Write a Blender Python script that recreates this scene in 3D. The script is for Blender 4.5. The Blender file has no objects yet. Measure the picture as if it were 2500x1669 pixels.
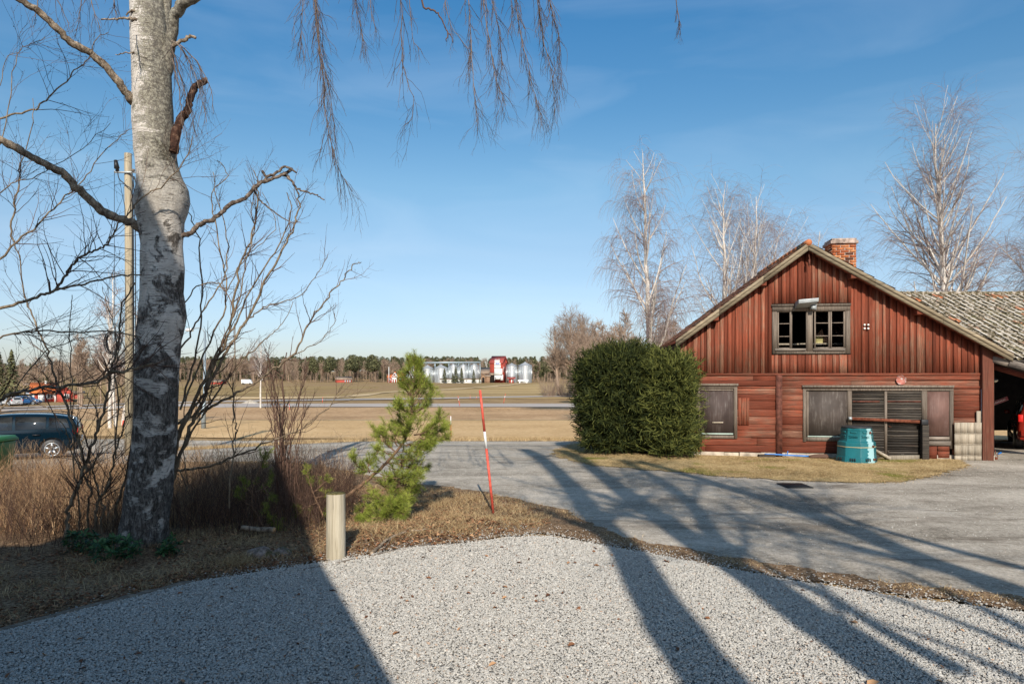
import bpy, math, random
import numpy as np
from mathutils import Vector, Matrix, geometry
rng = np.random.default_rng(7)
random.seed(7)
scene = bpy.context.scene
col = scene.collection
R = math.radians
# ------------------------------------------------------------------ camera, sky, sun, exposure
H = 2.1                      # eye height
F = 1667.0; CX = 1250.0; HY = 925.0     # measured focal length (px), principal column, horizon row
cam_d = bpy.data.cameras.new("camera"); cam = bpy.data.objects.new("camera", cam_d); col.objects.link(cam)
cam.location = (0, 0, H); cam.rotation_euler = (R(90), 0, 0)
cam_d.sensor_width = 36; cam_d.lens = F / 2500 * 36; cam_d.shift_y = (HY - 834.5) / 2500
cam_d.clip_start = 0.05; cam_d.clip_end = 6000
scene.camera = cam
SUN_EL = R(32); SUN_AZ = R(3.5)          # shadows run away from the camera and slightly left
world = bpy.data.worlds.new("World"); scene.world = world; world.use_nodes = True
wn = world.node_tree; wn.nodes.clear()
w_out = wn.nodes.new("ShaderNodeOutputWorld"); w_bg = wn.nodes.new("ShaderNodeBackground")
w_sky = wn.nodes.new("ShaderNodeTexSky"); w_sky.sky_type = 'NISHITA'; w_sky.sun_disc = False
w_sky.sun_elevation = SUN_EL; w_sky.altitude = 50; w_sky.air_density = 0.8; w_sky.dust_density = 1.0; w_sky.ozone_density = 1.0
w_bg.inputs[1].default_value = 0.13
w_sat = wn.nodes.new("ShaderNodeHueSaturation"); w_sat.inputs['Saturation'].default_value = 1.1; w_sat.inputs['Hue'].default_value = 0.485
# thin cloud wisps, laid out by the direction in the sky
w_tc = wn.nodes.new("ShaderNodeTexCoord"); w_map = wn.nodes.new("ShaderNodeMapping"); w_map.inputs['Scale'].default_value = (2.0, 2.0, 9.0)
w_no = wn.nodes.new("ShaderNodeTexNoise"); w_no.inputs['Scale'].default_value = 1.6; w_no.inputs['Detail'].default_value = 7; w_no.inputs['Distortion'].default_value = 0.7
w_rp = wn.nodes.new("ShaderNodeValToRGB"); w_rp.color_ramp.elements[0].position = 0.47; w_rp.color_ramp.elements[1].position = 0.80
w_rp.color_ramp.elements[1].color = (0.09, 0.09, 0.09, 1)
w_mx = wn.nodes.new("ShaderNodeMix"); w_mx.data_type = 'RGBA'; w_mx.inputs[7].default_value = (7.0, 7.6, 8.2, 1)
L = wn.links.new
L(w_tc.outputs['Generated'], w_map.inputs[0]); L(w_map.outputs[0], w_no.inputs['Vector']); L(w_no.outputs[0], w_rp.inputs[0])
# elevation tint: pale horizon, deep blue higher, neutral overhead to cut blue fill
w_sp = wn.nodes.new("ShaderNodeSeparateXYZ"); L(w_tc.outputs['Generated'], w_sp.inputs[0])
w_el = wn.nodes.new("ShaderNodeValToRGB"); ce = w_el.color_ramp.elements
for k_, (p_, c_) in enumerate([(0, (.73, .71, .76)), (.07, (.80, .75, .80)), (.18, (.98, .87, .86)), (.27, (.90, .94, .94)), (.36, (.64, .86, .97)), (.49, (.42, .82, 1.06)), (.62, (.66, .80, .90))]):
    e_ = ce[k_] if k_ < 2 else ce.new(p_)
    e_.position = p_; e_.color = (*c_, 1)
w_ml = wn.nodes.new("ShaderNodeMix"); w_ml.data_type = 'RGBA'; w_ml.blend_type = 'MULTIPLY'; w_ml.inputs[0].default_value = 1
L(w_sp.outputs[2], w_el.inputs[0]); L(w_sky.outputs[0], w_sat.inputs['Color']); L(w_sat.outputs[0], w_ml.inputs[6]); L(w_el.outputs[0], w_ml.inputs[7]); L(w_ml.outputs[2], w_mx.inputs[6]); L(w_rp.outputs[0], w_mx.inputs[0])
L(w_mx.outputs[2], w_bg.inputs[0]); L(w_bg.outputs[0], w_out.inputs[0])
sun_d = bpy.data.lights.new("sun", 'SUN'); sun_d.energy = 4.7; sun_d.angle = R(0.42); sun_d.color = (1.0, 0.915, 0.79)
sun = bpy.data.objects.new("sun", sun_d); col.objects.link(sun)
SDIR = Vector((-math.sin(SUN_AZ) * math.cos(SUN_EL), math.cos(SUN_AZ) * math.cos(SUN_EL), -math.sin(SUN_EL)))  # light travel
sun.rotation_euler = SDIR.to_track_quat('-Z', 'Y').to_euler(); sun.location = (0, -20, 30)
w_sky.sun_rotation = math.atan2(-SDIR.x, -SDIR.y)
vs = scene.view_settings; vs.view_transform = 'Standard'; vs.look = 'None'; vs.gamma = 1; vs.use_curve_mapping = False; vs.exposure = 0.3
scene.render.resolution_x = 1024; scene.render.resolution_y = 683
scene.cycles.max_bounces = 6; scene.cycles.transparent_max_bounces = 8

# ------------------------------------------------------------------ terrain
PROF = [(-60, 0), (20, 0), (24, -.12), (30, -.56), (40, -.9), (55, -1.2), (73, -1.3), (75.5, -1.05), (85, -.95), (89, -1.15), (105, -1.0),
        (200, -.85), (360, -.25), (392, -.02), (470, .6), (700, 5.0), (1000, 13), (3000, 26)]
PY = np.array([p[0] for p in PROF]); PZ = np.array([p[1] for p in PROF])
def sst(a, b, x):
    t = np.clip((np.asarray(x, float) - a) / (b - a), 0, 1); return t * t * (3 - 2 * t)
def terr(x, y):
    x = np.asarray(x, float); y = np.asarray(y, float)
    z = np.interp(y, PY, PZ)
    z = z - .46 * sst(13, 22, y) * sst(-4, -16, x) * (1 - sst(27, 40, y))
    z = z - 1.25 * sst(30, 90, y) * sst(-35, -85, x) * (1 - sst(150, 330, y))
    # leaf-litter bank under the birch and round the bollard
    z = z + .10 * np.exp(-((x + 3.4) / 2.2) ** 2 - ((y - 8.6) / 1.0) ** 2) + .10 * np.exp(-((x + .6) / 1.1) ** 2 - ((y - 9.3) / .8) ** 2)
    z = z + .08 * np.exp(-((x - 3.2) / 1.6) ** 2 - ((y - 18.0) / 1.6) ** 2)
    return z
def tz(x, y): return float(terr(x, y))
def ray(px, py): return Vector(((px - CX) / F, 1, (HY - py) / F))
def at(px, py, d): r = ray(px, py); return Vector((r.x * d, d, H + r.z * d))
def gp(px, py):
    """world point where the sight line through a measured photo pixel meets the terrain"""
    r = ray(px, py); d = 2.0; step = .25
    while d < 1500:
        if H + r.z * d < tz(r.x * d, d): break
        d += step; step = .25 + d * .004
    lo, hi = d - step, d
    for _ in range(20):
        m = (lo + hi) / 2
        if H + r.z * m < tz(r.x * m, m): hi = m
        else: lo = m
    return Vector((r.x * hi, hi, tz(r.x * hi, hi)))

# ------------------------------------------------------------------ mesh builder
class MB:
    def __init__(s): s.v = []; s.f = []; s.n = 0; s.t = []
    def add(s, v, f, tone=.5):
        v = np.asarray(v, float).reshape(-1, 3); f = np.asarray(f, int)
        if f.ndim == 1: f = f[None]
        s.v.append(v); s.f.append(f + s.n); s.n += len(v)
        tn = np.asarray(tone, float)
        s.t.append(tn if tn.shape == (len(f),) else np.full(len(f), float(tn) if tn.ndim == 0 else .5))
    def hexa(s, p, tone=.5):   # p: 8 corners, bottom ring 0-3 (ccw), top ring 4-7
        s.add(p, [[0, 3, 2, 1], [4, 5, 6, 7], [0, 1, 5, 4], [1, 2, 6, 5], [2, 3, 7, 6], [3, 0, 4, 7]], tone)
    def box(s, x0, x1, y0, y1, z0, z1, tone=.5, rot=None, jit=0):
        p = np.array([[x0, y0, z0], [x1, y0, z0], [x1, y1, z0], [x0, y1, z0], [x0, y0, z1], [x1, y0, z1], [x1, y1, z1], [x0, y1, z1]], float)
        if jit: p += rng.uniform(-jit, jit, p.shape)
        if rot is not None:
            c = p.mean(0); p = (p - c) @ np.array(rot).T + c
        s.hexa(p, tone)
    def bar(s, a, b, w, h, up=(0, 0, 1), tone=.5):
        a = np.array(a, float); b = np.array(b, float); t = b - a; t /= np.linalg.norm(t)
        u = np.cross(t, up); u /= np.linalg.norm(u); v = np.cross(u, t)
        u = u * w / 2; v = v * h / 2
        s.hexa([a - u - v, a + u - v, a + u + v, a - u + v, b - u - v, b + u - v, b + u + v, b - u + v], tone)
    def prism(s, poly, y0, y1, tone=.5, axis='y'):
        """extrude a 2-D outline (x,z) along y (or (x,y) along z)"""
        n = len(poly); P = np.array(poly, float)
        mk = (lambda q, w: np.stack([q[:, 0], np.full(n, w), q[:, 1]], 1)) if axis == 'y' else \
             ((lambda q, w: np.stack([q[:, 0], q[:, 1], np.full(n, w)], 1)) if axis == 'z' else (lambda q, w: np.stack([np.full(n, w), q[:, 0], q[:, 1]], 1)))
        V = np.concatenate([mk(P, y0), mk(P, y1)])
        s.add(V, [[i, (i + 1) % n, n + (i + 1) % n, n + i] for i in range(n)], tone)
        s.f.append(np.arange(n)[None] + s.n - 2 * n); s.t.append(np.full(1, tone if np.ndim(tone) == 0 else .5))
        s.f.append(np.arange(2 * n - 1, n - 1, -1)[None] + s.n - 2 * n); s.t.append(np.full(1, tone if np.ndim(tone) == 0 else .5))
    def tubes(s, P, Rd, sides=5, tone=.5, cap=False):
        P = np.asarray(P, float); Rd = np.asarray(Rd, float)
        if P.ndim == 2: P = P[None]; Rd = Rd[None]
        if len(P) == 0: return
        N, K, _ = P.shape
        T = np.empty_like(P); T[:, 1:-1] = P[:, 2:] - P[:, :-2]; T[:, 0] = P[:, 1] - P[:, 0]; T[:, -1] = P[:, -1] - P[:, -2]
        T /= np.linalg.norm(T, axis=2, keepdims=True) + 1e-12
        D = P[:, -1] - P[:, 0]; D /= np.linalg.norm(D, axis=1, keepdims=True) + 1e-12
        ref = np.zeros_like(D); ax = np.argmin(np.abs(D), axis=1); ref[np.arange(N), ax] = 1
        U = np.cross(np.broadcast_to(ref[:, None], T.shape), T); U /= np.linalg.norm(U, axis=2, keepdims=True) + 1e-9
        V = np.cross(T, U)
        a = np.arange(sides) * 2 * math.pi / sides
        ring = U[:, :, None] * np.cos(a)[None, None, :, None] + V[:, :, None] * np.sin(a)[None, None, :, None]
        W = P[:, :, None] + ring * Rd[:, :, None, None]
        idx = np.arange(N * K * sides).reshape(N, K, sides)
        A = idx[:, :-1]; B = idx[:, 1:]
        f = np.stack([A, np.roll(A, -1, 2), np.roll(B, -1, 2), B], -1).reshape(-1, 4)
        tn = np.asarray(tone, float)
        tn = np.repeat(tn, (K - 1) * sides) if tn.ndim == 1 and len(tn) == N else np.full(len(f), float(tn) if tn.ndim == 0 else .5)
        base = s.n
        s.add(W.reshape(-1, 3), f, tn)
        if cap:
            for r_ in (idx[:, 0][:, ::-1], idx[:, -1]): s.f.append(r_ + base); s.t.append(np.full(N, float(tone) if np.ndim(tone) == 0 else .5))
    def lathe(s, prof, segs=24, c=(0, 0, 0), tone=.5, capends=True):
        a = np.arange(segs) * 2 * math.pi / segs; pr = np.array(prof, float); K = len(pr)
        V = np.stack([pr[:, 0][:, None] * np.cos(a) + c[0], pr[:, 0][:, None] * np.sin(a) + c[1], np.repeat(pr[:, 1][:, None], segs, 1) + c[2]], -1).reshape(-1, 3)
        idx = np.arange(K * segs).reshape(K, segs); A = idx[:-1]; B = idx[1:]
        base = s.n
        s.add(V, np.stack([A, np.roll(A, -1, 1), np.roll(B, -1, 1), B], -1).reshape(-1, 4), tone)
        if capends:
            for r_ in (idx[0][::-1], idx[-1]): s.f.append(r_[None] + base); s.t.append(np.full(1, tone))
    def sheet(s, fx, nu, nv, tone=.5):
        """grid from function fx(u,v)->(x,y,z) arrays, u,v in 0..1"""
        u, v = np.meshgrid(np.linspace(0, 1, nu), np.linspace(0, 1, nv), indexing='ij')
        X = np.stack(fx(u, v), -1).reshape(-1, 3); idx = np.arange(nu * nv).reshape(nu, nv)
        s.add(X, np.stack([idx[:-1, :-1], idx[1:, :-1], idx[1:, 1:], idx[:-1, 1:]], -1).reshape(-1, 4), tone)
    def data(s, name, mat, smooth=False):
        me = bpy.data.meshes.new(name)
        V = np.concatenate(s.v) if s.v else np.zeros((0, 3))
        me.vertices.add(len(V)); me.vertices.foreach_set("co", V.ravel())
        tot = np.concatenate([np.full(len(f), f.shape[1]) for f in s.f]); lp = np.concatenate([f.ravel() for f in s.f])
        me.loops.add(len(lp)); me.loops.foreach_set("vertex_index", lp)
        me.polygons.add(len(tot)); st = np.concatenate([[0], np.cumsum(tot)[:-1]]); me.polygons.foreach_set("loop_start", st)
        me.update(calc_edges=True)
        tn = np.concatenate(s.t); at_ = me.attributes.new("tone", 'FLOAT', 'FACE'); at_.data.foreach_set("value", tn)
        if smooth: me.polygons.foreach_set("use_smooth", np.ones(len(tot), bool))
        for m in (mat if isinstance(mat, (list, tuple)) else [mat]): me.materials.append(m)
        me.validate()
        return me
    def build(s, name, mat, parent=None, smooth=False, bevel=0, loc=None, world=False):
        if world and parent is not None:
            off = np.array(parent.location); s.v = [v - off for v in s.v]
        me = s.data(name, mat, smooth); o = bpy.data.objects.new(name, me); col.objects.link(o)
        if parent is not None: o.parent = parent
        if loc is not None: o.location = loc
        if bevel:
            b = o.modifiers.new("bevel", 'BEVEL'); b.width = bevel; b.segments = 2; b.limit_method = 'ANGLE'; b.angle_limit = R(40)
        return o
def tag(o, label=None, cat=None, group=None, kind=None):
    if label: o["label"] = label
    if cat: o["category"] = cat
    if group: o["group"] = group
    if kind: o["kind"] = kind
    return o
def thing(name, label, cat, loc=(0, 0, 0), rz=0, group=None):
    o = bpy.data.objects.new(name, None); col.objects.link(o); o.location = loc; o.rotation_euler = (0, 0, rz); o.empty_display_size = .2
    return tag(o, label, cat, group)
def base(name, label, cat, p, group=None, rz=0): return thing(name, label, cat, tuple(p), rz, group)
def copy_tree(o, loc, rz=0, sc=1.0, label=None):
    c = o.copy(); col.objects.link(c); c.location = loc; c.rotation_euler = (0, 0, rz); c.scale = (sc, sc, sc) if np.ndim(sc) == 0 else sc
    if label: c["label"] = label
    for ch in list(o.children):
        d = ch.copy(); col.objects.link(d); d.parent = c
        for g in list(ch.children):
            e = g.copy(); col.objects.link(e); e.parent = d
    return c

# ------------------------------------------------------------------ materials
class NT:
    def __init__(s, name):
        s.m = bpy.data.materials.new(name); s.m.use_nodes = True; s.t = s.m.node_tree; s.n = s.t.nodes
        s.b = s.n["Principled BSDF"]; s.co = s.n.new("ShaderNodeTexCoord")
    def l(s, a, b): s.t.links.new(a, b)
    def map(s, sc=(1, 1, 1), src='Object', loc=(0, 0, 0)):
        m = s.n.new("ShaderNodeMapping"); m.inputs['Scale'].default_value = sc; m.inputs['Location'].default_value = loc
        s.l(s.co.outputs[src], m.inputs[0]); return m.outputs[0]
    def noise(s, v, scale, det=5, rough=.55, dist=0):
        n = s.n.new("ShaderNodeTexNoise"); n.inputs['Scale'].default_value = scale; n.inputs['Detail'].default_value = det
        n.inputs['Roughness'].default_value = rough; n.inputs['Distortion'].default_value = dist; s.l(v, n.inputs['Vector']); return n.outputs[0]
    def voro(s, v, scale, feat='F1', out='Distance', rnd=1):
        n = s.n.new("ShaderNodeTexVoronoi"); n.feature = feat; n.inputs['Scale'].default_value = scale; n.inputs['Randomness'].default_value = rnd
        s.l(v, n.inputs['Vector']); return n.outputs[out]
    def ramp(s, f, stops):
        r = s.n.new("ShaderNodeValToRGB"); e = r.color_ramp.elements
        while len(e) < len(stops): e.new(.5)
        for i, (p, c) in enumerate(stops):
            e[i].position = p; e[i].color = (c, c, c, 1) if np.ndim(c) == 0 else (*c, 1)
        s.l(f, r.inputs[0]); return r.outputs[0]
    def mix(s, f, a, b, mode='MIX'):
        m = s.n.new("ShaderNodeMix"); m.data_type = 'RGBA'; m.blend_type = mode
        for k, x in ((0, f), (6, a), (7, b)):
            if isinstance(x, bpy.types.NodeSocket): s.l(x, m.inputs[k])
            elif k == 0: m.inputs[0].default_value = x
            else: m.inputs[k].default_value = (*x, 1) if np.ndim(x) else (x, x, x, 1)
        return m.outputs[2]
    def math(s, op, a, b=0.0):
        m = s.n.new("ShaderNodeMath"); m.operation = op
        for k, x in ((0, a), (1, b)):
            if isinstance(x, bpy.types.NodeSocket): s.l(x, m.inputs[k])
            else: m.inputs[k].default_value = x
        return m.outputs[0]
    def attr(s, nm='tone'):
        a = s.n.new("ShaderNodeAttribute"); a.attribute_name = nm; return a.outputs['Fac']
    def sep(s, v):
        a = s.n.new("ShaderNodeSeparateXYZ"); s.l(v, a.inputs[0]); return a.outputs
    def bump(s, h, st=.5, dist=.01, prev=None):
        b = s.n.new("ShaderNodeBump"); b.inputs['Strength'].default_value = st; b.inputs['Distance'].default_value = dist
        s.l(h, b.inputs['Height'])
        if prev is not None: s.l(prev, b.inputs['Normal'])
        return b.outputs[0]
    def out(s, c=None, rough=.8, metal=0, normal=None, spec=.3):
        if c is not None:
            if isinstance(c, bpy.types.NodeSocket): s.l(c, s.b.inputs['Base Color'])
            else: s.b.inputs['Base Color'].default_value = (*c, 1)
        if isinstance(rough, bpy.types.NodeSocket): s.l(rough, s.b.inputs['Roughness'])
        else: s.b.inputs['Roughness'].default_value = rough
        s.b.inputs['Metallic'].default_value = metal; s.b.inputs['Specular IOR Level'].default_value = spec
        if normal is not None: s.l(normal, s.b.inputs['Normal'])
        return s.m
def plain(name, c, rough=.6, metal=0, var=.15, scale=8, spec=.4, bump=0):
    """painted or metal surface with a little uneven wear"""
    t = NT(name); n = t.noise(t.map(), scale, 6, .6)
    a = tuple(max(0, x * (1 - var * 1.6)) for x in c); b = tuple(min(1, x * (1 + var)) for x in c)
    cc = t.ramp(n, [(.3, a), (.7, b)])
    return t.out(cc, rough, metal, t.bump(n, bump, .02) if bump else None, spec)
def wood(name, c0, c1, c2, axis='z', sc=1.0, crack=.5, paint=None, paintamt=.55, bump=.5):
    """weathered timber: grain stretched along an axis, cracks, per-board tone, optional worn paint"""
    t = NT(name); st = {'x': (1.2, 14, 30), 'y': (14, 1.2, 30), 'z': (30, 14, 1.2)}[axis]; st = tuple(q * sc for q in st)
    v = t.map(st); g = t.noise(v, 1.6, 8, .65, .6); g2 = t.noise(t.map(tuple(q * 2.7 for q in st), loc=(3, 1, 7)), 1.4, 4, .6)
    big = t.noise(t.map(loc=(5, 5, 5)), 1.3, 4)
    c = t.ramp(g, [(.28, c0), (.5, c1), (.74, c2)])
    if paint:
        wear = t.math('ADD', t.math('MULTIPLY', g2, .55), t.math('ADD', t.math('MULTIPLY', big, .4), t.math('MULTIPLY', t.attr(), .22)))
        k = t.ramp(wear, [(paintamt, 0), (paintamt + .13, 1)])
        pc = t.mix(t.ramp(g, [(.3, .0), (.7, 1)]), tuple(q * .55 for q in paint), tuple(q * 1.25 for q in paint))
        c = t.mix(k, pc, c)
    tn = t.attr(); c = t.mix(1.0, c, t.ramp(tn, [(0, .32), (.5, .9), (1, 1.45)]), 'MULTIPLY')
    cr = t.ramp(g2, [(.25, .18), (.38, 1)]); c = t.mix(crack, c, t.mix(1.0, c, cr, 'MULTIPLY'))
    kn = t.voro(t.map(tuple(q * .35 for q in st), loc=(9, 2, 4)), 1.0); c = t.mix(t.ramp(kn, [(.03, .8), (.09, 0)]), c, (.06, .03, .02))
    h = t.math('ADD', t.math('MULTIPLY', g, .6), t.math('MULTIPLY', g2, .6))
    return t.out(c, .82, 0, t.bump(h, bump, .012), .2)
M = {}
M['redboard'] = wood('red_board', (.075, .036, .025), (.165, .085, .055), (.30, .19, .125), 'z', paint=(.245, .062, .032), paintamt=.58, bump=.8)
M['redlog'] = wood('red_log', (.045, .022, .016), (.125, .058, .038), (.27, .165, .11), 'x', .8, 1.0, paint=(.215, .055, .029), paintamt=.575, bump=1.0)
M['greywood'] = wood('grey_timber', (.085, .068, .056), (.18, .15, .125), (.29, .25, .21), 'x')
M['greywoodz'] = wood('grey_timber_upright', (.075, .055, .042), (.155, .125, .10), (.26, .215, .175), 'z')
M['barge'] = wood('bargeboard_timber', (.10, .08, .055), (.23, .185, .125), (.35, .29, .20), 'x', .7)
M['darkwood'] = wood('dark_weathered_boards', (.02, .018, .016), (.055, .047, .04), (.13, .105, .08), 'x', .9, .9, bump=.9)
M['postwood'] = wood('brown_post_timber', (.06, .03, .02), (.12, .06, .04), (.24, .15, .095), 'z', paint=(.145, .048, .03), paintamt=.60)
M['palewood'] = wood('pale_bare_boards', (.19, .155, .115), (.31, .265, .205), (.42, .37, .30), 'z', .8, .35)
M['bollard'] = wood('sunbleached_post', (.17, .145, .10), (.36, .315, .235), (.50, .45, .35), 'z', .55, .8, bump=1.0)
M['edgelog'] = wood('edging_log', (.09, .07, .055), (.20, .165, .13), (.33, .28, .22), 'x', .8, .7)
M['hardboard'] = None
def panel(name, c, streak):
    t = NT(name); n = t.noise(t.map((18, 3, 1.2)), 1.5, 7, .7); n2 = t.noise(t.map((3, 3, 2)), 1.2, 4)
    m = t.math('MULTIPLY', t.ramp(n, [(.5, 0), (.72, 1)]), t.ramp(n2, [(.42, 0), (.62, 1)]))
    c1 = t.ramp(n2, [(.3, tuple(q * .75 for q in c)), (.7, tuple(q * 1.2 for q in c))])
    wv = t.n.new("ShaderNodeTexWave"); wv.inputs['Scale'].default_value = 60; t.l(t.map((0, 0, 1)), wv.inputs['Vector'])
    return t.out(t.mix(m, c1, streak), .7, 0, t.bump(n, .25, .005), .3)
M['hardboard'] = panel('brown_hardboard', (.062, .044, .040), (.19, .17, .16))
M['hardboard2'] = panel('streaked_hardboard', (.066, .052, .045), (.24, .215, .195))
M['hardboard3'] = panel('reddish_hardboard', (.135, .075, .062), (.24, .165, .145))
M['rust'] = plain('rusty_iron', (.19, .062, .035), .8, .2, .35, 14, .2, .3)
M['rustdark'] = plain('red_brown_steel', (.13, .048, .033), .75, .1, .4, 9, .2, .3)
M['black'] = plain('black_plastic', (.012, .013, .016), .5, 0, .2)
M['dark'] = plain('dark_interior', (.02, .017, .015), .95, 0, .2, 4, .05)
M['white'] = plain('white_paint', (.74, .75, .74), .5, 0, .06, 3)
M['whitewash'] = plain('white_render', (.66, .66, .63), .8, 0, .10, .4)
M['galv'] = plain('galvanised_steel', (.50, .54, .57), .42, .85, .12, .7, .5)
M['zinc'] = plain('grey_sheet_metal', (.40, .43, .44), .5, .3, .12, 6, .4)
M['steelblue'] = plain('grey_blue_steel', (.30, .36, .40), .5, .4, .1, .3)
M['redpaint'] = plain('red_wall_paint', (.36, .055, .035), .7, 0, .15, 1.2)
M['redroof'] = plain('red_metal_roof', (.36, .075, .06), .55, 0, .15, .5)
M['orangeroof'] = plain('orange_tile', (.62, .16, .04), .75, 0, .2, 6)
M['brownwall'] = plain('brown_boards', (.26, .16, .10), .85, 0, .2, .7)
M['tanroof'] = plain('tan_fibre_roof', (.30, .22, .16), .85, 0, .2, .7)
M['glassdark'] = plain('dark_window', (.03, .035, .04), .12, 0, .2, 3, .7)
M['teal'] = plain('teal_plastic', (.010, .13, .145), .38, 0, .15, 3, .5)
M['tealpale'] = plain('pale_teal_plastic', (.22, .50, .53), .4, 0, .2, 6, .5)
M['binlid'] = plain('dark_lid_plastic', (.03, .035, .04), .5)
M['greenbin'] = plain('green_plastic', (.035, .15, .035), .45, 0, .15, 3, .4)
M['coral'] = plain('red_marker_paint', (.66, .10, .065), .6, 0, .28, 16)
M['bluehose'] = plain('blue_pipe', (.02, .16, .50), .4)
M['porcelain'] = plain('white_porcelain', (.75, .74, .70), .25)
M['rope'] = plain('yellow_strap', (.42, .36, .20), .8)
# ------------------------------------------------------------------ ground materials
def ground_mat(name, stops, scale=1.0, fine=60, bump=.4, stretch=(1, 1, 1), fineamt=.5, dist=.02, extra=None):
    t = NT(name); v = t.map(stretch)
    n = t.noise(v, .35 * scale, 8, .62); n2 = t.noise(t.map(loc=(4, 4, 4)), fine, 5, .75)
    f = t.math('ADD', t.math('MULTIPLY', n, 1 - fineamt), t.math('MULTIPLY', n2, fineamt))
    c = t.ramp(f, stops)
    if extra: c = extra(t, c, n)
    return t.out(c, .95, 0, t.bump(n2, bump, dist), .1)
M['ground'] = ground_mat('dry_meadow', [(.35, (.17, .11, .055)), (.5, (.30, .20, .10)), (.65, (.42, .30, .16))], 1, 9, .6, fineamt=.55, dist=.05)
M['litter'] = ground_mat('leaf_litter', [(.38, (.07, .042, .025)), (.46, (.17, .105, .06)), (.53, (.32, .205, .12)), (.62, (.52, .38, .24))], 4, 28, 1.0, fineamt=.75, dist=.04)
M['field'] = ground_mat('dry_field', [(.36, (.36, .225, .105)), (.5, (.56, .37, .185)), (.64, (.70, .50, .28))], .35, 4, .5, (1, .8, 1), .6, .06)
M['bank'] = ground_mat('road_bank', [(.36, (.25, .16, .085)), (.5, (.43, .275, .15)), (.64, (.58, .40, .24))], .5, 3, .6, (1, .8, 1), .6, .08)
M['olive'] = ground_mat('winter_crop', [(.36, (.19, .135, .055)), (.5, (.29, .20, .088)), (.64, (.39, .275, .13))], .12, 1.2, .3, (.5, 1, 1), .4, .1)
M['tanfield'] = ground_mat('far_stubble', [(.36, (.22, .155, .07)), (.5, (.39, .275, .13)), (.64, (.50, .36, .185))], .12, 1.2, .3, (.5, 1, 1), .4, .1)
M['strip'] = ground_mat('pale_grass_strip', [(.36, (.38, .27, .14)), (.6, (.58, .44, .27))], .4, 2, .4, fineamt=.5, dist=.1)
M['lane'] = ground_mat('pale_asphalt', [(.3, (.36, .315, .285)), (.7, (.47, .42, .385))], .3, 8, .1)
def lawn_extra(t, c, n):
    m = t.noise(t.map(loc=(11, 3, 0)), .75, 6, .6); k = t.ramp(m, [(.55, 0), (.66, 1)])
    c = t.mix(k, c, t.mix(t.noise(t.map(), 40, 3), (.11, .12, .018), (.26, .24, .05)))
    s_ = t.voro(t.map(loc=(2, 2, 0)), 26); k2 = t.ramp(s_, [(.10, 1), (.16, 0)]); g = t.ramp(t.noise(t.map(loc=(7, 1, 0)), .9, 5), [(.5, 0), (.58, 1)])
    return t.mix(t.math('MULTIPLY', k2, g), c, (.45, .43, .40))
M['lawn'] = ground_mat('patchy_lawn', [(.38, (.13, .085, .035)), (.5, (.40, .28, .13)), (.62, (.62, .47, .25))], 2.2, 18, .9, fineamt=.6, dist=.03, extra=lawn_extra)
def road_mat():
    t = NT('worn_gravel_road'); v = t.map()
    big = t.noise(t.map((.6, 1.2, 1)), .55, 7, .65, .6); mid = t.noise(v, 5, 7, .8); fine = t.noise(v, 26, 6, .85); sp = t.voro(v, 30)
    f = t.math('ADD', t.math('ADD', t.math('MULTIPLY', big, .34), t.math('MULTIPLY', mid, .2)), t.math('MULTIPLY', fine, .46))
    c = t.ramp(f, [(.40, (.14, .118, .09)), (.47, (.32, .28, .228)), (.53, (.46, .405, .335)), (.61, (.64, .57, .48))])
    k = t.math('MULTIPLY', t.ramp(sp, [(.12, 1), (.2, 0)]), t.ramp(big, [(.48, 0), (.56, 1)]))
    c = t.mix(k, c, (.50, .49, .47))
    dirt = t.ramp(t.noise(t.map((.5, 2.2, 1), loc=(8, 8, 0)), .5, 6, .65, 1.2), [(.56, 0), (.68, .75)])
    c = t.mix(dirt, c, (.15, .12, .09))
    return t.out(c, .93, 0, t.bump(t.math('ADD', fine, t.math('MULTIPLY', mid, .8)), .75, .018), .2)
M['road'] = road_mat()
def gravel_mat(scale, name):
    t = NT(name); v = t.map()
    d = t.voro(v, scale); e = t.voro(v, scale, 'DISTANCE_TO_EDGE'); cc = t.voro(v, scale, out='Color')
    s_ = t.sep(cc)[0]
    c = t.ramp(s_, [(0, (.22, .22, .22)), (.3, (.34, .335, .325)), (.7, (.46, .45, .43)), (.93, (.56, .52, .47)), (1, (.46, .36, .29))])
    c = t.mix(t.ramp(e, [(.0, 1), (.09, 0)]), c, (.34, .325, .30))
    pt = t.noise(t.map(loc=(2, 2, 0)), 1.1, 4); c = t.mix(1.0, c, t.ramp(pt, [(.35, .86), (.65, 1.08)]), 'MULTIPLY')
    h = t.math('ADD', t.ramp(e, [(0, 0), (.22, 1)]), t.math('MULTIPLY', s_, .8))
    return t.out(c, .9, 0, t.bump(h, 1.0, .016), .2)
M['gravel'] = gravel_mat(48, 'crushed_stone_bed')
def stone_mat():
    t = NT('crushed_stone'); oi = t.n.new("ShaderNodeObjectInfo"); n = t.noise(t.map(), 3, 4)
    c = t.ramp(oi.outputs['Random'], [(0, (.42, .40, .365)), (.3, (.50, .475, .435)), (.7, (.58, .555, .51)), (.93, (.68, .645, .59)), (.985, (.54, .43, .34)), (1, (.45, .30, .21))])
    return t.out(t.mix(1.0, c, t.ramp(n, [(.3, .78), (.7, 1.1)]), 'MULTIPLY'), .85, 0, t.bump(n, .4, .1), .25)
M['stone'] = stone_mat()
def blade_mat(name, c0, c1, c2, transl=.25):
    t = NT(name); c = t.ramp(t.attr(), [(0, c0), (.5, c1), (1, c2)]); m = t.out(c, .75, 0, None, .2)
    return m
M['straw'] = blade_mat('straw_blades', (.20, .12, .06), (.40, .28, .14), (.62, .47, .27))
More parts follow.
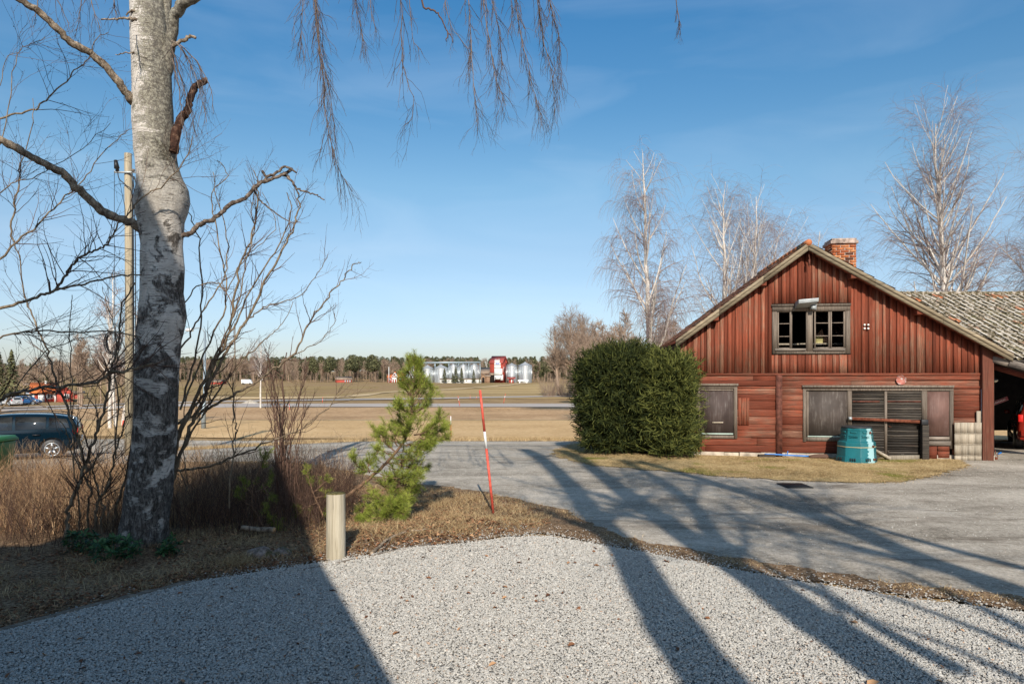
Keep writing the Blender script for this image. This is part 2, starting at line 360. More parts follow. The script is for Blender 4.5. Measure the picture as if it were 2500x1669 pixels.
M['stem'] = blade_mat('dry_stems', (.12, .06, .035), (.31, .185, .10), (.58, .40, .235))
M['leaf'] = blade_mat('dead_leaves', (.09, .04, .022), (.24, .11, .055), (.44, .26, .14))
M['twigdark'] = blade_mat('dark_twigs', (.05, .028, .021), (.11, .064, .047), (.21, .13, .09))
M['needle'] = blade_mat('pine_needles', (.08, .11, .015), (.20, .245, .035), (.40, .43, .09))
M['spruce'] = blade_mat('spruce_needles', (.010, .017, .005), (.034, .046, .012), (.19, .20, .05))  # low tones carry painted tree shade, high tones painted sunlight on the hedge
M['brownneedle'] = blade_mat('dead_needles', (.16, .06, .03), (.26, .11, .05), (.36, .17, .08))
M['rhodo'] = blade_mat('glossy_leaves', (.015, .045, .018), (.03, .085, .03), (.09, .17, .06)); M['rhodo'].node_tree.nodes["Principled BSDF"].inputs['Roughness'].default_value = .3
M['farconifer'] = blade_mat('distant_conifer', (.05, .055, .026), (.10, .10, .045), (.17, .165, .08))
M['neartwig'] = blade_mat('near_birch_twigs', (.055, .038, .034), (.105, .077, .067), (.21, .16, .13))
M['farbare'] = blade_mat('distant_bare_twigs', (.20, .14, .105), (.31, .225, .165), (.45, .35, .27))
M['birchtwig'] = blade_mat('birch_twigs', (.15, .11, .105), (.27, .21, .20), (.42, .35, .32))
def bark_birch(name, lichen=.0, darkbase=None, scale=1.0):
    t = NT(name); v = t.map((3 * scale, 3 * scale, 34 * scale)); n = t.noise(v, 1.4, 6, .7, .4)
    big = t.noise(t.map((1, 1, 1.2)), 2.6, 5, .6, 1.0); li = t.noise(t.map(loc=(3, 3, 3)), 26, 5, .75)
    c = t.ramp(t.noise(t.map(loc=(1, 1, 1)), 3, 4), [(.3, (.50, .45, .40)), (.7, (.74, .70, .65))])
    c = t.mix(t.ramp(n, [(.60, 0), (.66, 1)]), c, (.09, .07, .06))
    if darkbase is not None:
        z = t.sep(t.map())[2]
        g = t.math('ADD', t.math('MULTIPLY', z, -1.0 / darkbase), t.math('MULTIPLY', big, 2.3))
        k = t.ramp(g, [(.30, 0), (.46, 1)])
        rough_ = t.noise(t.map((1, 1, .45)), 16, 7, .75)
        c = t.mix(k, c, t.ramp(rough_, [(.35, (.018, .015, .013)), (.5, (.085, .075, .065)), (.66, (.27, .25, .23))]))
    if lichen:
        k = t.ramp(t.math('ADD', t.math('MULTIPLY', li, .65), t.math('MULTIPLY', big, .35)), [(.50 - lichen * .12, 0), (.54 - lichen * .1, 1)])
        c = t.mix(k, c, t.ramp(li, [(.4, (.30, .28, .21)), (.55, (.17, .16, .12)), (.68, (.09, .085, .065))]))
    h = t.math('ADD', t.math('MULTIPLY', n, .3), li)
    return t.out(c, .85, 0, t.bump(h, .7, .03), .2)
M['bark_far'] = bark_birch('white_birch_bark', 0, None, 1.0)
M['bark_limb'] = (lambda t: t.out(t.ramp(t.noise(t.map(), 16, 6, .7), [(.36, (.10, .075, .055)), (.48, (.22, .17, .125)), (.58, (.36, .30, .23)), (.68, (.52, .33, .20))]), .9, 0, t.bump(t.noise(t.map(), 40, 5, .7), .9, .02), .1))(NT('rough_limb_bark'))
M['bark_dead'] = (lambda t: t.out(t.ramp(t.noise(t.map(), 14, 6, .7), [(.38, (.025, .016, .013)), (.52, (.07, .035, .025)), (.66, (.20, .125, .085))]), .9, 0, t.bump(t.noise(t.map(), 40, 5, .7), 1, .02), .1))(NT('dead_red_brown_wood'))
M['bark_grey'] = (lambda t: t.out(t.ramp(t.noise(t.map(), 16, 6, .7), [(.38, (.04, .03, .025)), (.5, (.12, .09, .072)), (.62, (.26, .21, .17))]), .9, 0, t.bump(t.noise(t.map(), 40, 5, .7), .9, .02), .1))(NT('grey_limb_bark'))
M['bark_shrub'] = (lambda t: t.out(t.ramp(t.noise(t.map((1, 1, .3)), 22, 5, .6), [(.36, (.09, .066, .045)), (.52, (.18, .135, .09)), (.68, (.30, .235, .165))]), .85, 0, t.bump(t.noise(t.map(), 50, 4, .7), .5, .01), .2))(NT('hazel_bark'))
M['bark_pine'] = plain('pine_bark', (.20, .125, .08), .9, 0, .4, 25, .1, .6)

# ------------------------------------------------------------------ sheets
def build_ground():
    ys = np.unique(np.concatenate([np.arange(-40, -4, 3.), np.arange(-4, 24, .2), np.arange(24, 60, .75), np.arange(60, 120, 1.25), np.geomspace(120, 3000, 90), PY[(PY > -40)]]))
    us = np.concatenate([-np.geomspace(1, .06, 70), np.linspace(-.058, .058, 24), np.geomspace(.06, 1, 70)])
    us = np.unique(np.concatenate([np.linspace(-.34, .34, 190), us]))
    X = us[:, None] * (40 + np.maximum(ys, 0)[None, :] * 1.6); Y = np.broadcast_to(ys[None, :], X.shape)
    Z = terr(X, Y); m = MB(); idx = np.arange(X.size).reshape(X.shape)
    m.add(np.stack([X, Y, Z], -1).reshape(-1, 3), np.stack([idx[:-1, :-1], idx[1:, :-1], idx[1:, 1:], idx[:-1, 1:]], -1).reshape(-1, 4))
    return tag(m.build('ground', M['ground'], smooth=True), kind='structure')
build_ground()
def resample(pts, step, jit, closed=True):
    out = []; n = len(pts)
    for i in range(n if closed else n - 1):
        a = Vector(pts[i][:2]); b = Vector(pts[(i + 1) % n][:2]); dist = (b - a).length
        st = step * (1 + max(0, (a.y + b.y) / 2 - 10) * .05); k = max(1, int(dist / st)); d = (b - a).normalized(); nr = Vector((-d.y, d.x))
        for q in range(k):
            j = random.gauss(0, jit) * (1 + max(0, (a.y + b.y) / 2 - 10) * .02) if q else 0
            out.append(a.lerp(b, q / k) + nr * j)
    return out
def region(name, pts, off, mat, step=.25, jit=.03, inner=.45, kind='structure', swell=None):
    ol = resample(pts, step, jit)
    xs = [p.x for p in ol]; ys = [p.y for p in ol]; y = min(ys); ip = []
    rows = []
    while y < max(ys): rows.append(y); y += inner * (1 + max(0, y - 10) * .06)
    rows += [v for v in PY if min(ys) < v < max(ys)] + [v + .01 for v in PY if min(ys) < v < max(ys)]
    for y in rows:
        st = inner * (1 + max(0, y - 10) * .06) * 1.2; x = min(xs)
        # crossings of the outline with this row, so that only inside points are added
        cr = sorted(ol[i].x + (y - ol[i].y) * (ol[(i + 1) % len(ol)].x - ol[i].x) / (ol[(i + 1) % len(ol)].y - ol[i].y)
                    for i in range(len(ol)) if (ol[i].y > y) != (ol[(i + 1) % len(ol)].y > y))
        for a, b in zip(cr[::2], cr[1::2]):
            x = a + .05
            while x < b - .05: ip.append(Vector((x, y))); x += st
    n = len(ol)
    V, E, Fc, _, _, _ = geometry.delaunay_2d_cdt(ol + ip, [], [list(range(n))], 1, 1e-5)
    m = MB(); P = np.array([[v.x, v.y] for v in V]); z = terr(P[:, 0], P[:, 1]) + off
    if swell is not None: z = z + swell(P[:, 0], P[:, 1])
    tri = np.array([f for f in Fc if len(f) == 3]); 
    a = P[tri[:, 1]] - P[tri[:, 0]]; b = P[tri[:, 2]] - P[tri[:, 0]]; fl = (a[:, 0] * b[:, 1] - a[:, 1] * b[:, 0]) < 0
    tri[fl] = tri[fl][:, ::-1]
    m.add(np.column_stack([P, z]), tri)
    return tag(m.build(name, mat, smooth=True), kind=kind)
def G(*px): return [gp(x, y) for x, y in px]
W = lambda *p: [Vector((a, b, 0)) for a, b in p]
# far fields, lanes
region('winter_crop_field', W((-260, 118)) + G((500, 964), (640, 968), (760, 967), (837, 968), (905, 960), (973, 954), (1093, 949), (1239, 938.5)) + W((40, 388), (-20, 372), (-260, 360)), .04, M['olive'], 6, .3, 8)
region('stubble_field', G((700, 974), (837, 971), (973, 957), (1093, 952), (1239, 942), (1290, 937)) + W((90, 372), (300, 372), (300, 108)) + G((1000, 973)), .04, M['tanfield'], 4, .2, 6)
region('grass_strip', G((480, 966), (640, 970), (837, 968.5), (973, 954.6), (1093, 949.4), (1239, 939), (1262, 935.5), (1295, 935), (1245, 941), (1093, 952.5), (973, 957.5), (837, 972), (640, 975), (480, 976)), .12, M['strip'], 1.5, .25, 4)
region('field_track', W((-150, 101)) + G((650, 977), (1000, 972.6), (1335, 966.5)) + W((80, 128), (80, 133)) + G((1335, 969.5), (1000, 975.8), (650, 980.5)) + W((-150, 97.5)), .10, M['lane'], 3, .015, 2.2)
region('country_road', W((-160, 76), (200, 76), (200, 84.3), (-160, 84.3)), .06, M['lane'], 5, .05, 4)
region('road_bank', W((-160, 53.8), (-30, 54.0), (0, 54.1), (20, 54), (60, 54), (160, 53.8), (160, 75.7), (-160, 75.7)), .05, M['bank'], 3, .15, 4)
region('near_field', G((-700, 1066), (-200, 1064), (300, 1066), (430, 1068), (700, 1071), (1000, 1072.5), (1410, 1072)) + W((6, 24.8), (30, 25), (60, 24), (160, 40), (160, 54.6), (-160, 54.6), (-120, 34)), .04, M['field'], 1.2, .12, 2.2)
region('pale_field_edge', W((-160, 53.2), (160, 53.9), (160, 54.9), (-160, 54.5)), .06, M['strip'], 2, .12, 3)
# yard and near road
ISL = [(1400, 1086), (1352, 1103), (1362, 1120), (1440, 1137), (1560, 1148), (1680, 1157), (1800, 1168), (1950, 1176), (2100, 1181), (2200, 1180), (2300, 1160), (2370, 1138)]
region('road', G((-500, 1085), (0, 1072), (300, 1072), (430, 1073.5), (700, 1075.5), (1000, 1077), (1410, 1077)) + W((2.6, 23.0)) + W((5, 24.5), (40, 24.5), (40, 3)) + G((2900, 1540), (2500, 1474), (2200, 1438), (1900, 1394), (1700, 1357), (1560, 1330), (1480, 1305), (1430, 1284), (1380, 1255), (1300, 1236), (1200, 1212), (1090, 1196), (1030, 1190), (960, 1176), (860, 1158), (780, 1140), (600, 1130), (420, 1132), (300, 1138), (120, 1160), (30, 1172), (-500, 1230)), .018, M['road'], .14, .055, .6)
lawn_pts = G(*ISL) + W((11.9, 18.4), (11.5, 24), (2.5, 24.6)) + G((1420, 1079))
region('lawn', lawn_pts, .034, M['lawn'], .12, .06, .5)
region('leaf_litter', G((-420, 1640), (0, 1548), (200, 1492), (480, 1422), (700, 1388), (860, 1364), (1000, 1338), (1130, 1328), (1250, 1312), (1350, 1308), (1440, 1325), (1560, 1347), (1700, 1375), (1900, 1412), (2200, 1456), (2500, 1494), (2900, 1545)) + G((2900, 1520), (2500, 1462), (2200, 1428), (1900, 1384), (1700, 1348), (1560, 1322), (1480, 1298), (1430, 1276), (1380, 1246), (1300, 1230), (1200, 1206), (1090, 1190), (1030, 1184), (960, 1172), (860, 1154), (780, 1137), (600, 1128), (420, 1129), (300, 1135), (120, 1157), (30, 1169), (-500, 1228)), .026, M['litter'], .1, .045, .35)
GRAV = [(-420, 1650), (0, 1556), (200, 1500), (480, 1430), (700, 1396), (860, 1371), (1000, 1345), (1130, 1335), (1250, 1319), (1340, 1316), (1430, 1332), (1540, 1352), (1700, 1382), (1900, 1422), (2200, 1470), (2500, 1507), (2900, 1560)]
region('gravel_drive', G(*GRAV) + W((12, 2), (12, -9), (-9, -9), (-9, 2)), .040, M['gravel'], .12, .025, .4)
# weathered puddle stain and manhole lid
def gn_scatter(name, P, mesh_objs_mat, rot, scl, label=None):
    """thousands of loose pieces: one object whose points carry instances of a small set of pieces"""
    me = bpy.data.meshes.new(name); me.vertices.add(len(P)); me.vertices.foreach_set("co", np.asarray(P, float).ravel())
    a = me.attributes.new("rot", 'FLOAT_VECTOR', 'POINT'); a.data.foreach_set("vector", np.asarray(rot, float).ravel())
    a = me.attributes.new("scl", 'FLOAT_VECTOR', 'POINT'); a.data.foreach_set("vector", np.asarray(scl, float).ravel())
    o = bpy.data.objects.new(name, me); col.objects.link(o); tag(o, kind='stuff'); tag(o, label)
    ng = bpy.data.node_groups.new(name, 'GeometryNodeTree'); ng.interface.new_socket('Geometry', in_out='INPUT', socket_type='NodeSocketGeometry'); ng.interface.new_socket('Geometry', in_out='OUTPUT', socket_type='NodeSocketGeometry')
    gi = ng.nodes.new('NodeGroupInput'); go = ng.nodes.new('NodeGroupOutput'); iop = ng.nodes.new('GeometryNodeInstanceOnPoints')
    ico = ng.nodes.new('GeometryNodeMeshIcoSphere'); ico.inputs['Radius'].default_value = 1; ico.inputs['Subdivisions'].default_value = 1
    sp = ng.nodes.new('GeometryNodeSetPosition'); nz = ng.nodes.new('ShaderNodeTexNoise'); nz.inputs['Scale'].default_value = 1.3; sb = ng.nodes.new('ShaderNodeVectorMath'); sb.operation = 'MULTIPLY_ADD'
    sb.inputs[1].default_value = (1.1, 1.1, 1.1); sb.inputs[2].default_value = (-.55, -.55, -.55)
    sm = ng.nodes.new('GeometryNodeSetMaterial'); sm.inputs['Material'].default_value = mesh_objs_mat
    ar = ng.nodes.new('GeometryNodeInputNamedAttribute'); ar.data_type = 'FLOAT_VECTOR'; ar.inputs[0].default_value = 'rot'
    asc = ng.nodes.new('GeometryNodeInputNamedAttribute'); asc.data_type = 'FLOAT_VECTOR'; asc.inputs[0].default_value = 'scl'
    k = ng.links.new
    k(ico.outputs[0], sp.inputs[0]); k(nz.outputs['Color'], sb.inputs[0]); k(sb.outputs[0], sp.inputs['Offset']); k(sp.outputs[0], sm.inputs[0])
    k(gi.outputs[0], iop.inputs['Points']); k(sm.outputs[0], iop.inputs['Instance']); k(ar.outputs[0], iop.inputs['Rotation']); k(asc.outputs[0], iop.inputs['Scale']); k(iop.outputs[0], go.inputs[0])
    md = o.modifiers.new("scatter", 'NODES'); md.node_group = ng
    return o
def inside(P, poly):
    x, y = P[:, 0], P[:, 1]; r = np.zeros(len(P), bool); n = len(poly)
    for i in range(n):
        a, b = poly[i], poly[(i + 1) % n]
        c = (a.y > y) != (b.y > y)
        with np.errstate(divide='ignore', invalid='ignore'): r ^= c & (x < a.x + (y - a.y) * (b.x - a.x) / (b.y - a.y))
    return r
GP = G(*GRAV) + W((12, 2), (12, -9), (-9, -9), (-9, 2))
n_st = 720000
P = np.column_stack([rng.uniform(-8, 9.5, n_st), 3.6 + 5.6 * rng.uniform(0, 1, n_st)]); P = P[inside(P, GP)]
P = P[np.abs(P[:, 0]) < .90 * P[:, 1] + .5]
# strays thrown over the edge of the drive
E = resample(G(*GRAV[1:]), .02, 0, False); E = np.array([[e.x, e.y] for e in E]); E = E[rng.integers(0, len(E), 5200)] + np.column_stack([rng.normal(0, .05, 5200), np.abs(rng.exponential(.19, 5200)) - .05])
E = np.concatenate([E, np.column_stack([rng.uniform(.3, 7.5, 1600), rng.uniform(8.0, 9.6, 1600)])[:60]]); E = E[(~inside(E, GP)) & (E[:, 1] > 4)]; E = E[(E[:, 0] > -3) | (rng.uniform(size=len(E)) < .35)]
A = np.concatenate([P, E]); sz = rng.gamma(7, .00066, len(A)) + .0022
scl = np.stack([sz * rng.uniform(.9, 1.5, len(A)), sz * rng.uniform(.7, 1.1, len(A)), sz * rng.uniform(.5, .9, len(A))], 1)
zz = terr(A[:, 0], A[:, 1]) + np.where(np.arange(len(A)) < len(P), .044, .032) + sz * .35 + rng.uniform(0, .006, len(A))
gn_scatter('gravel', np.column_stack([A, zz]), M['stone'], rng.uniform(0, 6.28, (len(A), 3)) * [.06, .06, 1], scl)
# loose chips on the worn road
n2 = 6000; Q = np.column_stack([rng.uniform(-6, 14, n2), rng.uniform(8, 20, n2)]); Q = Q[rng.uniform(size=n2) < np.clip(1.3 - (Q[:, 1] - 8) / 12, .1, 1)]
RP = G((1410, 1077)) + W((2.6, 23.0), (14, 20), (14, 6)) + G((2500, 1490), (1900, 1408), (1560, 1345), (1430, 1300), (1300, 1236), (1030, 1190), (780, 1140))
Q = Q[inside(Q, RP)]; s2 = rng.gamma(4, .0009, len(Q)) + .002
gn_scatter('loose_chippings', np.column_stack([Q, terr(Q[:, 0], Q[:, 1]) + .02]), M['stone'], rng.uniform(0, 6.28, (len(Q), 3)), np.stack([s2 * 1.2, s2, s2 * .7], 1))
# ------------------------------------------------------------------ growing things
def unit(a): return a / (np.linalg.norm(a, axis=-1, keepdims=True) + 1e-12)
def grow(P, Rd, n, t0, t1, ang, length, K, up=0.0, wander=.12, rf=.5, rend=.25, rmax=9, rmin=.0015, weight=True, side=None, dang=8):
    """n child shoots from parent polylines P (N,K0,3); returns their polylines and radii"""
    N, K0, _ = P.shape
    seg = np.linalg.norm(P[:, -1] - P[:, 0], axis=1); w = seg / seg.sum() if weight else None
    i = rng.choice(N, n, p=w); t = rng.uniform(t0, t1, n); q = t * (K0 - 1); a = np.minimum(q.astype(int), K0 - 2); fr = (q - a)[:, None]
    p0 = P[i, a] * (1 - fr) + P[i, a + 1] * fr; T = unit(P[i, a + 1] - P[i, a]); r0 = (Rd[i, a] * (1 - fr[:, 0]) + Rd[i, a + 1] * fr[:, 0])
    rv = rng.normal(size=(n, 3))
    if side is not None: rv = rv * np.array(side)
    pr = unit(rv - (rv * T).sum(1, keepdims=True) * T)
    an = np.radians(ang + rng.normal(0, dang, n))[:, None]; D = unit(np.cos(an) * T + np.sin(an) * pr)
    Lg = length(t, i) if callable(length) else np.full(n, length); Lg = Lg * rng.uniform(.6, 1.3, n)
    out = np.empty((n, K, 3)); out[:, 0] = p0; st = (Lg / (K - 1))[:, None]; d = D
    for k in range(1, K):
        u_ = np.array(up)[..., None] if np.ndim(up) else up
        d = unit(d + rng.normal(0, wander, (n, 3)) + np.array([0, 0, 1.0]) * u_ / (K - 1)); out[:, k] = out[:, k - 1] + d * st
    rr = np.clip(r0 * rf, rmin, rmax); rad = rr[:, None] * np.linspace(1, rend, K)[None]
    return out, np.maximum(rad, rmin * .6)
def spline(pts, k=4, jit=0.0):
    P = np.array(pts, float); Q = np.vstack([2 * P[0] - P[1], P, 2 * P[-1] - P[-2]]); out = []
    for i in range(1, len(Q) - 2):
        for s_ in np.arange(k) / k:
            a, b, c, d = Q[i - 1:i + 3]
            out.append(.5 * ((2 * b) + (c - a) * s_ + (2 * a - 5 * b + 4 * c - d) * s_ ** 2 + (3 * b - a - 3 * c + d) * s_ ** 3))
    out.append(P[-1]); out = np.array(out)
    if jit: out[1:-1] += rng.normal(0, jit, out[1:-1].shape)
    return out
def tr(px, d, r0, r1, k=4, jit=.006):
    """branch measured in the photograph: pixel track at depth d (single or first,last), radii in pixels"""
    n = len(px); ds = np.linspace(d[0], d[1], n) if np.ndim(d) else np.full(n, d)
    P = spline([at(x, y, q) for (x, y), q in zip(px, ds)], k, jit); m = ds.mean()
    return P, np.linspace(r0, r1, len(P)) * m / F
def resamp(P, Rd, K):
    t = np.linspace(0, len(P) - 1, K); a = np.minimum(t.astype(int), len(P) - 2); f = (t - a)
    return P[a] * (1 - f[:, None]) + P[a + 1] * f[:, None], Rd[a] * (1 - f) + Rd[a + 1] * f
def stack(lst, K=12):
    q = [resamp(P, r, K) for P, r in lst]; return np.array([a for a, _ in q]), np.array([b for _, b in q])

# ---- white birches behind the barn and others: trunk with limbs, and twigs
def birch_mesh(h, spread, limbs=34, sec=330, twigs=2600, droop=1.6, ang=42, r=.14, seed=1, lean=(0, 0), forks=0, low=.2, tw=.006, bark='bark_far', twm='birchtwig', shape=.75, updraft=.5):
    global rng
    keep = rng; rng = np.random.default_rng(seed)
    K = 16; z = np.linspace(0, 1, K); x = np.cumsum(rng.normal(0, .012, K)) * h * .25; y = np.cumsum(rng.normal(0, .012, K)) * h * .25
    T = np.stack([x - x[0] + lean[0] * z, y - y[0] + lean[1] * z, z * h], 1)[None]; TR = (r * (1 - z) ** .8 + .018)[None]
    mt = MB(); mt.tubes(T, TR, 9)
    if forks:
        FP, FR = grow(T, TR, forks, .12, .5, 18, lambda t, i: h * (1 - t) * .66, 14, .5, .03, .7, .10, rmax=r * .6, dang=4); mt.tubes(FP, FR, 7)
        T0 = np.concatenate([resamp(T[0], TR[0], 14)[0][None], FP]); TR0 = np.concatenate([resamp(T[0], TR[0], 14)[1][None], FR])
    else: T0, TR0 = T, TR
    A, AR = grow(T0, TR0, limbs, low, .97, ang, lambda t, i: spread * np.maximum(1 - t * .93, .16) ** shape * 1.25, 10, updraft, .05, .5, .22, rmax=r * .45, rmin=.016, dang=7)
    mt.tubes(A, AR, 5)
    B, BR = grow(A, AR, sec, .12, 1, 38, lambda t, i: spread * .36 * (1.15 - t * .6), 7, .1 - droop * .25, .10, .55, .3, rmin=tw)
    C, CR = grow(B, BR, twigs, .1, 1, 40, spread * .21 if droop < 1 else spread * .26, 6, -droop, .13, .6, .5, rmin=tw * .8, rmax=tw * 1.1)
    mw = MB(); mw.tubes(B, BR, 3, rng.uniform(.3, 1, len(B))); mw.tubes(C, CR, 3, rng.uniform(0, .8, len(C)))
    rng = keep
    return mt, mw
def put_birch(name, label, cat, loc, args, group=None, rz=0):
    t = thing(name, label, cat, loc, rz, group); mt, mw = birch_mesh(**args)
    mt.build('trunk', M[args.get('bark', 'bark_far')], t, True); mw.build('twigs', M[args.get('twm', 'birchtwig')], t)
    return t
def ground_at(px, d): x = (px - CX) / F * d; return (x, d, tz(x, d))
gb = 'bare birches rising behind the red barn'
put_birch('birch_tree', 'slender weeping white birch rising behind the big spruce hedge', 'tree', ground_at(1590, 40), dict(h=16.1, spread=5.0, droop=2.6, ang=34, r=.17, seed=11, lean=(-.7, 0), low=.22, twigs=2600, limbs=34, sec=260, tw=.0065, shape=.8), gb)
put_birch('birch_tree', 'forked birch behind the left roof slope, second from the spruce hedge', 'tree', ground_at(1765, 44), dict(h=15.2, spread=5.2, droop=1.6, ang=33, r=.16, seed=12, forks=2, low=.25, twigs=2200, limbs=64, sec=380), gb)
put_birch('birch_tree', 'many-stemmed birch behind the barn just left of the ridge', 'tree', ground_at(1855, 46), dict(h=15.4, spread=5.4, droop=1.3, ang=33, r=.15, seed=14, forks=4, low=.22, lean=(-.3, 0), twigs=2400, limbs=80, sec=400), gb)
put_birch('birch_tree', 'low leaning birch showing just left of the brick chimney', 'tree', ground_at(1975, 50), dict(h=14.0, spread=4.6, droop=1.2, ang=42, r=.12, seed=15, forks=1, low=.35, lean=(.6, 0), twigs=2400, limbs=50), gb)
put_birch('birch_tree', 'broad crowned birch standing behind the mossy tiled roof, tallest tree on the right', 'tree', ground_at(2325, 38), dict(h=17.2, spread=6.0, droop=.9, ang=40, r=.21, seed=21, limbs=66, sec=440, twigs=3600, low=.26, lean=(-.8, 0), shape=.66, updraft=.7), gb)
put_birch('birch_tree', 'birch at the far right edge of the photo, cut off by the frame', 'tree', ground_at(2590, 38), dict(h=16.5, spread=5.2, droop=1.4, ang=42, r=.18, seed=24, twigs=3400, sec=380), gb)
put_birch('birch_tree', 'young white birch alone beside the country road in front of the olive field', 'tree', tuple(gp(636, 996)), dict(h=6.9, spread=2.6, droop=.4, ang=38, r=.085, seed=31, limbs=22, sec=120, twigs=600, low=.25, tw=.011))
for i, (px, lx, hh) in enumerate(((268, .3, 9.5), (283, -.5, 8), (300, 1.2, 8.6), (312, 2.4, 7.5))):
    put_birch('birch_tree', ['thin white birch stem beside the utility pole, leftmost of four', 'short thin birch, second of the four left of the utility pole', 'leaning thin birch, third of the four left of the utility pole', 'most tilted white birch stem, right beside the utility pole'][i], 'tree', ground_at(px, 42 + i * 2),
              dict(h=hh, spread=2.2, droop=.5, ang=32, r=.09, seed=40 + i, limbs=16, sec=70, twigs=320, lean=(lx, 0), low=.35, tw=.012), 'white birches by the utility pole')
# two tall bare trees at the field corner, and the bare wood left of the barn
gt = 'bare roadside trees at the field corner'
big = dict(h=14.6, spread=5.6, droop=-.3, ang=38, r=.34, seed=51, limbs=40, sec=420, twigs=2300, low=.28, tw=.022, bark='farbare', twm='farbare', shape=.6)
put_birch('bare_tree', 'tall bare tree with a round crown at the field corner, left of the spruce hedge', 'tree', tuple(gp(1393, 966)), big, gt)
put_birch('bare_tree', 'shorter bare tree at the field corner, left of the tall round one', 'tree', tuple(gp(1364, 967)), dict(big, h=11.4, spread=3.6, seed=52, r=.3, lean=(-1, 0)), gt)
put_birch('bare_tree', 'bare tree half hidden by the spruce hedge at the field corner', 'tree', tuple(gp(1424, 966)), dict(big, h=13.2, spread=4.6, seed=53), gt)

# ---- shared meshes for the far woods
def conifer_mesh(seed, h=15, w=3.2, kind='spruce'):
    r = np.random.default_rng(seed); m = MB(); tk = MB()
    tk.tubes(np.array([[[0, 0, 0], [0, 0, h * .5], [0, 0, h * .97]]]), np.array([[.22, .14, .03]]), 5, .2)
    n = 620; t = r.uniform(0, 1, n) ** .9
    if kind == 'spruce': z = h * (.06 + .94 * t); rad = w * (1 - t) ** .8 * r.uniform(.35, 1, n)
    else: z = h * (.45 + .55 * t); rad = w * np.sqrt(np.clip(1 - ((t - .42) / .6) ** 2, .03, 1)) * r.uniform(.2, 1, n)
    a = r.uniform(0, 6.28, n); c = np.stack([rad * np.cos(a), rad * np.sin(a), z], 1); sz = (.55 + .45 * (1 - t)) * r.uniform(.5, 1.1, n)
    d = np.stack([np.cos(a), np.sin(a), -.35 + r.normal(0, .25, n)], 1); s_ = np.stack([-np.sin(a), np.cos(a), r.normal(0, .3, n)], 1)
    V = np.stack([c - d * sz[:, None] * .5 + [0, 0, .25], c + s_ * sz[:, None] * .5, c + d * sz[:, None] * .8, c - s_ * sz[:, None] * .5], 1)
    m.add(V.reshape(-1, 3), np.arange(4 * n).reshape(n, 4), r.uniform(0, 1, n))
    return tk, m
def far_bare(seed, h, sp, lite=False): return birch_mesh(h, sp, limbs=18, sec=110 if lite else 180, twigs=260 if lite else 620, droop=-.2, ang=30, r=.16, seed=seed, low=.3, tw=.048, bark='farbare', twm='farbare', shape=.55)
def proto(kind, seed, name, mats, h, w):
    tk, cr = (conifer_mesh(seed, h, w, kind) if kind in ('spruce', 'pine') else far_bare(seed, h, w))
    return (tk.data('trunk', mats[0], True), cr.data('crown', mats[1]))
PR = {'spruce': [proto('spruce', 61 + i, 's', (M['farbare'], M['farconifer']), 15, 3.1) for i in range(2)],
      'pine': [proto('pine', 71 + i, 'p', (M['farbare'], M['farconifer']), 15, 3.4) for i in range(3)],
      'bare': [proto('bare', 81 + i, 'b', (M['farbare'], M['farbare']), 13.5, 4.2) for i in range(3)]}
FT = []
ORD = 'first second third fourth fifth sixth seventh eighth ninth tenth eleventh twelfth thirteenth fourteenth fifteenth sixteenth seventeenth eighteenth nineteenth twentieth'.split() + ['twenty-' + w for w in 'first second third fourth fifth sixth seventh eighth ninth'.split()] + ['thirtieth']
def number_from_left():
    """trees of one kind in one stretch of wood differ only by place: count them from the left"""
    by = {}
    for t in FT: by.setdefault(t['label'], []).append(t)
    for lb, ts in by.items():
        if len(ts) > 1:
            for k_, t in enumerate(sorted(ts, key=lambda o: o.location.x / o.location.y)): t['label'] = ORD[min(k_, 29)] + ' from the left, ' + lb
def far_tree(kind, loc, sc, label, group, k=None):
    name = {'spruce': 'spruce_tree', 'pine': 'pine_tree', 'bare': 'bare_tree'}[kind]
    t = thing(name, label, 'tree', loc, random.uniform(0, 6.28), group); t.scale = (sc * random.uniform(.85, 1.15), sc, sc)
    FT.append(t)
    a = PR[kind][random.randrange(len(PR[kind])) if k is None else k]
    for nm, me in (('trunk', a[0]), ('crown', a[1])):
        o = bpy.data.objects.new(nm, me); col.objects.link(o); o.parent = t
    return t
wood_seq = [(-60, 505, 46, 64, 'bare', 25), (120, 330, 40, 56, 'bare', 12), (560, 660, 50, 66, 'bare', 12), (700, 812, 48, 60, 'mixed', 12), (855, 925, 52, 66, 'pine', 9), (925, 1040, 46, 58, 'bare', 14), (1040, 1180, 46, 54, 'mixed', 12), (1290, 1400, 44, 58, 'mixed', 14)]
for x0, x1, a, b, kd, n in wood_seq:
    for i in range(n):
        px = random.uniform(x0, x1); d = random.uniform(420, 450) if px > 400 else random.uniform(250, 420)
        k = kd if kd != 'mixed' else random.choice(['pine', 'bare', 'pine', 'bare']); hh = random.uniform(a, b) / F * d / 14.5
        zn = next(z for lim, z in ((250, 'behind the red cottage'), (420, 'behind the big birch trunk'), (680, 'behind the hazel stems'), (815, 'left of the field shed'), (925, 'left of the orange-roofed farmhouse'), (1040, 'behind the leftmost silos'), (1180, 'behind the narrow silos'), (9999, 'right of the largest silo')) if px < lim)
        far_tree(k, ground_at(px, d), hh, {'bare': 'bare tree of the distant wood ', 'pine': 'dark pine of the distant wood '}[k] + zn,
                 {'bare': 'leafless trees ', 'pine': 'pines '}[k] + zn)
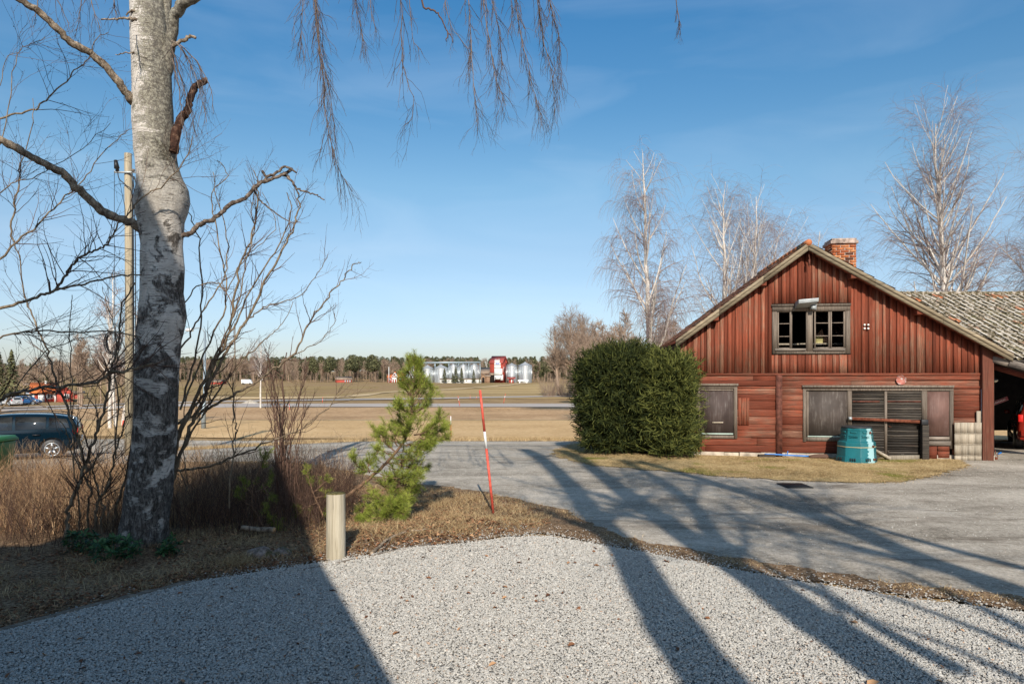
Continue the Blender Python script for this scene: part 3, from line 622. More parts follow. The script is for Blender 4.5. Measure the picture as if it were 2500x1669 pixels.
# dense mass behind, one object
def mass():
    m = MB()
    src = {}
    for k in ('spruce', 'pine'):
        src[k] = [conifer_mesh(90 + i, 15, 3.0, k)[1] for i in range(2)]
    src['bare'] = [far_bare(95 + i, 13.5, 4.2, True) for i in range(2)]
    def merged(q):
        ms = q if isinstance(q, tuple) else (q,); v = []; f = []; t = []; n = 0
        for mm in ms:
            off = 0
            for vv in mm.v: v.append(vv)
            for ff, tt in zip(mm.f, mm.t): f.append(ff + n); t.append(tt)
            n += mm.n
        return np.concatenate(v), f, t
    mg = {k: [merged(q) for q in v] for k, v in src.items()}
    r = np.random.default_rng(5)
    for i in range(1500):
        px = r.uniform(-150, 1480); d = r.uniform(455, 640) if px > 420 else r.uniform(330, 560); x = (px - CX) / F * d
        ridge = i >= 1150; low = 620 <= i < 1150; conif = r.uniform() < (.6 if d > 560 else .12)
        if low: d = r.uniform(440, 470) if px > 420 else r.uniform(325, 420); x = (px - CX) / F * d; conif = r.uniform() < .10
        if ridge: d = r.uniform(500, 600); x = (px - CX) / F * d; conif = r.uniform() < .9
        k = ('spruce' if r.uniform() < .5 else 'pine') if conif else 'bare'
        V, Fs, Ts = mg[k][r.integers(0, 2)]; sc = (r.uniform(46, 58) / F * d - max(0, tz(x, d) - .8)) / 14.5
        if px < 420: sc *= .72
        if low: sc *= r.uniform(.28, .6)
        a = r.uniform(0, 6.28); c, s_ = math.cos(a), math.sin(a)
        W_ = np.stack([V[:, 0] * c - V[:, 1] * s_, V[:, 0] * s_ + V[:, 1] * c, V[:, 2]], 1) * sc + [x, d, tz(x, d)]
        b0 = m.n; m.v.append(W_); m.n += len(W_)
        for ff, tt in zip(Fs, Ts): m.f.append(ff + b0); m.t.append(tt * (.6 if conif else 1) + (0 if conif else .0))
        m.mi = getattr(m, 'mi', []) + [np.full(sum(len(ff) for ff in Fs), 0 if conif else 1)]
    o = m.build('woodland', [M['farconifer'], M['farbare']])
    o.data.polygons.foreach_set("material_index", np.concatenate(m.mi)); tag(o, 'mixed pine and bare woodland filling the horizon', kind='stuff')
mass()
# pines in front of the silos
for i, (px, top, base_, k, lb) in enumerate(((1085, 902, 935.5, 'spruce', 'dark pine in front of the silos, leftmost of the row'), (1105.5, 911, 935, 'spruce', 'small dark pine before the white wall, second from the left'), (1113, 896.5, 934, 'spruce', 'thin pine before the first narrow silo'),
        (1127, 899.5, 934.5, 'spruce', 'bushy pine before the middle narrow silo'), (1156.5, 904, 934.5, 'spruce', 'pine before the right narrow silo'), (1171, 921, 934, 'spruce', 'smallest conifer at the right end of the white wall'))):
    d = 372; o_ = far_tree(k, ground_at(px, d), (base_ - top) / F * d / 15, lb, 'pines in front of the grain silos', i % 2); o_.scale.x *= 1.25; o_.scale.y *= 1.25; o_.scale.z *= 1.08
# big spruce at the left edge and its neighbours, wood behind the red cottage
far_tree('spruce', ground_at(28, 118), .62, 'pointed spruce standing over the cottage at the left edge', None, 0)
far_tree('spruce', ground_at(-5, 125), .66, 'spruce cut by the left edge of the photo', None, 1)
for i in range(16):
    px = random.uniform(-40, 330); d = random.uniform(150, 240)
    far_tree('bare', ground_at(px, d), random.uniform(.45, .72), 'low bare tree in the thicket behind the red cottage', 'bare trees behind the red cottage')
for i in range(9):
    px = random.uniform(190, 330); d = random.uniform(90, 120)
    far_tree('bare', ground_at(px, d), random.uniform(.48, .68), 'bare tree of the thicket left of the big birch trunk', 'bare trees in the thicket by the utility pole')
for i in range(17):
    px = random.uniform(1415, 1700) if i > 2 else random.uniform(1440, 1500); d = random.uniform(82, 125)
    far_tree('bare', ground_at(px, d), random.uniform(.62, .78) * d / 92, 'bare tree of the wood beyond the spruce hedge', 'bare trees between the spruce hedge and the barn roof')
number_from_left()
# bushes at foot of the field corner trees
def bush(name, label, cat, loc, r, h, n, mat='stem', group=None, lean=0, rad=.004, twigs=3, ang=28, tone=(0, 1)):
    """multi-stemmed leafless bush: arching stems with side twigs"""
    t = thing(name, label, cat, loc, 0, group); m = MB(); K = 7
    a = rng.uniform(0, 6.28, n); rr = r * .35 * np.sqrt(rng.uniform(0, 1, n)); p = np.stack([rr * np.cos(a), rr * np.sin(a), np.full(n, -.05)], 1)
    d = unit(np.stack([np.cos(a) * .35 + rng.normal(0, .2, n) + lean, np.sin(a) * .35 + rng.normal(0, .2, n), np.ones(n)], 1)); Ls = h * rng.uniform(.45, 1.1, n)
    out = np.empty((n, K, 3)); out[:, 0] = p
    for k in range(1, K): d = unit(d + rng.normal(0, .08, (n, 3))); out[:, k] = out[:, k - 1] + d * (Ls / (K - 1))[:, None]
    rd = (rad * rng.uniform(.7, 1.6, n))[:, None] * np.linspace(1, .35, K)
    m.tubes(out, rd, 4, rng.uniform(*tone, n))
    if twigs:
        B, BR = grow(out, rd, n * twigs, .25, .95, ang, h * .3, 5, .25, .12, .6, .4, rmin=rad * .3); m.tubes(B, BR, 3, rng.uniform(*tone, len(B)))
        C, CR = grow(B, BR, n * twigs * 2, .2, 1, 35, h * .12, 4, .2, .15, .6, .4, rmin=rad * .25); m.tubes(C, CR, 3, rng.uniform(*tone, len(C)))
    m.build('stems', M[mat], t); return t
for i, (px, py) in enumerate(((1340, 968), (1383, 968), (1408, 967))):
    bush('bare_bush', ['bare bush at the foot of the shorter field corner tree', 'low bush between the two field corner trees', 'low bush right of the tall field corner tree'][i], 'bush', tuple(gp(px, py)), 3, 3.4, 110, 'farbare', 'bushes under the field corner trees', rad=.02)
# ------------------------------------------------------------------ the big birch
from mathutils import noise as mnoise
BD = 8.4
bb = at(346, 1342, BD); bb.z = tz(bb.x, bb.y) - .05
birch = thing('birch_tree', 'massive old birch with lichen, scars and bare crooked limbs in the left foreground', 'tree', tuple(bb))
rows = [(-1500, 398, 402), (-1000, 372, 400), (-500, 345, 396), (-150, 330, 400), (0, 319, 404), (100, 321, 412), (200, 325, 417), (300, 325, 421), (370, 330, 427), (400, 334, 431), (430, 337, 442), (460, 336, 458), (490, 330, 461), (515, 334, 456), (540, 339, 447), (600, 347, 443), (650, 346, 448),
        (715, 345, 446), (772, 341, 453), (800, 337, 448), (830, 333, 441), (906, 331, 435), (983, 330, 432), (1060, 328, 431), (1136, 320, 422), (1200, 309, 419), (1250, 303, 412), (1290, 296, 409), (1330, 289, 405), (1375, 282, 402)]
def trunk_mesh():
    m = MB(); S = 48
    yy = np.concatenate([np.arange(-1500, 0, 25), np.arange(0, 1376, 6)]); Lf = np.interp(yy, [r[0] for r in rows], [r[1] for r in rows]); Rt = np.interp(yy, [r[0] for r in rows], [r[2] for r in rows])
    V = []
    for y, l, r in zip(yy[::-1], Lf[::-1], Rt[::-1]):
        c = at((l + r) / 2, y, BD); rad = (r - l) / 2 / F * BD * .955; base_ = max(0, (y - 1150) / 225)
        for k in range(S):
            a = 2 * math.pi * k / S; u = Vector((math.cos(a), math.sin(a), 0))
            q = Vector((u.x * 3.2, u.y * 3.2, c.z * 1.5)); w = 1 + .045 * mnoise.noise(q) + .018 * mnoise.noise(q * 4) + base_ * .22 * mnoise.noise(Vector((u.x * 2.2, u.y * 2.2, c.z * .7 + 3))) + (.012 + .03 * base_) * mnoise.noise(Vector((u.x * 9, u.y * 9, c.z * 7)))
            V.append(c + u * rad * w)
    n = len(yy); idx = np.arange(n * S).reshape(n, S)
    A = idx[:-1]; B = idx[1:]; m.add(np.array([tuple(v) for v in V]), np.stack([A, np.roll(A, -1, 1), np.roll(B, -1, 1), B], -1).reshape(-1, 4))
    return m
def big_bark():
    t = NT('old_birch_bark'); ob = t.map(); z = t.sep(ob)[2]
    lines = t.noise(t.map((5, 5, 60)), 1.3, 6, .7, .5); big = t.noise(t.map((1.2, 1.2, 1.5), loc=(2, 6, 1)), 2.2, 6, .65, .8); mid = t.noise(t.map((1, 1, .8), loc=(3, 2, 9)), 7, 6, .7); fine = t.noise(ob, 30, 6, .8)
    white = t.ramp(mid, [(.3, (.50, .45, .40)), (.7, (.80, .75, .69))])
    c = t.mix(t.ramp(lines, [(.55, 0), (.61, .9)]), white, (.10, .075, .06))
    # fissured black bark low down and in blotches higher up
    g = t.math('ADD', t.math('MULTIPLY', z, -.125), t.math('MULTIPLY', big, 2.3))
    k = t.ramp(t.math('MULTIPLY', t.math('ADD', g, t.math('MULTIPLY', mid, 1.1)), .5), [(.66, 0), (.74, .95)])
    fis = t.noise(t.map((1, 1, .35)), 22, 7, .8, 1.2)
    dk = t.ramp(fis, [(.38, (.012, .010, .009)), (.47, (.075, .062, .052)), (.56, (.22, .195, .175)), (.66, (.50, .47, .44))])
    c = t.mix(k, c, dk)
    # lichen crust on the upper trunk, thickest on the right
    hi = t.ramp(z, [(3.6 / 10, 0), (4.6 / 10, 1)]) if False else t.math('MULTIPLY', t.math('SUBTRACT', z, 3.7), .9)
    hi = t.math('MINIMUM', t.math('MAXIMUM', hi, 0.0), 1.0)
    x = t.sep(ob)[0]; lx = t.math('ADD', t.math('MULTIPLY', x, .95), t.math('ADD', t.math('MULTIPLY', fine, .9), t.math('MULTIPLY', big, .75)))
    lk = t.math('MULTIPLY', hi, t.ramp(lx, [(.90, 0), (.95, .85)]))
    c = t.mix(lk, c, t.ramp(fine, [(.40, (.03, .026, .02)), (.49, (.12, .105, .075)), (.58, (.34, .32, .25))]))
    h = t.math('ADD', t.math('MULTIPLY', fine, .8), t.math('ADD', t.math('MULTIPLY', lines, .35), t.math('MULTIPLY', fis, t.math('MULTIPLY', k, 1.6))))
    return t.out(c, .88, 0, t.bump(h, .9, .03), .15)
M['bigbark'] = big_bark()
trunk_mesh().build('trunk', M['bigbark'], birch, True, world=True)
def part(nm, lst, mat, sides=9, parent=birch):
    m = MB()
    for P, r in lst: m.tubes(P, r * (1 + rng.normal(0, .07, len(r))), sides, .5, True)
    return m.build(nm, M[mat], parent, True, world=True)
# upper leaders that part from the trunk
part('leader', [tr([(380, 420), (392, 300), (398, 220), (404, 150), (406, 60), (412, -60), (430, -300), (440, -700)], (BD + .16, BD - .05), 10, 8)], 'bigbark', 16)
part('leader', [tr([(380, 330), (396, 240), (410, 150), (418, 90), (428, 40), (448, 10), (480, -10), (560, -60), (700, -200), (820, -400)], (BD + .17, BD - .6), 15, 9)], 'bigbark', 16)
part('limb', [tr([(345, 262), (322, 250), (306, 222), (285, 195), (250, 155), (220, 130), (180, 108), (150, 80), (120, 52), (85, 22), (50, 0), (-10, -50), (-120, -90)], (BD, BD - 1.2), 10, 7)], 'bark_limb', 12)
part('limb', [tr([(360, 575), (338, 552), (300, 538), (258, 520), (230, 497), (200, 470), (172, 440), (150, 421), (120, 405), (85, 388), (50, 366), (20, 350), (-10, 335), (-120, 270)], (BD, BD - 1.0), 11, 8)], 'bark_limb', 12)
part('broken_limb', [tr([(424, 372), (430, 330), (440, 292), (458, 268), (463, 242), (478, 212), (494, 202), (507, 196)], (BD - .1, BD + .1), 11, 7)], 'bark_dead', 10)
LB = tr([(430, 575), (448, 574), (466, 570), (484, 550), (510, 540), (540, 520), (562, 500), (590, 488), (605, 478), (628, 452), (650, 442), (676, 432), (696, 424), (712, 412)], (BD, BD + .5), 6.5, 4)
part('crooked_limb', [LB, tr([(644, 446), (650, 432), (640, 417)], BD + .4, 4, 3), tr([(650, 432), (672, 424), (690, 408), (706, 410), (724, 422)], BD + .4, 4, 2), tr([(692, 428), (712, 440), (722, 458), (735, 465), (752, 470), (768, 474), (780, 482), (792, 488)], BD + .5, 3, 1.3),
                     tr([(722, 458), (728, 474)], BD + .5, 2, 1), tr([(620, 462), (632, 487), (652, 505), (680, 525), (710, 541), (735, 543)], BD + .4, 2.4, .8)], 'bark_grey', 8)
part('stub', [tr([(335, 50), (318, 46), (300, 44), (285, 47), (247, 48)], BD - .2, 4, 2), tr([(330, 26), (318, 28), (308, 38)], BD - .2, 3, 2), tr([(328, 128), (300, 130), (282, 134)], BD - .2, 2, 1)], 'bark_limb', 6)
part('stub', [tr([(420, 115), (448, 98), (465, 88), (478, 93)], BD - .1, 5, 3.5)], 'bark_limb', 7)
# drooping twigs right of the trunk and at the top left
def hang(tracks, d, n2, n3, spread_, len2, mat='neartwig', r0=1.6, nm='hanging_twigs', droop=1.5, tone=(.0, .9)):
    A = [tr(t_, d, r0, .5, 3, .008) for t_ in tracks]; P, Rd = stack(A, 16); m = MB(); m.tubes(P, Rd, 5, rng.uniform(.5, 1, len(P)))
    B, BR = grow(P, Rd, n2, .02, .92, spread_, len2, 8, -droop, .16, .7, .5, rmin=.0016, rmax=.004); m.tubes(B, BR, 3, rng.uniform(*tone, len(B)))
    C, CR = grow(B, BR, n3, .1, .95, 38, len2 * .38, 5, -droop * .6, .2, .7, .5, rmin=.0014, rmax=.002); m.tubes(C, CR, 3, rng.uniform(*tone, len(C)))
    return m.build(nm, M[mat], birch, world=True)
hang([[(418, 100), (440, 115), (470, 170), (490, 230), (505, 300)], [(418, 110), (430, 150), (450, 220), (470, 300), (480, 345)], [(415, 130), (435, 200), (440, 260), (450, 330)], [(440, 110), (480, 150), (515, 220), (522, 280)]], BD - .2, 60, 150, 30, .45)
hang([[(120, -60), (150, 20), (170, 60)], [(200, -80), (225, 10), (245, 70)], [(90, -60), (90, 20), (80, 70)], [(270, -60), (280, 20), (285, 50)], [(200, -60), (195, 20), (190, 50)]], BD - .8, 30, 60, 30, .3)
# the long limb that carries the curtain of twigs over the yard
CL = tr([(420, -150), (560, -290), (760, -380), (980, -420), (1200, -430), (1420, -420), (1640, -380), (1720, -330)], (BD - .1, 8.0), 16, 3, 4, .02)
part('limb', [CL], 'bark_limb', 8)
cur = [([(745, -380), (760, -150), (768, -20), (774, 80), (783, 150), (793, 205), (790, 250), (800, 300), (812, 370), (826, 415), (842, 440), (860, 468)], 60, 170, .55, 2.4),
       ([(760, -380), (765, -100), (772, 40), (780, 120), (800, 200), (815, 290), (818, 350)], 55, 150, .45, 1.8),
       ([(720, -370), (745, -120), (738, 20), (735, 90), (745, 150)], 32, 80, .45, 1.4),
       ([(850, -400), (862, -100), (868, 20), (880, 70), (888, 110)], 36, 80, .40, 1.2), ([(880, -400), (895, -120), (905, 20), (920, 80)], 24, 50, .30, 1.2),
       ([(960, -415), (972, -100), (978, 20), (980, 110), (986, 165), (1004, 225), (1009, 262), (1004, 290), (985, 308)], 30, 60, .42, 1.4),
       ([(990, -415), (995, -80), (1005, 60), (1015, 110), (1028, 120)], 16, 30, .25, 1.2),
       ([(1060, -420), (1080, -60), (1095, 40), (1120, 90), (1145, 120)], 20, 46, .30, 1.2), ([(1130, -430), (1140, -60), (1150, 100), (1156, 200), (1162, 270), (1165, 300)], 44, 120, .42, 1.5),
       ([(1165, -430), (1175, -60), (1190, 80), (1206, 180), (1222, 220), (1236, 258)], 46, 130, .42, 1.5), ([(1190, -430), (1200, -60), (1215, 60), (1225, 140), (1228, 170)], 36, 90, .38, 1.4),
       ([(1240, -430), (1252, -60), (1268, 60), (1280, 130), (1300, 210), (1315, 260), (1325, 284)], 50, 140, .42, 1.5), ([(1290, -430), (1305, -60), (1325, 80), (1342, 150), (1352, 230), (1358, 302)], 46, 130, .42, 1.5),
       ([(1330, -430), (1340, -60), (1352, 40), (1365, 100), (1370, 150), (1374, 240)], 40, 100, .35, 1.4), ([(1240, -430), (1245, -60), (1250, 40), (1246, 75)], 24, 60, .3, 1.2),
       ([(1640, -380), (1648, -60), (1652, 20), (1658, 60), (1653, 96)], 14, 30, .20, 1.6)]
for t_, a_, b_, ln, r0 in cur: hang([t_], 7.9 + random.uniform(-.3, .5), a_, b_, 22, ln, r0=r0, nm='hanging_strand')
part('dead_twig', [tr([(1010, -200), (1030, 0), (1048, 22), (1066, 30), (1078, 46), (1086, 66), (1092, 80), (1090, 102)], 7.8, 2.6, 1.3), tr([(1092, 80), (1102, 86), (1106, 105)], 7.8, 1.5, .9)], 'twigdark', 5)

# ------------------------------------------------------------------ hazels and shrubs round the birch
def shrub(name, label, cat, tracks, d, n2, n3, len2, base_px, ang=38, up=.25, mat='bark_shrub', twm='twigdark', tone=(0, 1), group=None, n4=0, t0=.15):
    b = at(*base_px, d if np.ndim(d) == 0 else d[0]); b.z = tz(b.x, b.y) - .03
    t = thing(name, label, cat, tuple(b), 0, group); m = MB(); w = MB()
    A = []
    for q in tracks:
        px, r0, r1 = q[:3]; dd = q[3] if len(q) > 3 else d
        a = tr(px, dd, r0 * .8, r1 * .85, 4, .010); A.append(a); m.tubes(a[0], a[1], 7)
    P, Rd = stack(A, 18)
    B, BR = grow(P, Rd, n2, t0, .97, ang, len2, 8, up, .13, .5, .3, rmin=.0022, rmax=.009); w.tubes(B, BR, 4, rng.uniform(*tone, len(B)))
    C, CR = grow(B, BR, n3, .15, .95, 36, len2 * .42, 6, up * .6, .16, .6, .4, rmin=.0014, rmax=.003); w.tubes(C, CR, 3, rng.uniform(*tone, len(C)))
    # buds
    if n4:
        i = rng.integers(0, len(C), n4); k = rng.integers(1, 6, n4); p = C[i, k]; q = unit(rng.normal(size=(n4, 3))) * .007
        w.tubes(np.stack([p, p + q * .5, p + q], 1), np.tile([.0035, .004, .001], (n4, 1)), 3, 0.0)
    m.build('stems', M[mat], t, True, world=True); w.build('twigs', M[twm], t, world=True)
    return t
gs = 'leafless shrubs round the big birch'
shrub('hazel_shrub', 'tall leafless hazel reaching in over the left edge, its long boughs crossing the sky', 'shrub', [
    ([(-260, 800), (-60, 765), (0, 752), (60, 735), (100, 722), (125, 712), (140, 700), (155, 680), (165, 662), (180, 640), (210, 622), (238, 608), (262, 596), (272, 572), (300, 540), (330, 500), (370, 470), (410, 440), (440, 405), (460, 370), (470, 335)], 5, 1.2),
    ([(140, 708), (170, 700), (210, 692), (260, 678), (300, 671), (345, 671)], 3.4, 2),
    ([(-260, 1040), (-60, 990), (0, 978), (30, 962), (90, 950), (170, 940), (240, 930), (270, 912), (310, 903), (350, 895), (384, 886)], 5.5, 3, (7.4, 7.8)),
    ([(-80, 700), (0, 635), (30, 600), (80, 560), (120, 520), (160, 480), (200, 440), (240, 390), (285, 340), (316, 315)], 3.6, .8, (8.6, 9.2)),
    ([(-60, 860), (30, 815), (100, 808), (200, 810), (290, 812), (345, 824)], 3, 1.6), ([(-20, 500), (10, 460), (50, 440), (110, 420), (200, 360), (270, 300)], 2, .7),
    ([(0, 290), (50, 275), (95, 262), (120, 235), (160, 200), (185, 175), (215, 140), (240, 95), (265, 80)], 3, .8), ([(-40, 400), (10, 330), (30, 200), (45, 130), (75, 110), (110, 92)], 1.8, .6),
    ([(0, 210), (20, 140), (45, 128)], 1.2, .6), ([(35, 590), (30, 540), (40, 480), (48, 430), (50, 400), (80, 300), (80, 240)], 3, .8), ([(0, 1010), (30, 960), (120, 850), (260, 815)], 2.4, 1)],
    7.9, 210, 620, .62, (-200, 1250), 42, .10, n4=1500)
shrub('hazel_shrub', 'many-stemmed hazel growing left of the birch trunk behind the evergreen leaves', 'shrub', [
    ([(160, 1310), (164, 1260), (172, 1230), (190, 1190), (200, 1160), (215, 1110), (232, 1070), (245, 1030), (258, 985), (266, 940), (272, 900), (283, 860), (292, 800), (300, 740), (330, 690)], 6, 2),
    ([(212, 1150), (205, 1120), (195, 1080), (180, 1040), (165, 1000), (150, 960), (135, 920), (120, 870), (100, 820), (80, 770), (60, 720), (48, 660), (35, 590)], 4.5, 1.5),
    ([(190, 1300), (195, 1250), (190, 1200), (180, 1150), (178, 1080), (175, 1000), (172, 930), (170, 850), (172, 760), (176, 720)], 2.6, 1, 8.6),
    ([(215, 1310), (215, 1240), (222, 1200), (205, 1160), (190, 1130), (175, 1100), (165, 1060), (130, 1010), (60, 960)], 3.4, 1, 8.7),
    ([(235, 1310), (232, 1250), (245, 1215), (262, 1190), (272, 1150), (280, 1100), (300, 1050), (310, 1010), (318, 960)], 4.5, 1.6, 8.5), ([(250, 1300), (252, 1240), (240, 1200), (225, 1150), (218, 1100), (200, 1050)], 3.5, 1.4, 8.6),
    ([(278, 1300), (282, 1260), (295, 1200), (310, 1150), (325, 1080)], 5, 2, 8.9), ([(215, 1165), (230, 1130), (255, 1090), (290, 1070), (330, 1050)], 2, 1), ([(240, 1040), (235, 1000), (210, 960), (180, 960)], 2, .8),
    ([(283, 1120), (288, 1000), (284, 900), (290, 860), (280, 800), (262, 750), (250, 700)], 2.5, .8, 9.6), ([(288, 880), (310, 850), (345, 800), (350, 740)], 2, .8, 9.6)],
    8.4, 190, 640, .55, (215, 1312), 40, .2, n4=700, group=gs)
shrub('hazel_shrub', 'arching leafless shrub right of the birch, its stems sweeping up to the right', 'shrub', [
    ([(420, 1175), (436, 1120), (452, 1080), (470, 1030), (495, 975), (515, 930), (540, 880), (560, 850), (590, 800), (607, 776), (640, 700), (665, 655), (690, 610), (710, 575), (720, 540), (729, 510), (728, 480), (718, 450), (700, 425)], 6, 1.5),
    ([(425, 1170), (432, 1090), (445, 1040), (470, 990), (500, 930), (520, 880), (545, 850), (560, 790), (575, 720), (585, 650), (610, 590), (625, 530), (632, 470), (628, 440)], 6.5, 1.4),
    ([(440, 1060), (470, 1000), (500, 960), (515, 900), (540, 840), (570, 800), (600, 730), (640, 660), (680, 600), (705, 540), (712, 500), (700, 470)], 4, 1.2),
    ([(430, 1035), (470, 1015), (500, 1002), (540, 980), (580, 957), (620, 935), (660, 908), (700, 880), (725, 850), (745, 810), (765, 770), (790, 740), (812, 710), (833, 690), (850, 660), (868, 642), (882, 640)], 4.5, 1.2),
    ([(690, 885), (720, 868), (760, 845), (785, 832), (805, 805), (818, 780), (814, 765)], 1.6, .7), ([(480, 1020), (520, 975), (550, 930), (575, 905), (600, 870), (640, 838), (665, 815), (690, 790), (716, 735)], 3, .8),
    ([(600, 790), (630, 760), (660, 745), (700, 735), (735, 720), (760, 690), (780, 660), (800, 620)], 2.2, .7),
    ([(422, 1146), (460, 1146), (500, 1140), (540, 1128), (580, 1112), (620, 1095), (670, 1072), (720, 1055), (760, 1030), (800, 995), (820, 965), (835, 935)], 4, 1),
    ([(560, 1240), (570, 1100), (575, 1050), (572, 1020), (568, 950), (573, 880), (574, 790)], 2.6, 1.6, 7.6), ([(430, 860), (460, 830), (480, 790), (500, 750), (540, 690), (555, 640), (550, 560), (530, 480), (520, 420)], 3, 1.0),
    ([(450, 740), (480, 700), (530, 690), (555, 705), (590, 640), (630, 600), (672, 560), (665, 520), (640, 470)], 2, .8), ([(440, 1000), (470, 900), (485, 820), (492, 720), (488, 600), (470, 540), (455, 510)], 3.4, 1.2, 9.4),
    ([(450, 980), (500, 860), (545, 770), (552, 700), (540, 620), (525, 540), (517, 470), (560, 430), (530, 392)], 3, 1, 9.3), ([(500, 950), (560, 800), (590, 700), (600, 640), (622, 560), (612, 510), (628, 440), (620, 415)], 2.4, 1),
    ([(445, 1100), (475, 1040), (500, 1010), (510, 980), (520, 930)], 3.5, 1.5), ([(440, 1150), (458, 1200), (448, 1100), (452, 1060)], 2, 1)],
    9.0, 230, 640, .42, (430, 1190), 36, .25, n4=500, group=gs)
# broom-like shrub between birch and bollard
tk = []
for i in range(19):
    x = 690 + random.gauss(0, 14); tp = random.uniform(640, 800); ty = random.uniform(850, 1010)
    tk.append(([(x, 1235), (x + random.gauss(0, 5), 1150), (x * .7 + tp * .3, 1070), (x * .35 + tp * .65, (1070 + ty) / 2), (tp, ty)], random.uniform(1.6, 3), .7, 9.8 + random.uniform(-.3, .3)))
tk += [([(692, 1240), (694, 1150), (690, 1060), (694, 1000), (692, 930), (700, 860)], 5, 1.5), ([(692, 1100), (682, 1000), (668, 940), (655, 880), (650, 850)], 2.4, 1)]
shrub('broom_shrub', 'upright twiggy shrub of thin reddish stems behind the wooden post', 'shrub', tk, 9.8, 190, 420, .30, (692, 1240), 30, .5, mat='twigdark', tone=(.2, 1), group=gs)

# ------------------------------------------------------------------ dry undergrowth, grass, leaves
def blades(m, P, h, lean, w, K=4, tone=None, curl=.5):
    n = len(P); a = rng.uniform(0, 6.28, n); d = np.stack([np.cos(a), np.sin(a)], 1); s_ = np.linspace(0, 1, K)
    out = np.zeros((n, K, 3)); out[:, :, 0] = P[:, 0:1] + d[:, 0:1] * (lean * h)[:, None] * s_ ** 1.7; out[:, :, 1] = P[:, 1:2] + d[:, 1:2] * (lean * h)[:, None] * s_ ** 1.7
    out[:, :, 2] = P[:, 2:3] + h[:, None] * (s_ - curl * np.minimum(lean, 1.6)[:, None] * .45 * s_ ** 3)
    wd = np.stack([-np.sin(a), np.cos(a), np.zeros(n)], 1) * (w[:, None] / 2)
    b = rng.uniform(0, 6.28, n); wd = np.stack([np.cos(b), np.sin(b), np.zeros(n)], 1) * (w[:, None] / 2)
    tp = np.linspace(1, .12, K)
    V = np.stack([out - wd[:, None] * tp[None, :, None], out + wd[:, None] * tp[None, :, None]], 2).reshape(n * K * 2, 3)
    idx = np.arange(n * K * 2).reshape(n, K, 2); f = np.stack([idx[:, :-1, 0], idx[:, :-1, 1], idx[:, 1:, 1], idx[:, 1:, 0]], -1).reshape(-1, 4)
    m.add(V, f, np.repeat(rng.uniform(0, 1, n) if tone is None else tone, K - 1))
def pts_in(poly, n, off=.02):
    xs = [p.x for p in poly]; ys = [p.y for p in poly]; out = []
    tot = 0
    while tot < n:
        P = np.column_stack([rng.uniform(min(xs), max(xs), n * 2), rng.uniform(min(ys), max(ys), n * 2)]); P = P[inside(P, poly)]; out.append(P); tot += len(P)
    P = np.concatenate(out)[:n]; return np.column_stack([P, terr(P[:, 0], P[:, 1]) + off])
def clumped(P, amt=1.0, sc=1.1):
    v = np.array([mnoise.noise(Vector((p[0] * sc, p[1] * sc, 0))) for p in P]); return P[rng.uniform(-.5, .5, len(P)) < v * amt + .1]
# tall dry reeds and stems left of and behind the birch
reed = W((-14, 9.1), (-4.9, 9.0), (-3.4, 9.6), (-2.9, 10.4), (-3.0, 13.0), (-5, 14.6), (-9, 15.0), (-15, 14.2))
m = MB(); P = pts_in(reed, 15000); h = rng.uniform(.2, .72, len(P)); blades(m, P, h, rng.uniform(.1, 2.2, len(P)), rng.uniform(.005, .011, len(P)), 4)
P = pts_in(reed, 5000); h = rng.uniform(.35, .85, len(P)); a = rng.uniform(0, 6.28, len(P)); ln = h * rng.uniform(0, .8, len(P))
K = 5; s_ = np.linspace(0, 1, K); S3 = P[:, None, :] + np.stack([np.cos(a)[:, None] * ln[:, None] * s_ ** 1.3, np.sin(a)[:, None] * ln[:, None] * s_ ** 1.3, h[:, None] * s_], -1) + rng.normal(0, .008, (len(P), K, 3))
Rr = rng.uniform(.0016, .0038, len(P))[:, None] * np.linspace(1, .5, K); m.tubes(S3, Rr, 3, rng.uniform(.1, 1, len(P)))
B, BR = grow(S3, Rr, 9000, .4, 1, 35, .14, 3, .1, .1, .7, .6, rmin=.0012); m.tubes(B, BR, 3, rng.uniform(.1, 1, len(B)))
tag(m.build('dry_undergrowth', M['stem']), 'dense tan and brown dry stems filling the verge behind the birch', kind='stuff')
# darker bramble thicket right of the birch
thick = W((-4.1, 8.5), (-2.6, 8.5), (-2.35, 9.2), (-2.5, 11.4), (-3.6, 12.2), (-4.7, 11.8), (-4.6, 9.2))
m = MB(); P = pts_in(thick, 1150); h = rng.uniform(.3, 1.2, len(P)) * rng.uniform(.5, 1, len(P)); a = rng.uniform(0, 6.28, len(P)); ln = h * rng.uniform(0, .5, len(P)); K = 7; s_ = np.linspace(0, 1, K)
S3 = P[:, None, :] + np.stack([np.cos(a)[:, None] * ln[:, None] * s_ ** 1.4, np.sin(a)[:, None] * ln[:, None] * s_ ** 1.4, h[:, None] * s_], -1) + np.cumsum(rng.normal(0, .012, (len(P), K, 3)), 1)
Rr = rng.uniform(.002, .0042, len(P))[:, None] * np.linspace(1, .4, K); m.tubes(S3, Rr, 3, rng.uniform(0, .7, len(P)))
B, BR = grow(S3, Rr, 4200, .2, 1, 42, .26, 5, .15, .16, .7, .5, rmin=.0014); m.tubes(B, BR, 3, rng.uniform(0, .8, len(B)))
P = pts_in(W((-9.5, 7.7), (-5.0, 7.9), (-4.6, 9.6), (-6, 11.5), (-11, 11.5)), 1500); h = rng.uniform(.3, .8, len(P)); a = rng.uniform(0, 6.28, len(P)); ln = h * rng.uniform(0, .7, len(P))
S3 = P[:, None, :] + np.stack([np.cos(a)[:, None] * ln[:, None] * s_ ** 1.4, np.sin(a)[:, None] * ln[:, None] * s_ ** 1.4, h[:, None] * s_], -1) + np.cumsum(rng.normal(0, .012, (len(P), K, 3)), 1)
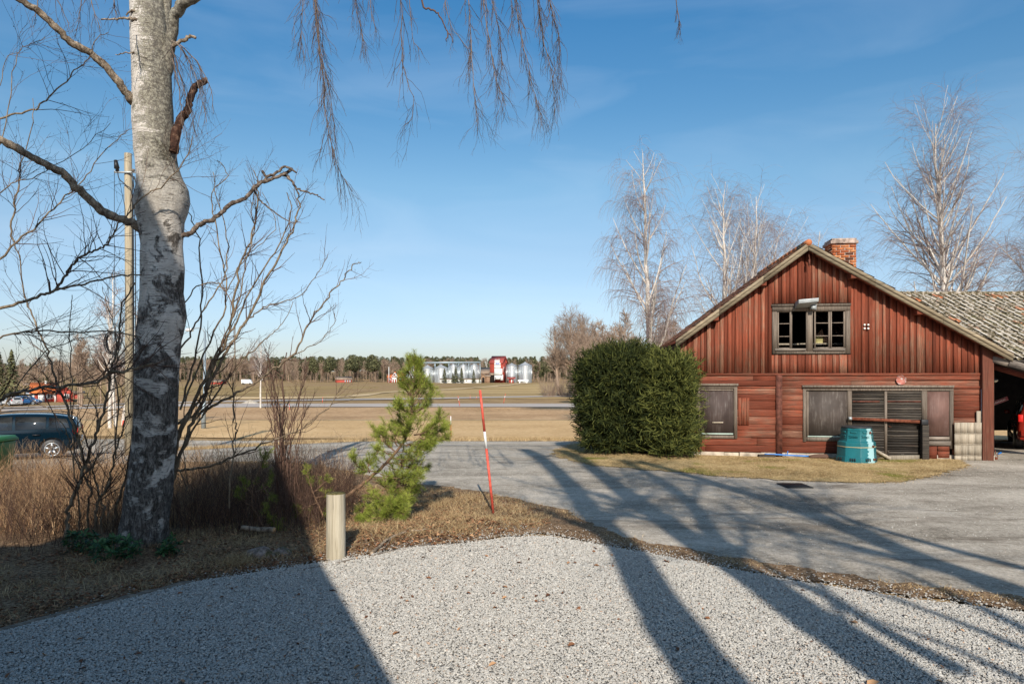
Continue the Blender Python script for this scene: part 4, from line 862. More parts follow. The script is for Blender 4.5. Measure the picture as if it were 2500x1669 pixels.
Rr = rng.uniform(.0018, .0035, len(P))[:, None] * np.linspace(1, .4, K); m.tubes(S3, Rr, 3, rng.uniform(0, .6, len(P)))
B, BR = grow(S3, Rr, 2600, .2, 1, 42, .2, 5, .1, .16, .7, .5, rmin=.0014); m.tubes(B, BR, 3, rng.uniform(0, .7, len(B)))
tag(m.build('bramble_thicket', M['twigdark']), 'dark tangle of thin twigs under the birch', kind='stuff')
# short grass and leaves on the bank
bank = G((-300, 1600), (0, 1535), (200, 1480), (480, 1412), (700, 1378), (860, 1352), (1000, 1330), (1130, 1320), (1260, 1302), (1340, 1290), (1350, 1262), (1290, 1238), (1190, 1214), (1080, 1200), (980, 1190), (860, 1190), (700, 1240), (500, 1290), (200, 1340), (-300, 1380))
m = MB(); P = clumped(pts_in(bank, 34000, .03), 1.6, 1.6); h = rng.uniform(.02, .10, len(P)); blades(m, P, h, rng.uniform(.3, 2.6, len(P)), rng.uniform(.003, .006, len(P)), 4)
tuft = []
for (px, py, n, hh) in ((560, 1385, 300, .16), (600, 1375, 300, .15), (1110, 1270, 260, .20), (1075, 1240, 220, .2), (1150, 1225, 160, .14), (1000, 1225, 160, .2), (240, 1400, 150, .12), (380, 1440, 150, .1), (1210, 1270, 120, .1), (1120, 1300, 220, .15), (930, 1300, 120, .16), (1260, 1255, 140, .1)):
    c = gp(px, py); q = np.column_stack([rng.normal(c.x, .10, n), rng.normal(c.y, .10, n)]); q = np.column_stack([q, terr(q[:, 0], q[:, 1]) + .02]); blades(m, q, rng.uniform(.4, 1.1, n) * hh, rng.uniform(.3, 1.8, n), rng.uniform(.003, .005, n), 5)
sunny = G((1000, 1330), (1260, 1300), (1330, 1270), (1190, 1214), (1040, 1198), (900, 1215), (860, 1340)); P = pts_in(sunny, 7000, .03); blades(m, P, rng.uniform(.03, .13, len(P)), rng.uniform(.4, 2.8, len(P)), rng.uniform(.003, .006, len(P)), 4)
yard = pts_in(lawn_pts, 42000, .03); yard = yard[yard[:, 1] < 21]; blades(m, yard, rng.uniform(.01, .05, len(yard)), rng.uniform(.3, 2, len(yard)), rng.uniform(.004, .008, len(yard)), 3)
edge = pts_in(W((-3.5, 24.6), (3.5, 24.6), (3.5, 27.5), (-3.5, 27.5)), 9000, .03); blades(m, edge, rng.uniform(.05, .2, len(edge)), rng.uniform(.2, 1, len(edge)), rng.uniform(.008, .014, len(edge)), 3)
edge = pts_in(W((-14, 25.0), (-3.5, 24.6), (-3.5, 27), (-14, 27.5)), 9000, .03); blades(m, edge, rng.uniform(.05, .2, len(edge)), rng.uniform(.2, 1, len(edge)), rng.uniform(.008, .014, len(edge)), 3)
for trk, n, sp, hh in ((G((1410, 1077)) + G(*ISL), 5200, .10, .07), (G((1030, 1190), (1090, 1196), (1200, 1212), (1300, 1236), (1380, 1255), (1430, 1284), (1480, 1305), (1560, 1330), (1700, 1357), (1900, 1394), (2200, 1438), (2500, 1474)), 5200, .10, .05), (G((600, 1130), (780, 1140), (860, 1158), (960, 1176), (1030, 1190)), 1500, .10, .10)):
    e = resample(trk, .03, 0, False); e = np.array([[q.x, q.y] for q in e]); q = e[rng.integers(0, len(e), n)] + rng.normal(0, sp, (n, 2)); q = clumped(np.column_stack([q, terr(q[:, 0], q[:, 1]) + .025]), 1.6, 1.3); blades(m, q, rng.uniform(.2, 1, len(q)) * hh, rng.uniform(.3, 2.2, len(q)), rng.uniform(.004, .008, len(q)), 3)
tag(m.build('dry_grass', M['straw']), 'bleached dry grass on the bank, the yard edge and the barn lawn', kind='stuff')
def leaves(m, P, sz, curl=.35):
    n = len(P); a = rng.uniform(0, 6.28, n); u = np.stack([np.cos(a), np.sin(a), rng.normal(0, .3, n)], 1); u = unit(u); v = unit(np.cross(rng.normal(0, .35, (n, 3)) + [0, 0, 1], u)); nn = np.cross(u, v)
    s_ = sz[:, None]; V = np.stack([P - u * s_, P - u * s_ * .25 + v * s_ * .52 + nn * s_ * curl, P + u * s_ * .45 + v * s_ * .4 + nn * s_ * curl * .8, P + u * s_, P + u * s_ * .45 - v * s_ * .4 + nn * s_ * curl * .8, P - u * s_ * .25 - v * s_ * .52 + nn * s_ * curl], 1)
    idx = np.arange(n * 6).reshape(n, 6); f = np.concatenate([idx[:, [0, 1, 2, 3]], idx[:, [0, 3, 4, 5]]]); m.add(V.reshape(-1, 3), f, np.tile(rng.uniform(0, 1, n), 2))
m = MB(); P = clumped(pts_in(bank, 9000, .045), 1.2, 2.1); leaves(m, P, rng.uniform(.010, .03, len(P)))
P = pts_in(G((830, 1365), (1120, 1330), (1260, 1305), (1100, 1250), (870, 1300)), 900, .05); leaves(m, P, rng.uniform(.012, .035, len(P)))
P = pts_in(G((-200, 1640), (0, 1548), (480, 1422), (860, 1364), (860, 1352), (480, 1395), (0, 1500), (-200, 1560)), 900, .045); leaves(m, P, rng.uniform(.010, .026, len(P)))
P = pts_in(GP[:17] + W((5, 4.2), (-5, 4.2)), 240, .062); P = P[P[:, 1] > 4]; leaves(m, P, rng.gamma(4, .0042, len(P)))
tag(m.build('fallen_leaves', M['leaf']), 'brown dead leaves lying on the bank and the gravel', kind='stuff')
# evergreen leaves at the foot of the birch
def rosettes(name, label, pts, n_leaf=9):
    b = Vector(np.mean([tuple(p) for p in pts], 0)); b.z = tz(b.x, b.y); t = thing(name, label, 'shrub', tuple(b), 0, 'low evergreen shrubs at the foot of the birch'); m = MB(); st = MB()
    for p in pts:
        n = n_leaf; a = np.arange(n) * 2.4 + random.uniform(0, 6); el = rng.uniform(-.1, .9, n); L_ = rng.uniform(.055, .095, n)
        tilt = unit(rng.normal(0, .35, 3) + [0, -.3, 1])
        e1 = unit(np.cross(tilt, [1, 0, 0])); e2 = np.cross(tilt, e1)
        u = unit((np.cos(a)[:, None] * e1 + np.sin(a)[:, None] * e2) * np.cos(el)[:, None] + tilt * np.sin(el)[:, None]); v = unit(np.cross(tilt[None], u)); nn = np.cross(u, v)
        p = np.array(tuple(p)); s_ = L_[:, None]
        V = np.stack([p + u * .01, p + u * s_ * .4 + v * s_ * .17 + nn * .006, p + u * s_ * .8 + v * s_ * .13, p + u * s_ - nn * .008, p + u * s_ * .8 - v * s_ * .13, p + u * s_ * .4 - v * s_ * .17 + nn * .006], 1)
        idx = np.arange(n * 6).reshape(n, 6); m.add(V.reshape(-1, 3), np.concatenate([idx[:, [0, 1, 2, 3]], idx[:, [0, 3, 4, 5]]]), np.tile(rng.uniform(0, 1, n), 2))
        g = np.array([p[0] + random.gauss(0, .04), p[1] + .03, tz(p[0], p[1])]); st.tubes(np.array([g, (g + p) / 2 + rng.normal(0, .015, 3), p]), np.array([.004, .0035, .003]), 4)
    st.build('stems', M['bark_shrub'], t, world=True); m.build('leaves', M['rhodo'], t, world=True)
def cl(x0, x1, y0, y1, n, d0, d1): return [at(random.uniform(x0, x1), random.uniform(y0, y1), random.uniform(d0, d1)) for _ in range(n)]
rosettes('evergreen_shrub', 'low glossy evergreen shrub left of the birch base', cl(158, 235, 1300, 1365, 26, 7.9, 8.2) + cl(225, 340, 1305, 1370, 40, 7.5, 7.9))
rosettes('evergreen_shrub', 'small glossy evergreen shrub right of the birch base', cl(385, 440, 1310, 1365, 20, 7.7, 8.0))

# ------------------------------------------------------------------ pine saplings
def needles(m, P, Rd, per, ln, w=.0019, t0=.25, spread_=50, tone=(0, 1)):
    N, K, _ = P.shape; n = N * per; i = np.repeat(np.arange(N), per); t = rng.uniform(t0, 1, n); q = t * (K - 1); a = np.minimum(q.astype(int), K - 2); fr = (q - a)[:, None]
    p = P[i, a] * (1 - fr) + P[i, a + 1] * fr; T = unit(P[i, a + 1] - P[i, a]); rv = rng.normal(size=(n, 3)); pr = unit(rv - (rv * T).sum(1, keepdims=True) * T)
    an = np.radians(rng.normal(spread_, 12, n))[:, None]; d = unit(T * np.cos(an) + pr * np.sin(an) + np.array([0, 0, .12])); L_ = ln * rng.uniform(.75, 1.15, n)[:, None]
    s_ = unit(np.cross(d, rng.normal(size=(n, 3)))) * w
    V = np.stack([p - s_, p + s_, p + d * L_ + s_ * .3 + [0, 0, -.004], p + d * L_ - s_ * .3 + [0, 0, -.004]], 1); m.add(V.reshape(-1, 3), np.arange(4 * n).reshape(n, 4), np.repeat(rng.uniform(*tone, N), per) * .6 + rng.uniform(0, .4, n))
def Z4(*p): return [(650 + x / 2.936, 850 + y / 2.936) for x, y in p]
def pine(name, label, trunk, br, d, nshoot, per, base_px, ln=.065, dark=1, fill=None, nfill=0):
    b = at(*base_px, d); b.z = tz(b.x, b.y); t = thing(name, label, 'tree', tuple(b), 0, 'young pines on the bank'); m = MB()
    A = [tr(trunk[0], d, trunk[1], trunk[2], 4, .004)]; m.tubes(A[0][0], A[0][1], 8)
    Bl = [tr(q, (d, d + dz), 1.9, .9, 4, .006) for q, dz in br]
    for q in Bl: m.tubes(q[0], q[1], 5)
    P, Rd = stack(Bl + [(A[0][0][len(A[0][0]) // 2:], A[0][1][len(A[0][0]) // 2:])], 14)
    S, SR = grow(P, Rd, nshoot, .12, 1.0, 40, .13, 5, .45, .10, .6, .5, rmin=.002, rmax=.004, weight=True); m.tubes(S, SR, 4)
    nd = MB(); needles(nd, S, SR, per, ln); needles(nd, P, Rd, per * 2, ln, t0=.55)
    if fill:   # the dense inner shoots, spread through the crown's measured width
        rr = np.array(fill); n = nfill; y_ = rng.uniform(rr[0, 0], rr[-1, 0], n); c_ = np.interp(y_, rr[:, 0], rr[:, 1]); w_ = np.interp(y_, rr[:, 0], rr[:, 2]); q = rng.uniform(-1, 1, n); dd = d + rng.uniform(-1, 1, n) * w_ / F * d * np.sqrt(1 - q ** 2) * .8
        P0 = np.array([tuple(at(a_, b_, c__)) for a_, b_, c__ in zip(c_ + q * w_ * .82, y_, dd)]); ctr = np.array([tuple(at(a_, b_ + 12, d)) for a_, b_ in zip(c_, y_)]); D = unit(unit(P0 - ctr) * .9 + rng.normal(0, .3, P0.shape) + [0, 0, .55])
        L_ = rng.uniform(.09, .17, n); K_ = 5; S2 = P0[:, None] + D[:, None] * (L_[:, None] * np.linspace(0, 1, K_))[..., None]; S2[:, :, 2] += (np.linspace(0, 1, K_) ** 2)[None] * .02; R2 = np.full((n, K_), .003); m.tubes(S2, R2, 4); needles(nd, S2, R2, per, ln)
        jn = (rng.uniform(size=n) < .5); Q0 = P0[jn]; Q1 = ctr[jn] + rng.normal(0, .05, (jn.sum(), 3)); m.tubes(np.stack([Q1, (Q0 + Q1) / 2 + [0, 0, -.02], Q0], 1), np.tile([.006, .005, .003], (jn.sum(), 1)), 4)
    m.build('trunk', M['bark_pine'], t, True, world=True); nd.build('needles', M['needle'], t, world=True)
    return t
brs = [(Z4((1040, 350), (1000, 290), (965, 240)), .2), (Z4((1060, 330), (1130, 260), (1180, 270), (1205, 310)), -.2), (Z4((1050, 300), (1090, 240), (1120, 180)), .3), (Z4((1055, 250), (1030, 180), (1000, 170)), -.1), (Z4((1062, 200), (1090, 130), (1100, 100)), .1),
       (Z4((1050, 470), (980, 440), (945, 390)), -.3), (Z4((1050, 480), (1120, 430), (1185, 370)), .3), (Z4((1040, 560), (970, 570), (925, 530)), .3), (Z4((1060, 620), (1140, 600), (1200, 550), (1250, 490)), -.3), (Z4((1100, 620), (1190, 620), (1260, 580), (1295, 560)), .3),
       (Z4((1100, 640), (1200, 660), (1270, 640)), 0), (Z4((930, 740), (860, 690), (800, 640), (775, 590)), .2), (Z4((900, 760), (840, 740), (805, 720), (790, 760)), -.3), (Z4((860, 690), (830, 620), (850, 580)), .1),
       (Z4((780, 880), (720, 880), (660, 850), (620, 790)), -.2), (Z4((740, 890), (730, 840), (750, 790)), .1), (Z4((860, 820), (960, 830), (1060, 860), (1150, 850)), .3), (Z4((980, 740), (1080, 740), (1150, 720), (1180, 690)), -.3), (Z4((1000, 700), (1090, 690), (1170, 680)), .3),
       (Z4((820, 900), (900, 930), (1000, 930), (1110, 930)), -.3), (Z4((900, 930), (1000, 980), (1060, 1000)), .2), (Z4((760, 950), (860, 990), (960, 1040), (1040, 1060)), 0), (Z4((660, 1010), (740, 1040), (820, 1110), (900, 1120), (980, 1100)), -.4),
       (Z4((630, 1110), (700, 1180), (790, 1215), (860, 1190), (900, 1110)), -.5), (Z4((860, 1100), (930, 1150), (990, 1190)), -.5), (Z4((700, 1100), (690, 1200), (730, 1260)), -.5), (Z4((900, 780), (980, 800), (1070, 790)), .1), (Z4((940, 700), (920, 640), (930, 590)), .2), (Z4((1000, 660), (990, 600), (1010, 540)), -.3)]
pine('pine_tree', 'bushy young pine leaning over the bank behind the wooden post', (Z4((560, 1070), (640, 1010), (720, 945), (790, 890), (860, 820), (930, 745), (985, 670), (1020, 590), (1040, 480), (1050, 400), (1055, 300), (1062, 200), (1062, 120), (1055, 75)), 4.6, 1.2), brs, 10.0, 700, 55, (850, 1240), .07, fill=[(885, 1008, 8), (925, 1010, 18), (965, 1014, 30), (1005, 1006, 42), (1040, 1000, 72), (1075, 992, 72), (1110, 985, 62), (1150, 978, 62), (1190, 968, 62), (1230, 955, 66), (1262, 925, 50)], nfill=250)
pine('pine_tree', 'small pine with thin green tufts left of the wooden post', ([(790, 1260), (775, 1225), (760, 1190), (750, 1150)], 2.4, 1), [([(775, 1225), (740, 1240), (722, 1245)], .1), ([(765, 1200), (790, 1180), (800, 1160)], .1), ([(770, 1215), (800, 1210), (812, 1225)], -.1), ([(780, 1240), (800, 1250), (815, 1245)], .2), ([(755, 1170), (742, 1150)], 0)], 9.4, 34, 50, (790, 1275), .055)
pine('pine_tree', 'shaded pine sapling among the dark twigs right of the birch', ([(650, 1300), (630, 1260), (615, 1230), (620, 1180), (640, 1130), (645, 1115)], 2.4, 1), [([(640, 1290), (660, 1285), (690, 1290)], .1), ([(620, 1240), (590, 1215), (575, 1195)], .1), ([(622, 1200), (650, 1190), (662, 1170)], .2), ([(640, 1180), (655, 1220), (650, 1240)], -.1), ([(620, 1210), (600, 1190), (595, 1170)], 0), ([(635, 1260), (670, 1270), (700, 1300)], .1)], 8.9, 44, 50, (650, 1315), .055)

# ------------------------------------------------------------------ clipped spruce hedge beside the barn
def spruce_bush(name, label, cx, cy, hw, hd, h, n, seed, tone=(0, 1), spikes=18, squ=3.2):
    global rng
    keep = rng; rng = np.random.default_rng(seed)
    t = thing(name, label, 'bush', (cx, cy, tz(cx, cy)), 0, 'clipped spruces at the left end of the barn')
    nn = n; a = rng.uniform(0, 6.28, nn); zz = rng.uniform(.02, 1, nn) ** .85; 
    ca, sa = np.cos(a), np.sin(a); sup = (np.abs(ca) ** squ + np.abs(sa) ** squ) ** (-1 / squ)
    prof = np.where(zz > .78, np.sqrt(np.clip(1 - ((zz - .78) / .27) ** 2, 0, 1)), np.where(zz < .12, .86 + zz * 1.2, 1.0))
    lump = np.array([.92 + .26 * mnoise.noise(Vector((math.cos(q) * 2.5 + seed, math.sin(q) * 2.5, w * 3.5))) + .10 * mnoise.noise(Vector((math.cos(q) * 7, math.sin(q) * 7 + seed, w * 9))) for q, w in zip(a, zz)])
    dep = rng.uniform(0, 1, nn) ** 1.5 * .40; R_ = prof * sup * lump
    P0 = np.stack([ca * (hw * R_ - dep), sa * (hd * R_ - dep), zz * h], 1)
    # shoots on the crown top
    kt = int(n * .16); r2 = np.sqrt(rng.uniform(0, 1, kt)) * .95; a2 = rng.uniform(0, 6.28, kt); PT = np.stack([np.cos(a2) * hw * r2, np.sin(a2) * hd * r2, h * (1.0 - .16 * r2 ** 3) + rng.normal(0, .05, kt)], 1)
    P0 = np.vstack([P0, PT]); out = unit(np.stack([P0[:, 0] / hw ** 2, P0[:, 1] / hd ** 2, np.where(np.arange(len(P0)) >= nn, 1.2, .15)], 1))
    D = unit(out + rng.normal(0, .5, P0.shape) + [0, 0, .45]); L_ = rng.uniform(.14, .50, len(P0)); L_[nn:] *= 1.25; K = 5
    S = P0[:, None] + D[:, None] * (L_[:, None] * np.linspace(0, 1, K))[..., None]; S[:, :, 2] += (np.linspace(0, 1, K) ** 2)[None] * .05 * rng.uniform(-.6, 1, len(P0))[:, None]
    # side sprigs
    sR = np.full((len(S), K), .004); B, _ = grow(S, sR, len(S) * 4, .1, .92, 52, .16, 3, .1, .10, weight=False)
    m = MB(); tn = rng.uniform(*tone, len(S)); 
    def rib(Q, w, tn):
        N, K, _ = Q.shape; T = unit(Q[:, -1] - Q[:, 0]); s_ = unit(np.cross(T, rng.normal(size=(N, 3)))); s2 = np.cross(T, s_); wk = (np.linspace(1, .35, K) * w)[None, :, None]
        for q in (s_, s2):
            V = np.stack([Q - q[:, None] * wk, Q + q[:, None] * wk], 2).reshape(-1, 3); idx = np.arange(N * K * 2).reshape(N, K, 2)
            m.add(V, np.stack([idx[:, :-1, 0], idx[:, :-1, 1], idx[:, 1:, 1], idx[:, 1:, 0]], -1).reshape(-1, 4), np.repeat(tn, K - 1))
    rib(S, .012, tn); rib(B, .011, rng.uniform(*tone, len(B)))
    # upright leaders on top
    sp = MB()
    for i in range(spikes):
        r3 = math.sqrt(random.random()) * .8; q = random.uniform(0, 6.28); p = np.array([math.cos(q) * hw * r3, math.sin(q) * hd * r3, h * .95]); hh = random.uniform(.25, .62)
        Q = np.array([[p, p + [random.gauss(0, .03), 0, hh * .5], p + [random.gauss(0, .05), 0, hh]]]); rib(np.repeat(Q, 2, 0), .018, np.array([.55, .8]))
        B, _ = grow(Q, np.full((1, 3), .004), 9, .15, .9, 55, .10, 3, .3, .05); rib(B, .012, rng.uniform(.3, .9, 9))
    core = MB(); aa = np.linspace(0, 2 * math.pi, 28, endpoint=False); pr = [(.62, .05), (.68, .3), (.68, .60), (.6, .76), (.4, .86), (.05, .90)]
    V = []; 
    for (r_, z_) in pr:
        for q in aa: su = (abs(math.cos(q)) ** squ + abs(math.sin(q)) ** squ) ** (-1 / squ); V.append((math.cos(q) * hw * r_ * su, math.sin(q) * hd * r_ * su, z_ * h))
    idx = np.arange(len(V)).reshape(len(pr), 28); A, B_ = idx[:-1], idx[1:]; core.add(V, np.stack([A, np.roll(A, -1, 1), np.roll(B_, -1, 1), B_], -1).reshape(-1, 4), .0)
    core.build('inner_core', M['spruce'], t); m.build('foliage', M['spruce'], t)  # solid core in the darkest needle tone, fills gaps between shoots
    for i in range(5): pass
    st = MB()
    for i in range(7): q = random.uniform(0, 6.28); st.tubes(np.array([[math.cos(q) * hw * .3, math.sin(q) * hd * .3, -.02], [math.cos(q) * hw * .4, math.sin(q) * hd * .4, h * .5]]), np.array([.035, .02]), 6)
    st.build('stems', M['bark_pine'], t, True); rng = keep
    return t
c = at(1520, 1100, 18.9); spruce_bush('spruce_bush', 'wide dark clipped spruce hedge left of the barn', c.x, 18.9, 1.10, 1.05, 2.60, 5600, 101, (0, .8), 70)  # low tone range: tree shade painted into the foliage colour
c = at(1628, 1100, 18.25); spruce_bush('spruce_bush', 'narrow sunlit spruce pressed against the barn wall', c.x, 17.9,   .62, .62, 2.38, 2700, 102, (.35, 1), 14, 2.2)  # higher tone range: sunlight painted into this lobe's foliage colour
# ------------------------------------------------------------------ the barn
BO = Vector((7.9, 18.16, 0)); BA = R(-7.12); Xh = Vector((math.cos(BA), math.sin(BA), 0)); Yh = Vector((-math.sin(BA), math.cos(BA), 0))
def fc(px, py, off=0.0):
    """photo pixel -> (x, z) on the barn front, off metres proud of the wall"""
    r = ray(px, py); c = Vector((0, 0, H)) - BO; t = (-off - c.dot(Yh)) / r.dot(Yh); return c.dot(Xh) + t * r.dot(Xh), H + t * r.z
barn = thing('barn', 'weathered red wooden barn with tall board gable, boarded openings and brick chimney', 'barn', tuple(BO), BA)
def fb(m, x0, x1, y0, y1, off0, off1, tone=.5, jit=.002):
    a, zt = fc(x0, y0, off1); b, zb = fc(x1, y1, off1); m.box(a, b, -off1, -off0, zb, zt, tone, jit=jit)
OV = .38
rx, rz_ = fc(1974, 592, OV); lx, lz = fc(1650, 830, OV); ex, ez = fc(2474, 864, OV)
def zroof(x): return rz_ + (lz - rz_) * (rx - x) / (rx - lx) if x < rx else rz_ + (ez - rz_) * (x - rx) / (ex - rx)
WL = lx + .16; WR = fc(2428, 1000, 0)[0]
zclad = fc(2000, 911, .03)[1]; DEP = 5.2
wx0, wz1 = fc(1888, 746, .02); wx1, wz0 = fc(2072, 860, .02)      # upper opening
# vertical boards
def clad():
    m = MB(); x = WL; k = 0
    while x < WR - .14:
        w = random.uniform(.07, .108); over = k % 2 == 0
        x1 = min(x + w, WR - .13)
        f0, f1 = (.030, .052 + random.uniform(0, .012)) if over else (.006, .028 + random.uniform(-.004, .004))
        a, b = (x - .012, x1 + .012) if not over else (x, x1)
        tone = random.uniform(.15, .95) * (1 if over else .85)
        zt0, zt1 = zroof(a) - .13, zroof(b) - .13; zb = zclad + random.uniform(-.012, .012) + (0 if over else .004)
        def piece(z0, za, zc):
            if min(za, zc) - z0 < .03: return
            j = random.uniform(-.004, .004)
            m.hexa([(a + j, -f1, z0), (b + j, -f1, z0), (b + j, -f0, z0), (a + j, -f0, z0), (a - j, -f1, za), (b - j, -f1, zc), (b - j, -f0, zc), (a - j, -f0, za)], tone)
        if b > wx0 - .02 and a < wx1 + .02:
            piece(zb, wz0 - .06, wz0 - .06); piece(wz1 + .05, zt0, zt1)
        else: piece(zb, zt0, zt1)
        x = x1; k += 1
    return m
clad().build('gable_boards', M['redboard'], barn)
# backing, side walls, floor of the loft (dark inside), all with real thickness
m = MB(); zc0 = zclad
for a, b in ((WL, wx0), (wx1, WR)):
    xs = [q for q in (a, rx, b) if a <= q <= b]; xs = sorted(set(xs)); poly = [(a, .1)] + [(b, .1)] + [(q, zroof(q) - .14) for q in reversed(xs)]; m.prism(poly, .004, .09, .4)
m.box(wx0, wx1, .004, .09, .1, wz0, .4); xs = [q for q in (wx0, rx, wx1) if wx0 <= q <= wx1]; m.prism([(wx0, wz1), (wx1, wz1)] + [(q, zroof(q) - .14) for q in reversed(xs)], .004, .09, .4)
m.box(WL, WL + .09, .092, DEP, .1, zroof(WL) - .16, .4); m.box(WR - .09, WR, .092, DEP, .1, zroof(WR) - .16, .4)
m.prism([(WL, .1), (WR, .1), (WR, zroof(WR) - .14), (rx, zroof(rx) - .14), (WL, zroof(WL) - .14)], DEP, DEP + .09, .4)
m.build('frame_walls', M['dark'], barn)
m = MB(); m.box(WL + .1, WR - .1, .1, DEP - .01, zclad + .02, zclad + .1); m.build('loft_floor', M['greywood'], barn)
# log walls
EX = [(1704, 1797, 944, 1066), (1966, 2079, 948, 1073), (2079, 2326, 948, 1130), (1897, 1909, 912, 1130)]
def logs():
    m = MB(); ex = []
    for x0, x1, y0, y1 in EX: a, zt = fc(x0, y0, .05); b, zb = fc(x1, y1, .05); ex.append((a, b, max(zb, 0), zt))
    z = .14; edges = [z]
    while z < zclad - .08: z += random.uniform(.15, .24); edges.append(min(z, zclad - .03))
    if edges[-1] - edges[-2] < .08: edges.pop(-2)
    for z0, z1 in zip(edges[:-1], edges[1:]):
        cuts = sorted(set([z0, z1] + [e for q in ex for e in q[2:] if z0 + .03 < e < z1 - .03]))
        for c0, c1 in zip(cuts[:-1], cuts[1:]):
            zc = (c0 + c1) / 2; iv = [(WL, WR - .14)]
            for a, b, e0, e1 in ex:
                if e0 <= zc <= e1: iv = [(p, q) for (s_, t_) in iv for p, q in ((s_, min(t_, a)), (max(s_, b), t_)) if q - p > .02]
            for p, q in iv:
                cs = [p, q]
                if q - p > 1.2 and random.random() < .6: cs = [p, random.uniform(p + .4, q - .4), q]
                for u, v in zip(cs[:-1], cs[1:]):
                    f = .045 + random.uniform(-.008, .014); g = .003; n = max(2, int((v - u) / .35) + 1); xs = np.linspace(u + .003, v - .003, n)
                    prof = [(0, c0 + g), (f * .88, c0 + g), (f * 1.0, c0 + .012), (f * 1.02, zc), (f * .98, c1 - .012), (f * .86, c1 - g), (0, c1 - g)]
                    V = []; wob = np.cumsum(rng.normal(0, .004, n))
                    for i, xx in enumerate(xs):
                        for dy, zz in prof: V.append((xx, -dy - (wob[i] if dy > 0 else 0) * .6, zz + wob[i] * .5))
                    K = len(prof); idx = np.arange(n * K).reshape(n, K); tn = random.uniform(.2, .95)
                    m.add(V, np.stack([idx[:-1], np.roll(idx[:-1], -1, 1), np.roll(idx[1:], -1, 1), idx[1:]], -1).reshape(-1, 4), tn)
                    m.f.append(idx[0][::-1][None] + m.n - n * K); m.t.append(np.full(1, tn)); m.f.append(idx[-1][None] + m.n - n * K); m.t.append(np.full(1, tn))
    return m
logs().build('log_wall', M['redlog'], barn)
m = MB()
a = fc(1700, 1000)[0]
x = WL
while x < WR: w = random.uniform(.3, .7); m.box(x, min(x + w, WR) - .01, -.02 - random.uniform(0, .05), .2, -.2, .13 + random.uniform(-.01, .01), random.uniform(.3, .9), jit=.012); x += w
m.build('foundation_stones', plain('pale_foundation_stone', (.42, .36, .29), .9, 0, .3, 5, .1, .5), barn, bevel=.012)
m = MB(); fb(m, 1700, 2395, 911, 916, .0, .075, .6); m.box(WL, fc(1700, 912)[0], -.075, 0, zclad - .05, zclad - .01, .5); m.build('drip_board', M['redlog'], barn)
m = MB(); fb(m, 2399, 2427, 838, 1128, .0, .16, .5, 0); m.build('corner_post', M['postwood'], barn, bevel=.008)
m = MB(); fb(m, 1895.5, 1910, 915, 1122, .0, .10, .5, 0)
for yy in range(930, 1115, 16): 
    for xx in (1899, 1906):
        if random.random() < .75: a, z = fc(xx + random.uniform(-1, 1), yy, .105); m.box(a - .008, a + .008, -.106, -.1, z - .008, z + .008, 0)
m.build('steel_column', M['rustdark'], barn)
# bargeboards, roof slabs, tiles, purlin ends
def barge(xa, xb, lo, hi, off0, off1, tone):
    m.hexa([(xa, -off1, zroof(xa) - lo), (xb, -off1, zroof(xb) - lo), (xb, -off0, zroof(xb) - lo), (xa, -off0, zroof(xa) - lo), (xa, -off1, zroof(xa) - hi), (xb, -off1, zroof(xb) - hi), (xb, -off0, zroof(xb) - hi), (xa, -off0, zroof(xa) - hi)], tone)
for nm, xa, xb in (('bargeboard', lx, rx - .002), ('bargeboard', rx + .002, ex)):
    m = MB(); n = 3
    for i in range(n): 
        p, q = xa + (xb - xa) * i / n, xa + (xb - xa) * (i + 1) / n - .006
        barge(p, q, .19 + random.uniform(0, .012), .065, OV - .025, OV, random.uniform(.45, .7)); barge(p, q, .095, .0, OV - .02, OV + .024, random.uniform(.55, .9))
    m.build(nm, M['barge'], barn)
m = MB()
for xa, xb in ((lx, rx), (rx, ex)):
    m.hexa([(xa, -OV + .03, zroof(xa) - .10), (xb, -OV + .03, zroof(xb) - .10), (xb, DEP + .4, zroof(xb) - .10), (xa, DEP + .4, zroof(xa) - .10), (xa, -OV + .03, zroof(xa) - .012), (xb, -OV + .03, zroof(xb) - .012), (xb, DEP + .4, zroof(xb) - .012), (xa, DEP + .4, zroof(xa) - .012)], .3)
m.build('roof_boards', M['redboard'], barn)
def tile_mat():
    t = NT('mossy_clay_tiles'); tn = t.attr(); n = t.noise(t.map(), 9, 6, .7); n2 = t.noise(t.map(loc=(4, 4, 4)), 1.3, 5, .6)
    c = t.ramp(n, [(.38, (.045, .04, .025)), (.47, (.11, .09, .05)), (.54, (.24, .20, .15)), (.62, (.46, .42, .37))])
    o = t.mix(n2, (.42, .13, .055), (.52, .20, .09)); f = t.math('ADD', t.math('MULTIPLY', tn, .75), t.math('MULTIPLY', n, .5))
    c = t.mix(t.ramp(f, [(.74, 0), (.84, .9)]), c, o)
    g = t.ramp(n2, [(.55, 0), (.7, .5)]); c = t.mix(g, c, (.14, .14, .06))
    cr = t.ramp(t.math('ADD', t.math('MULTIPLY', t.attr('crest'), .5), t.math('MULTIPLY', n, .9)), [(.62, 0), (.80, 1)]); c = t.mix(t.math('MULTIPLY', cr, t.ramp(tn, [(.3, .8), (.6, .12)])), c, (.50, .47, .42))
    return t.out(c, .92, 0, t.bump(n, .8, .02), .1)
M['tiles'] = tile_mat()
def tile_build(m, nm, par):
    o = m.build(nm, M['tiles'], par, True); a = o.data.attributes.new('crest', 'FLOAT', 'FACE'); a.data.foreach_set('value', np.concatenate(m.cr)); return o
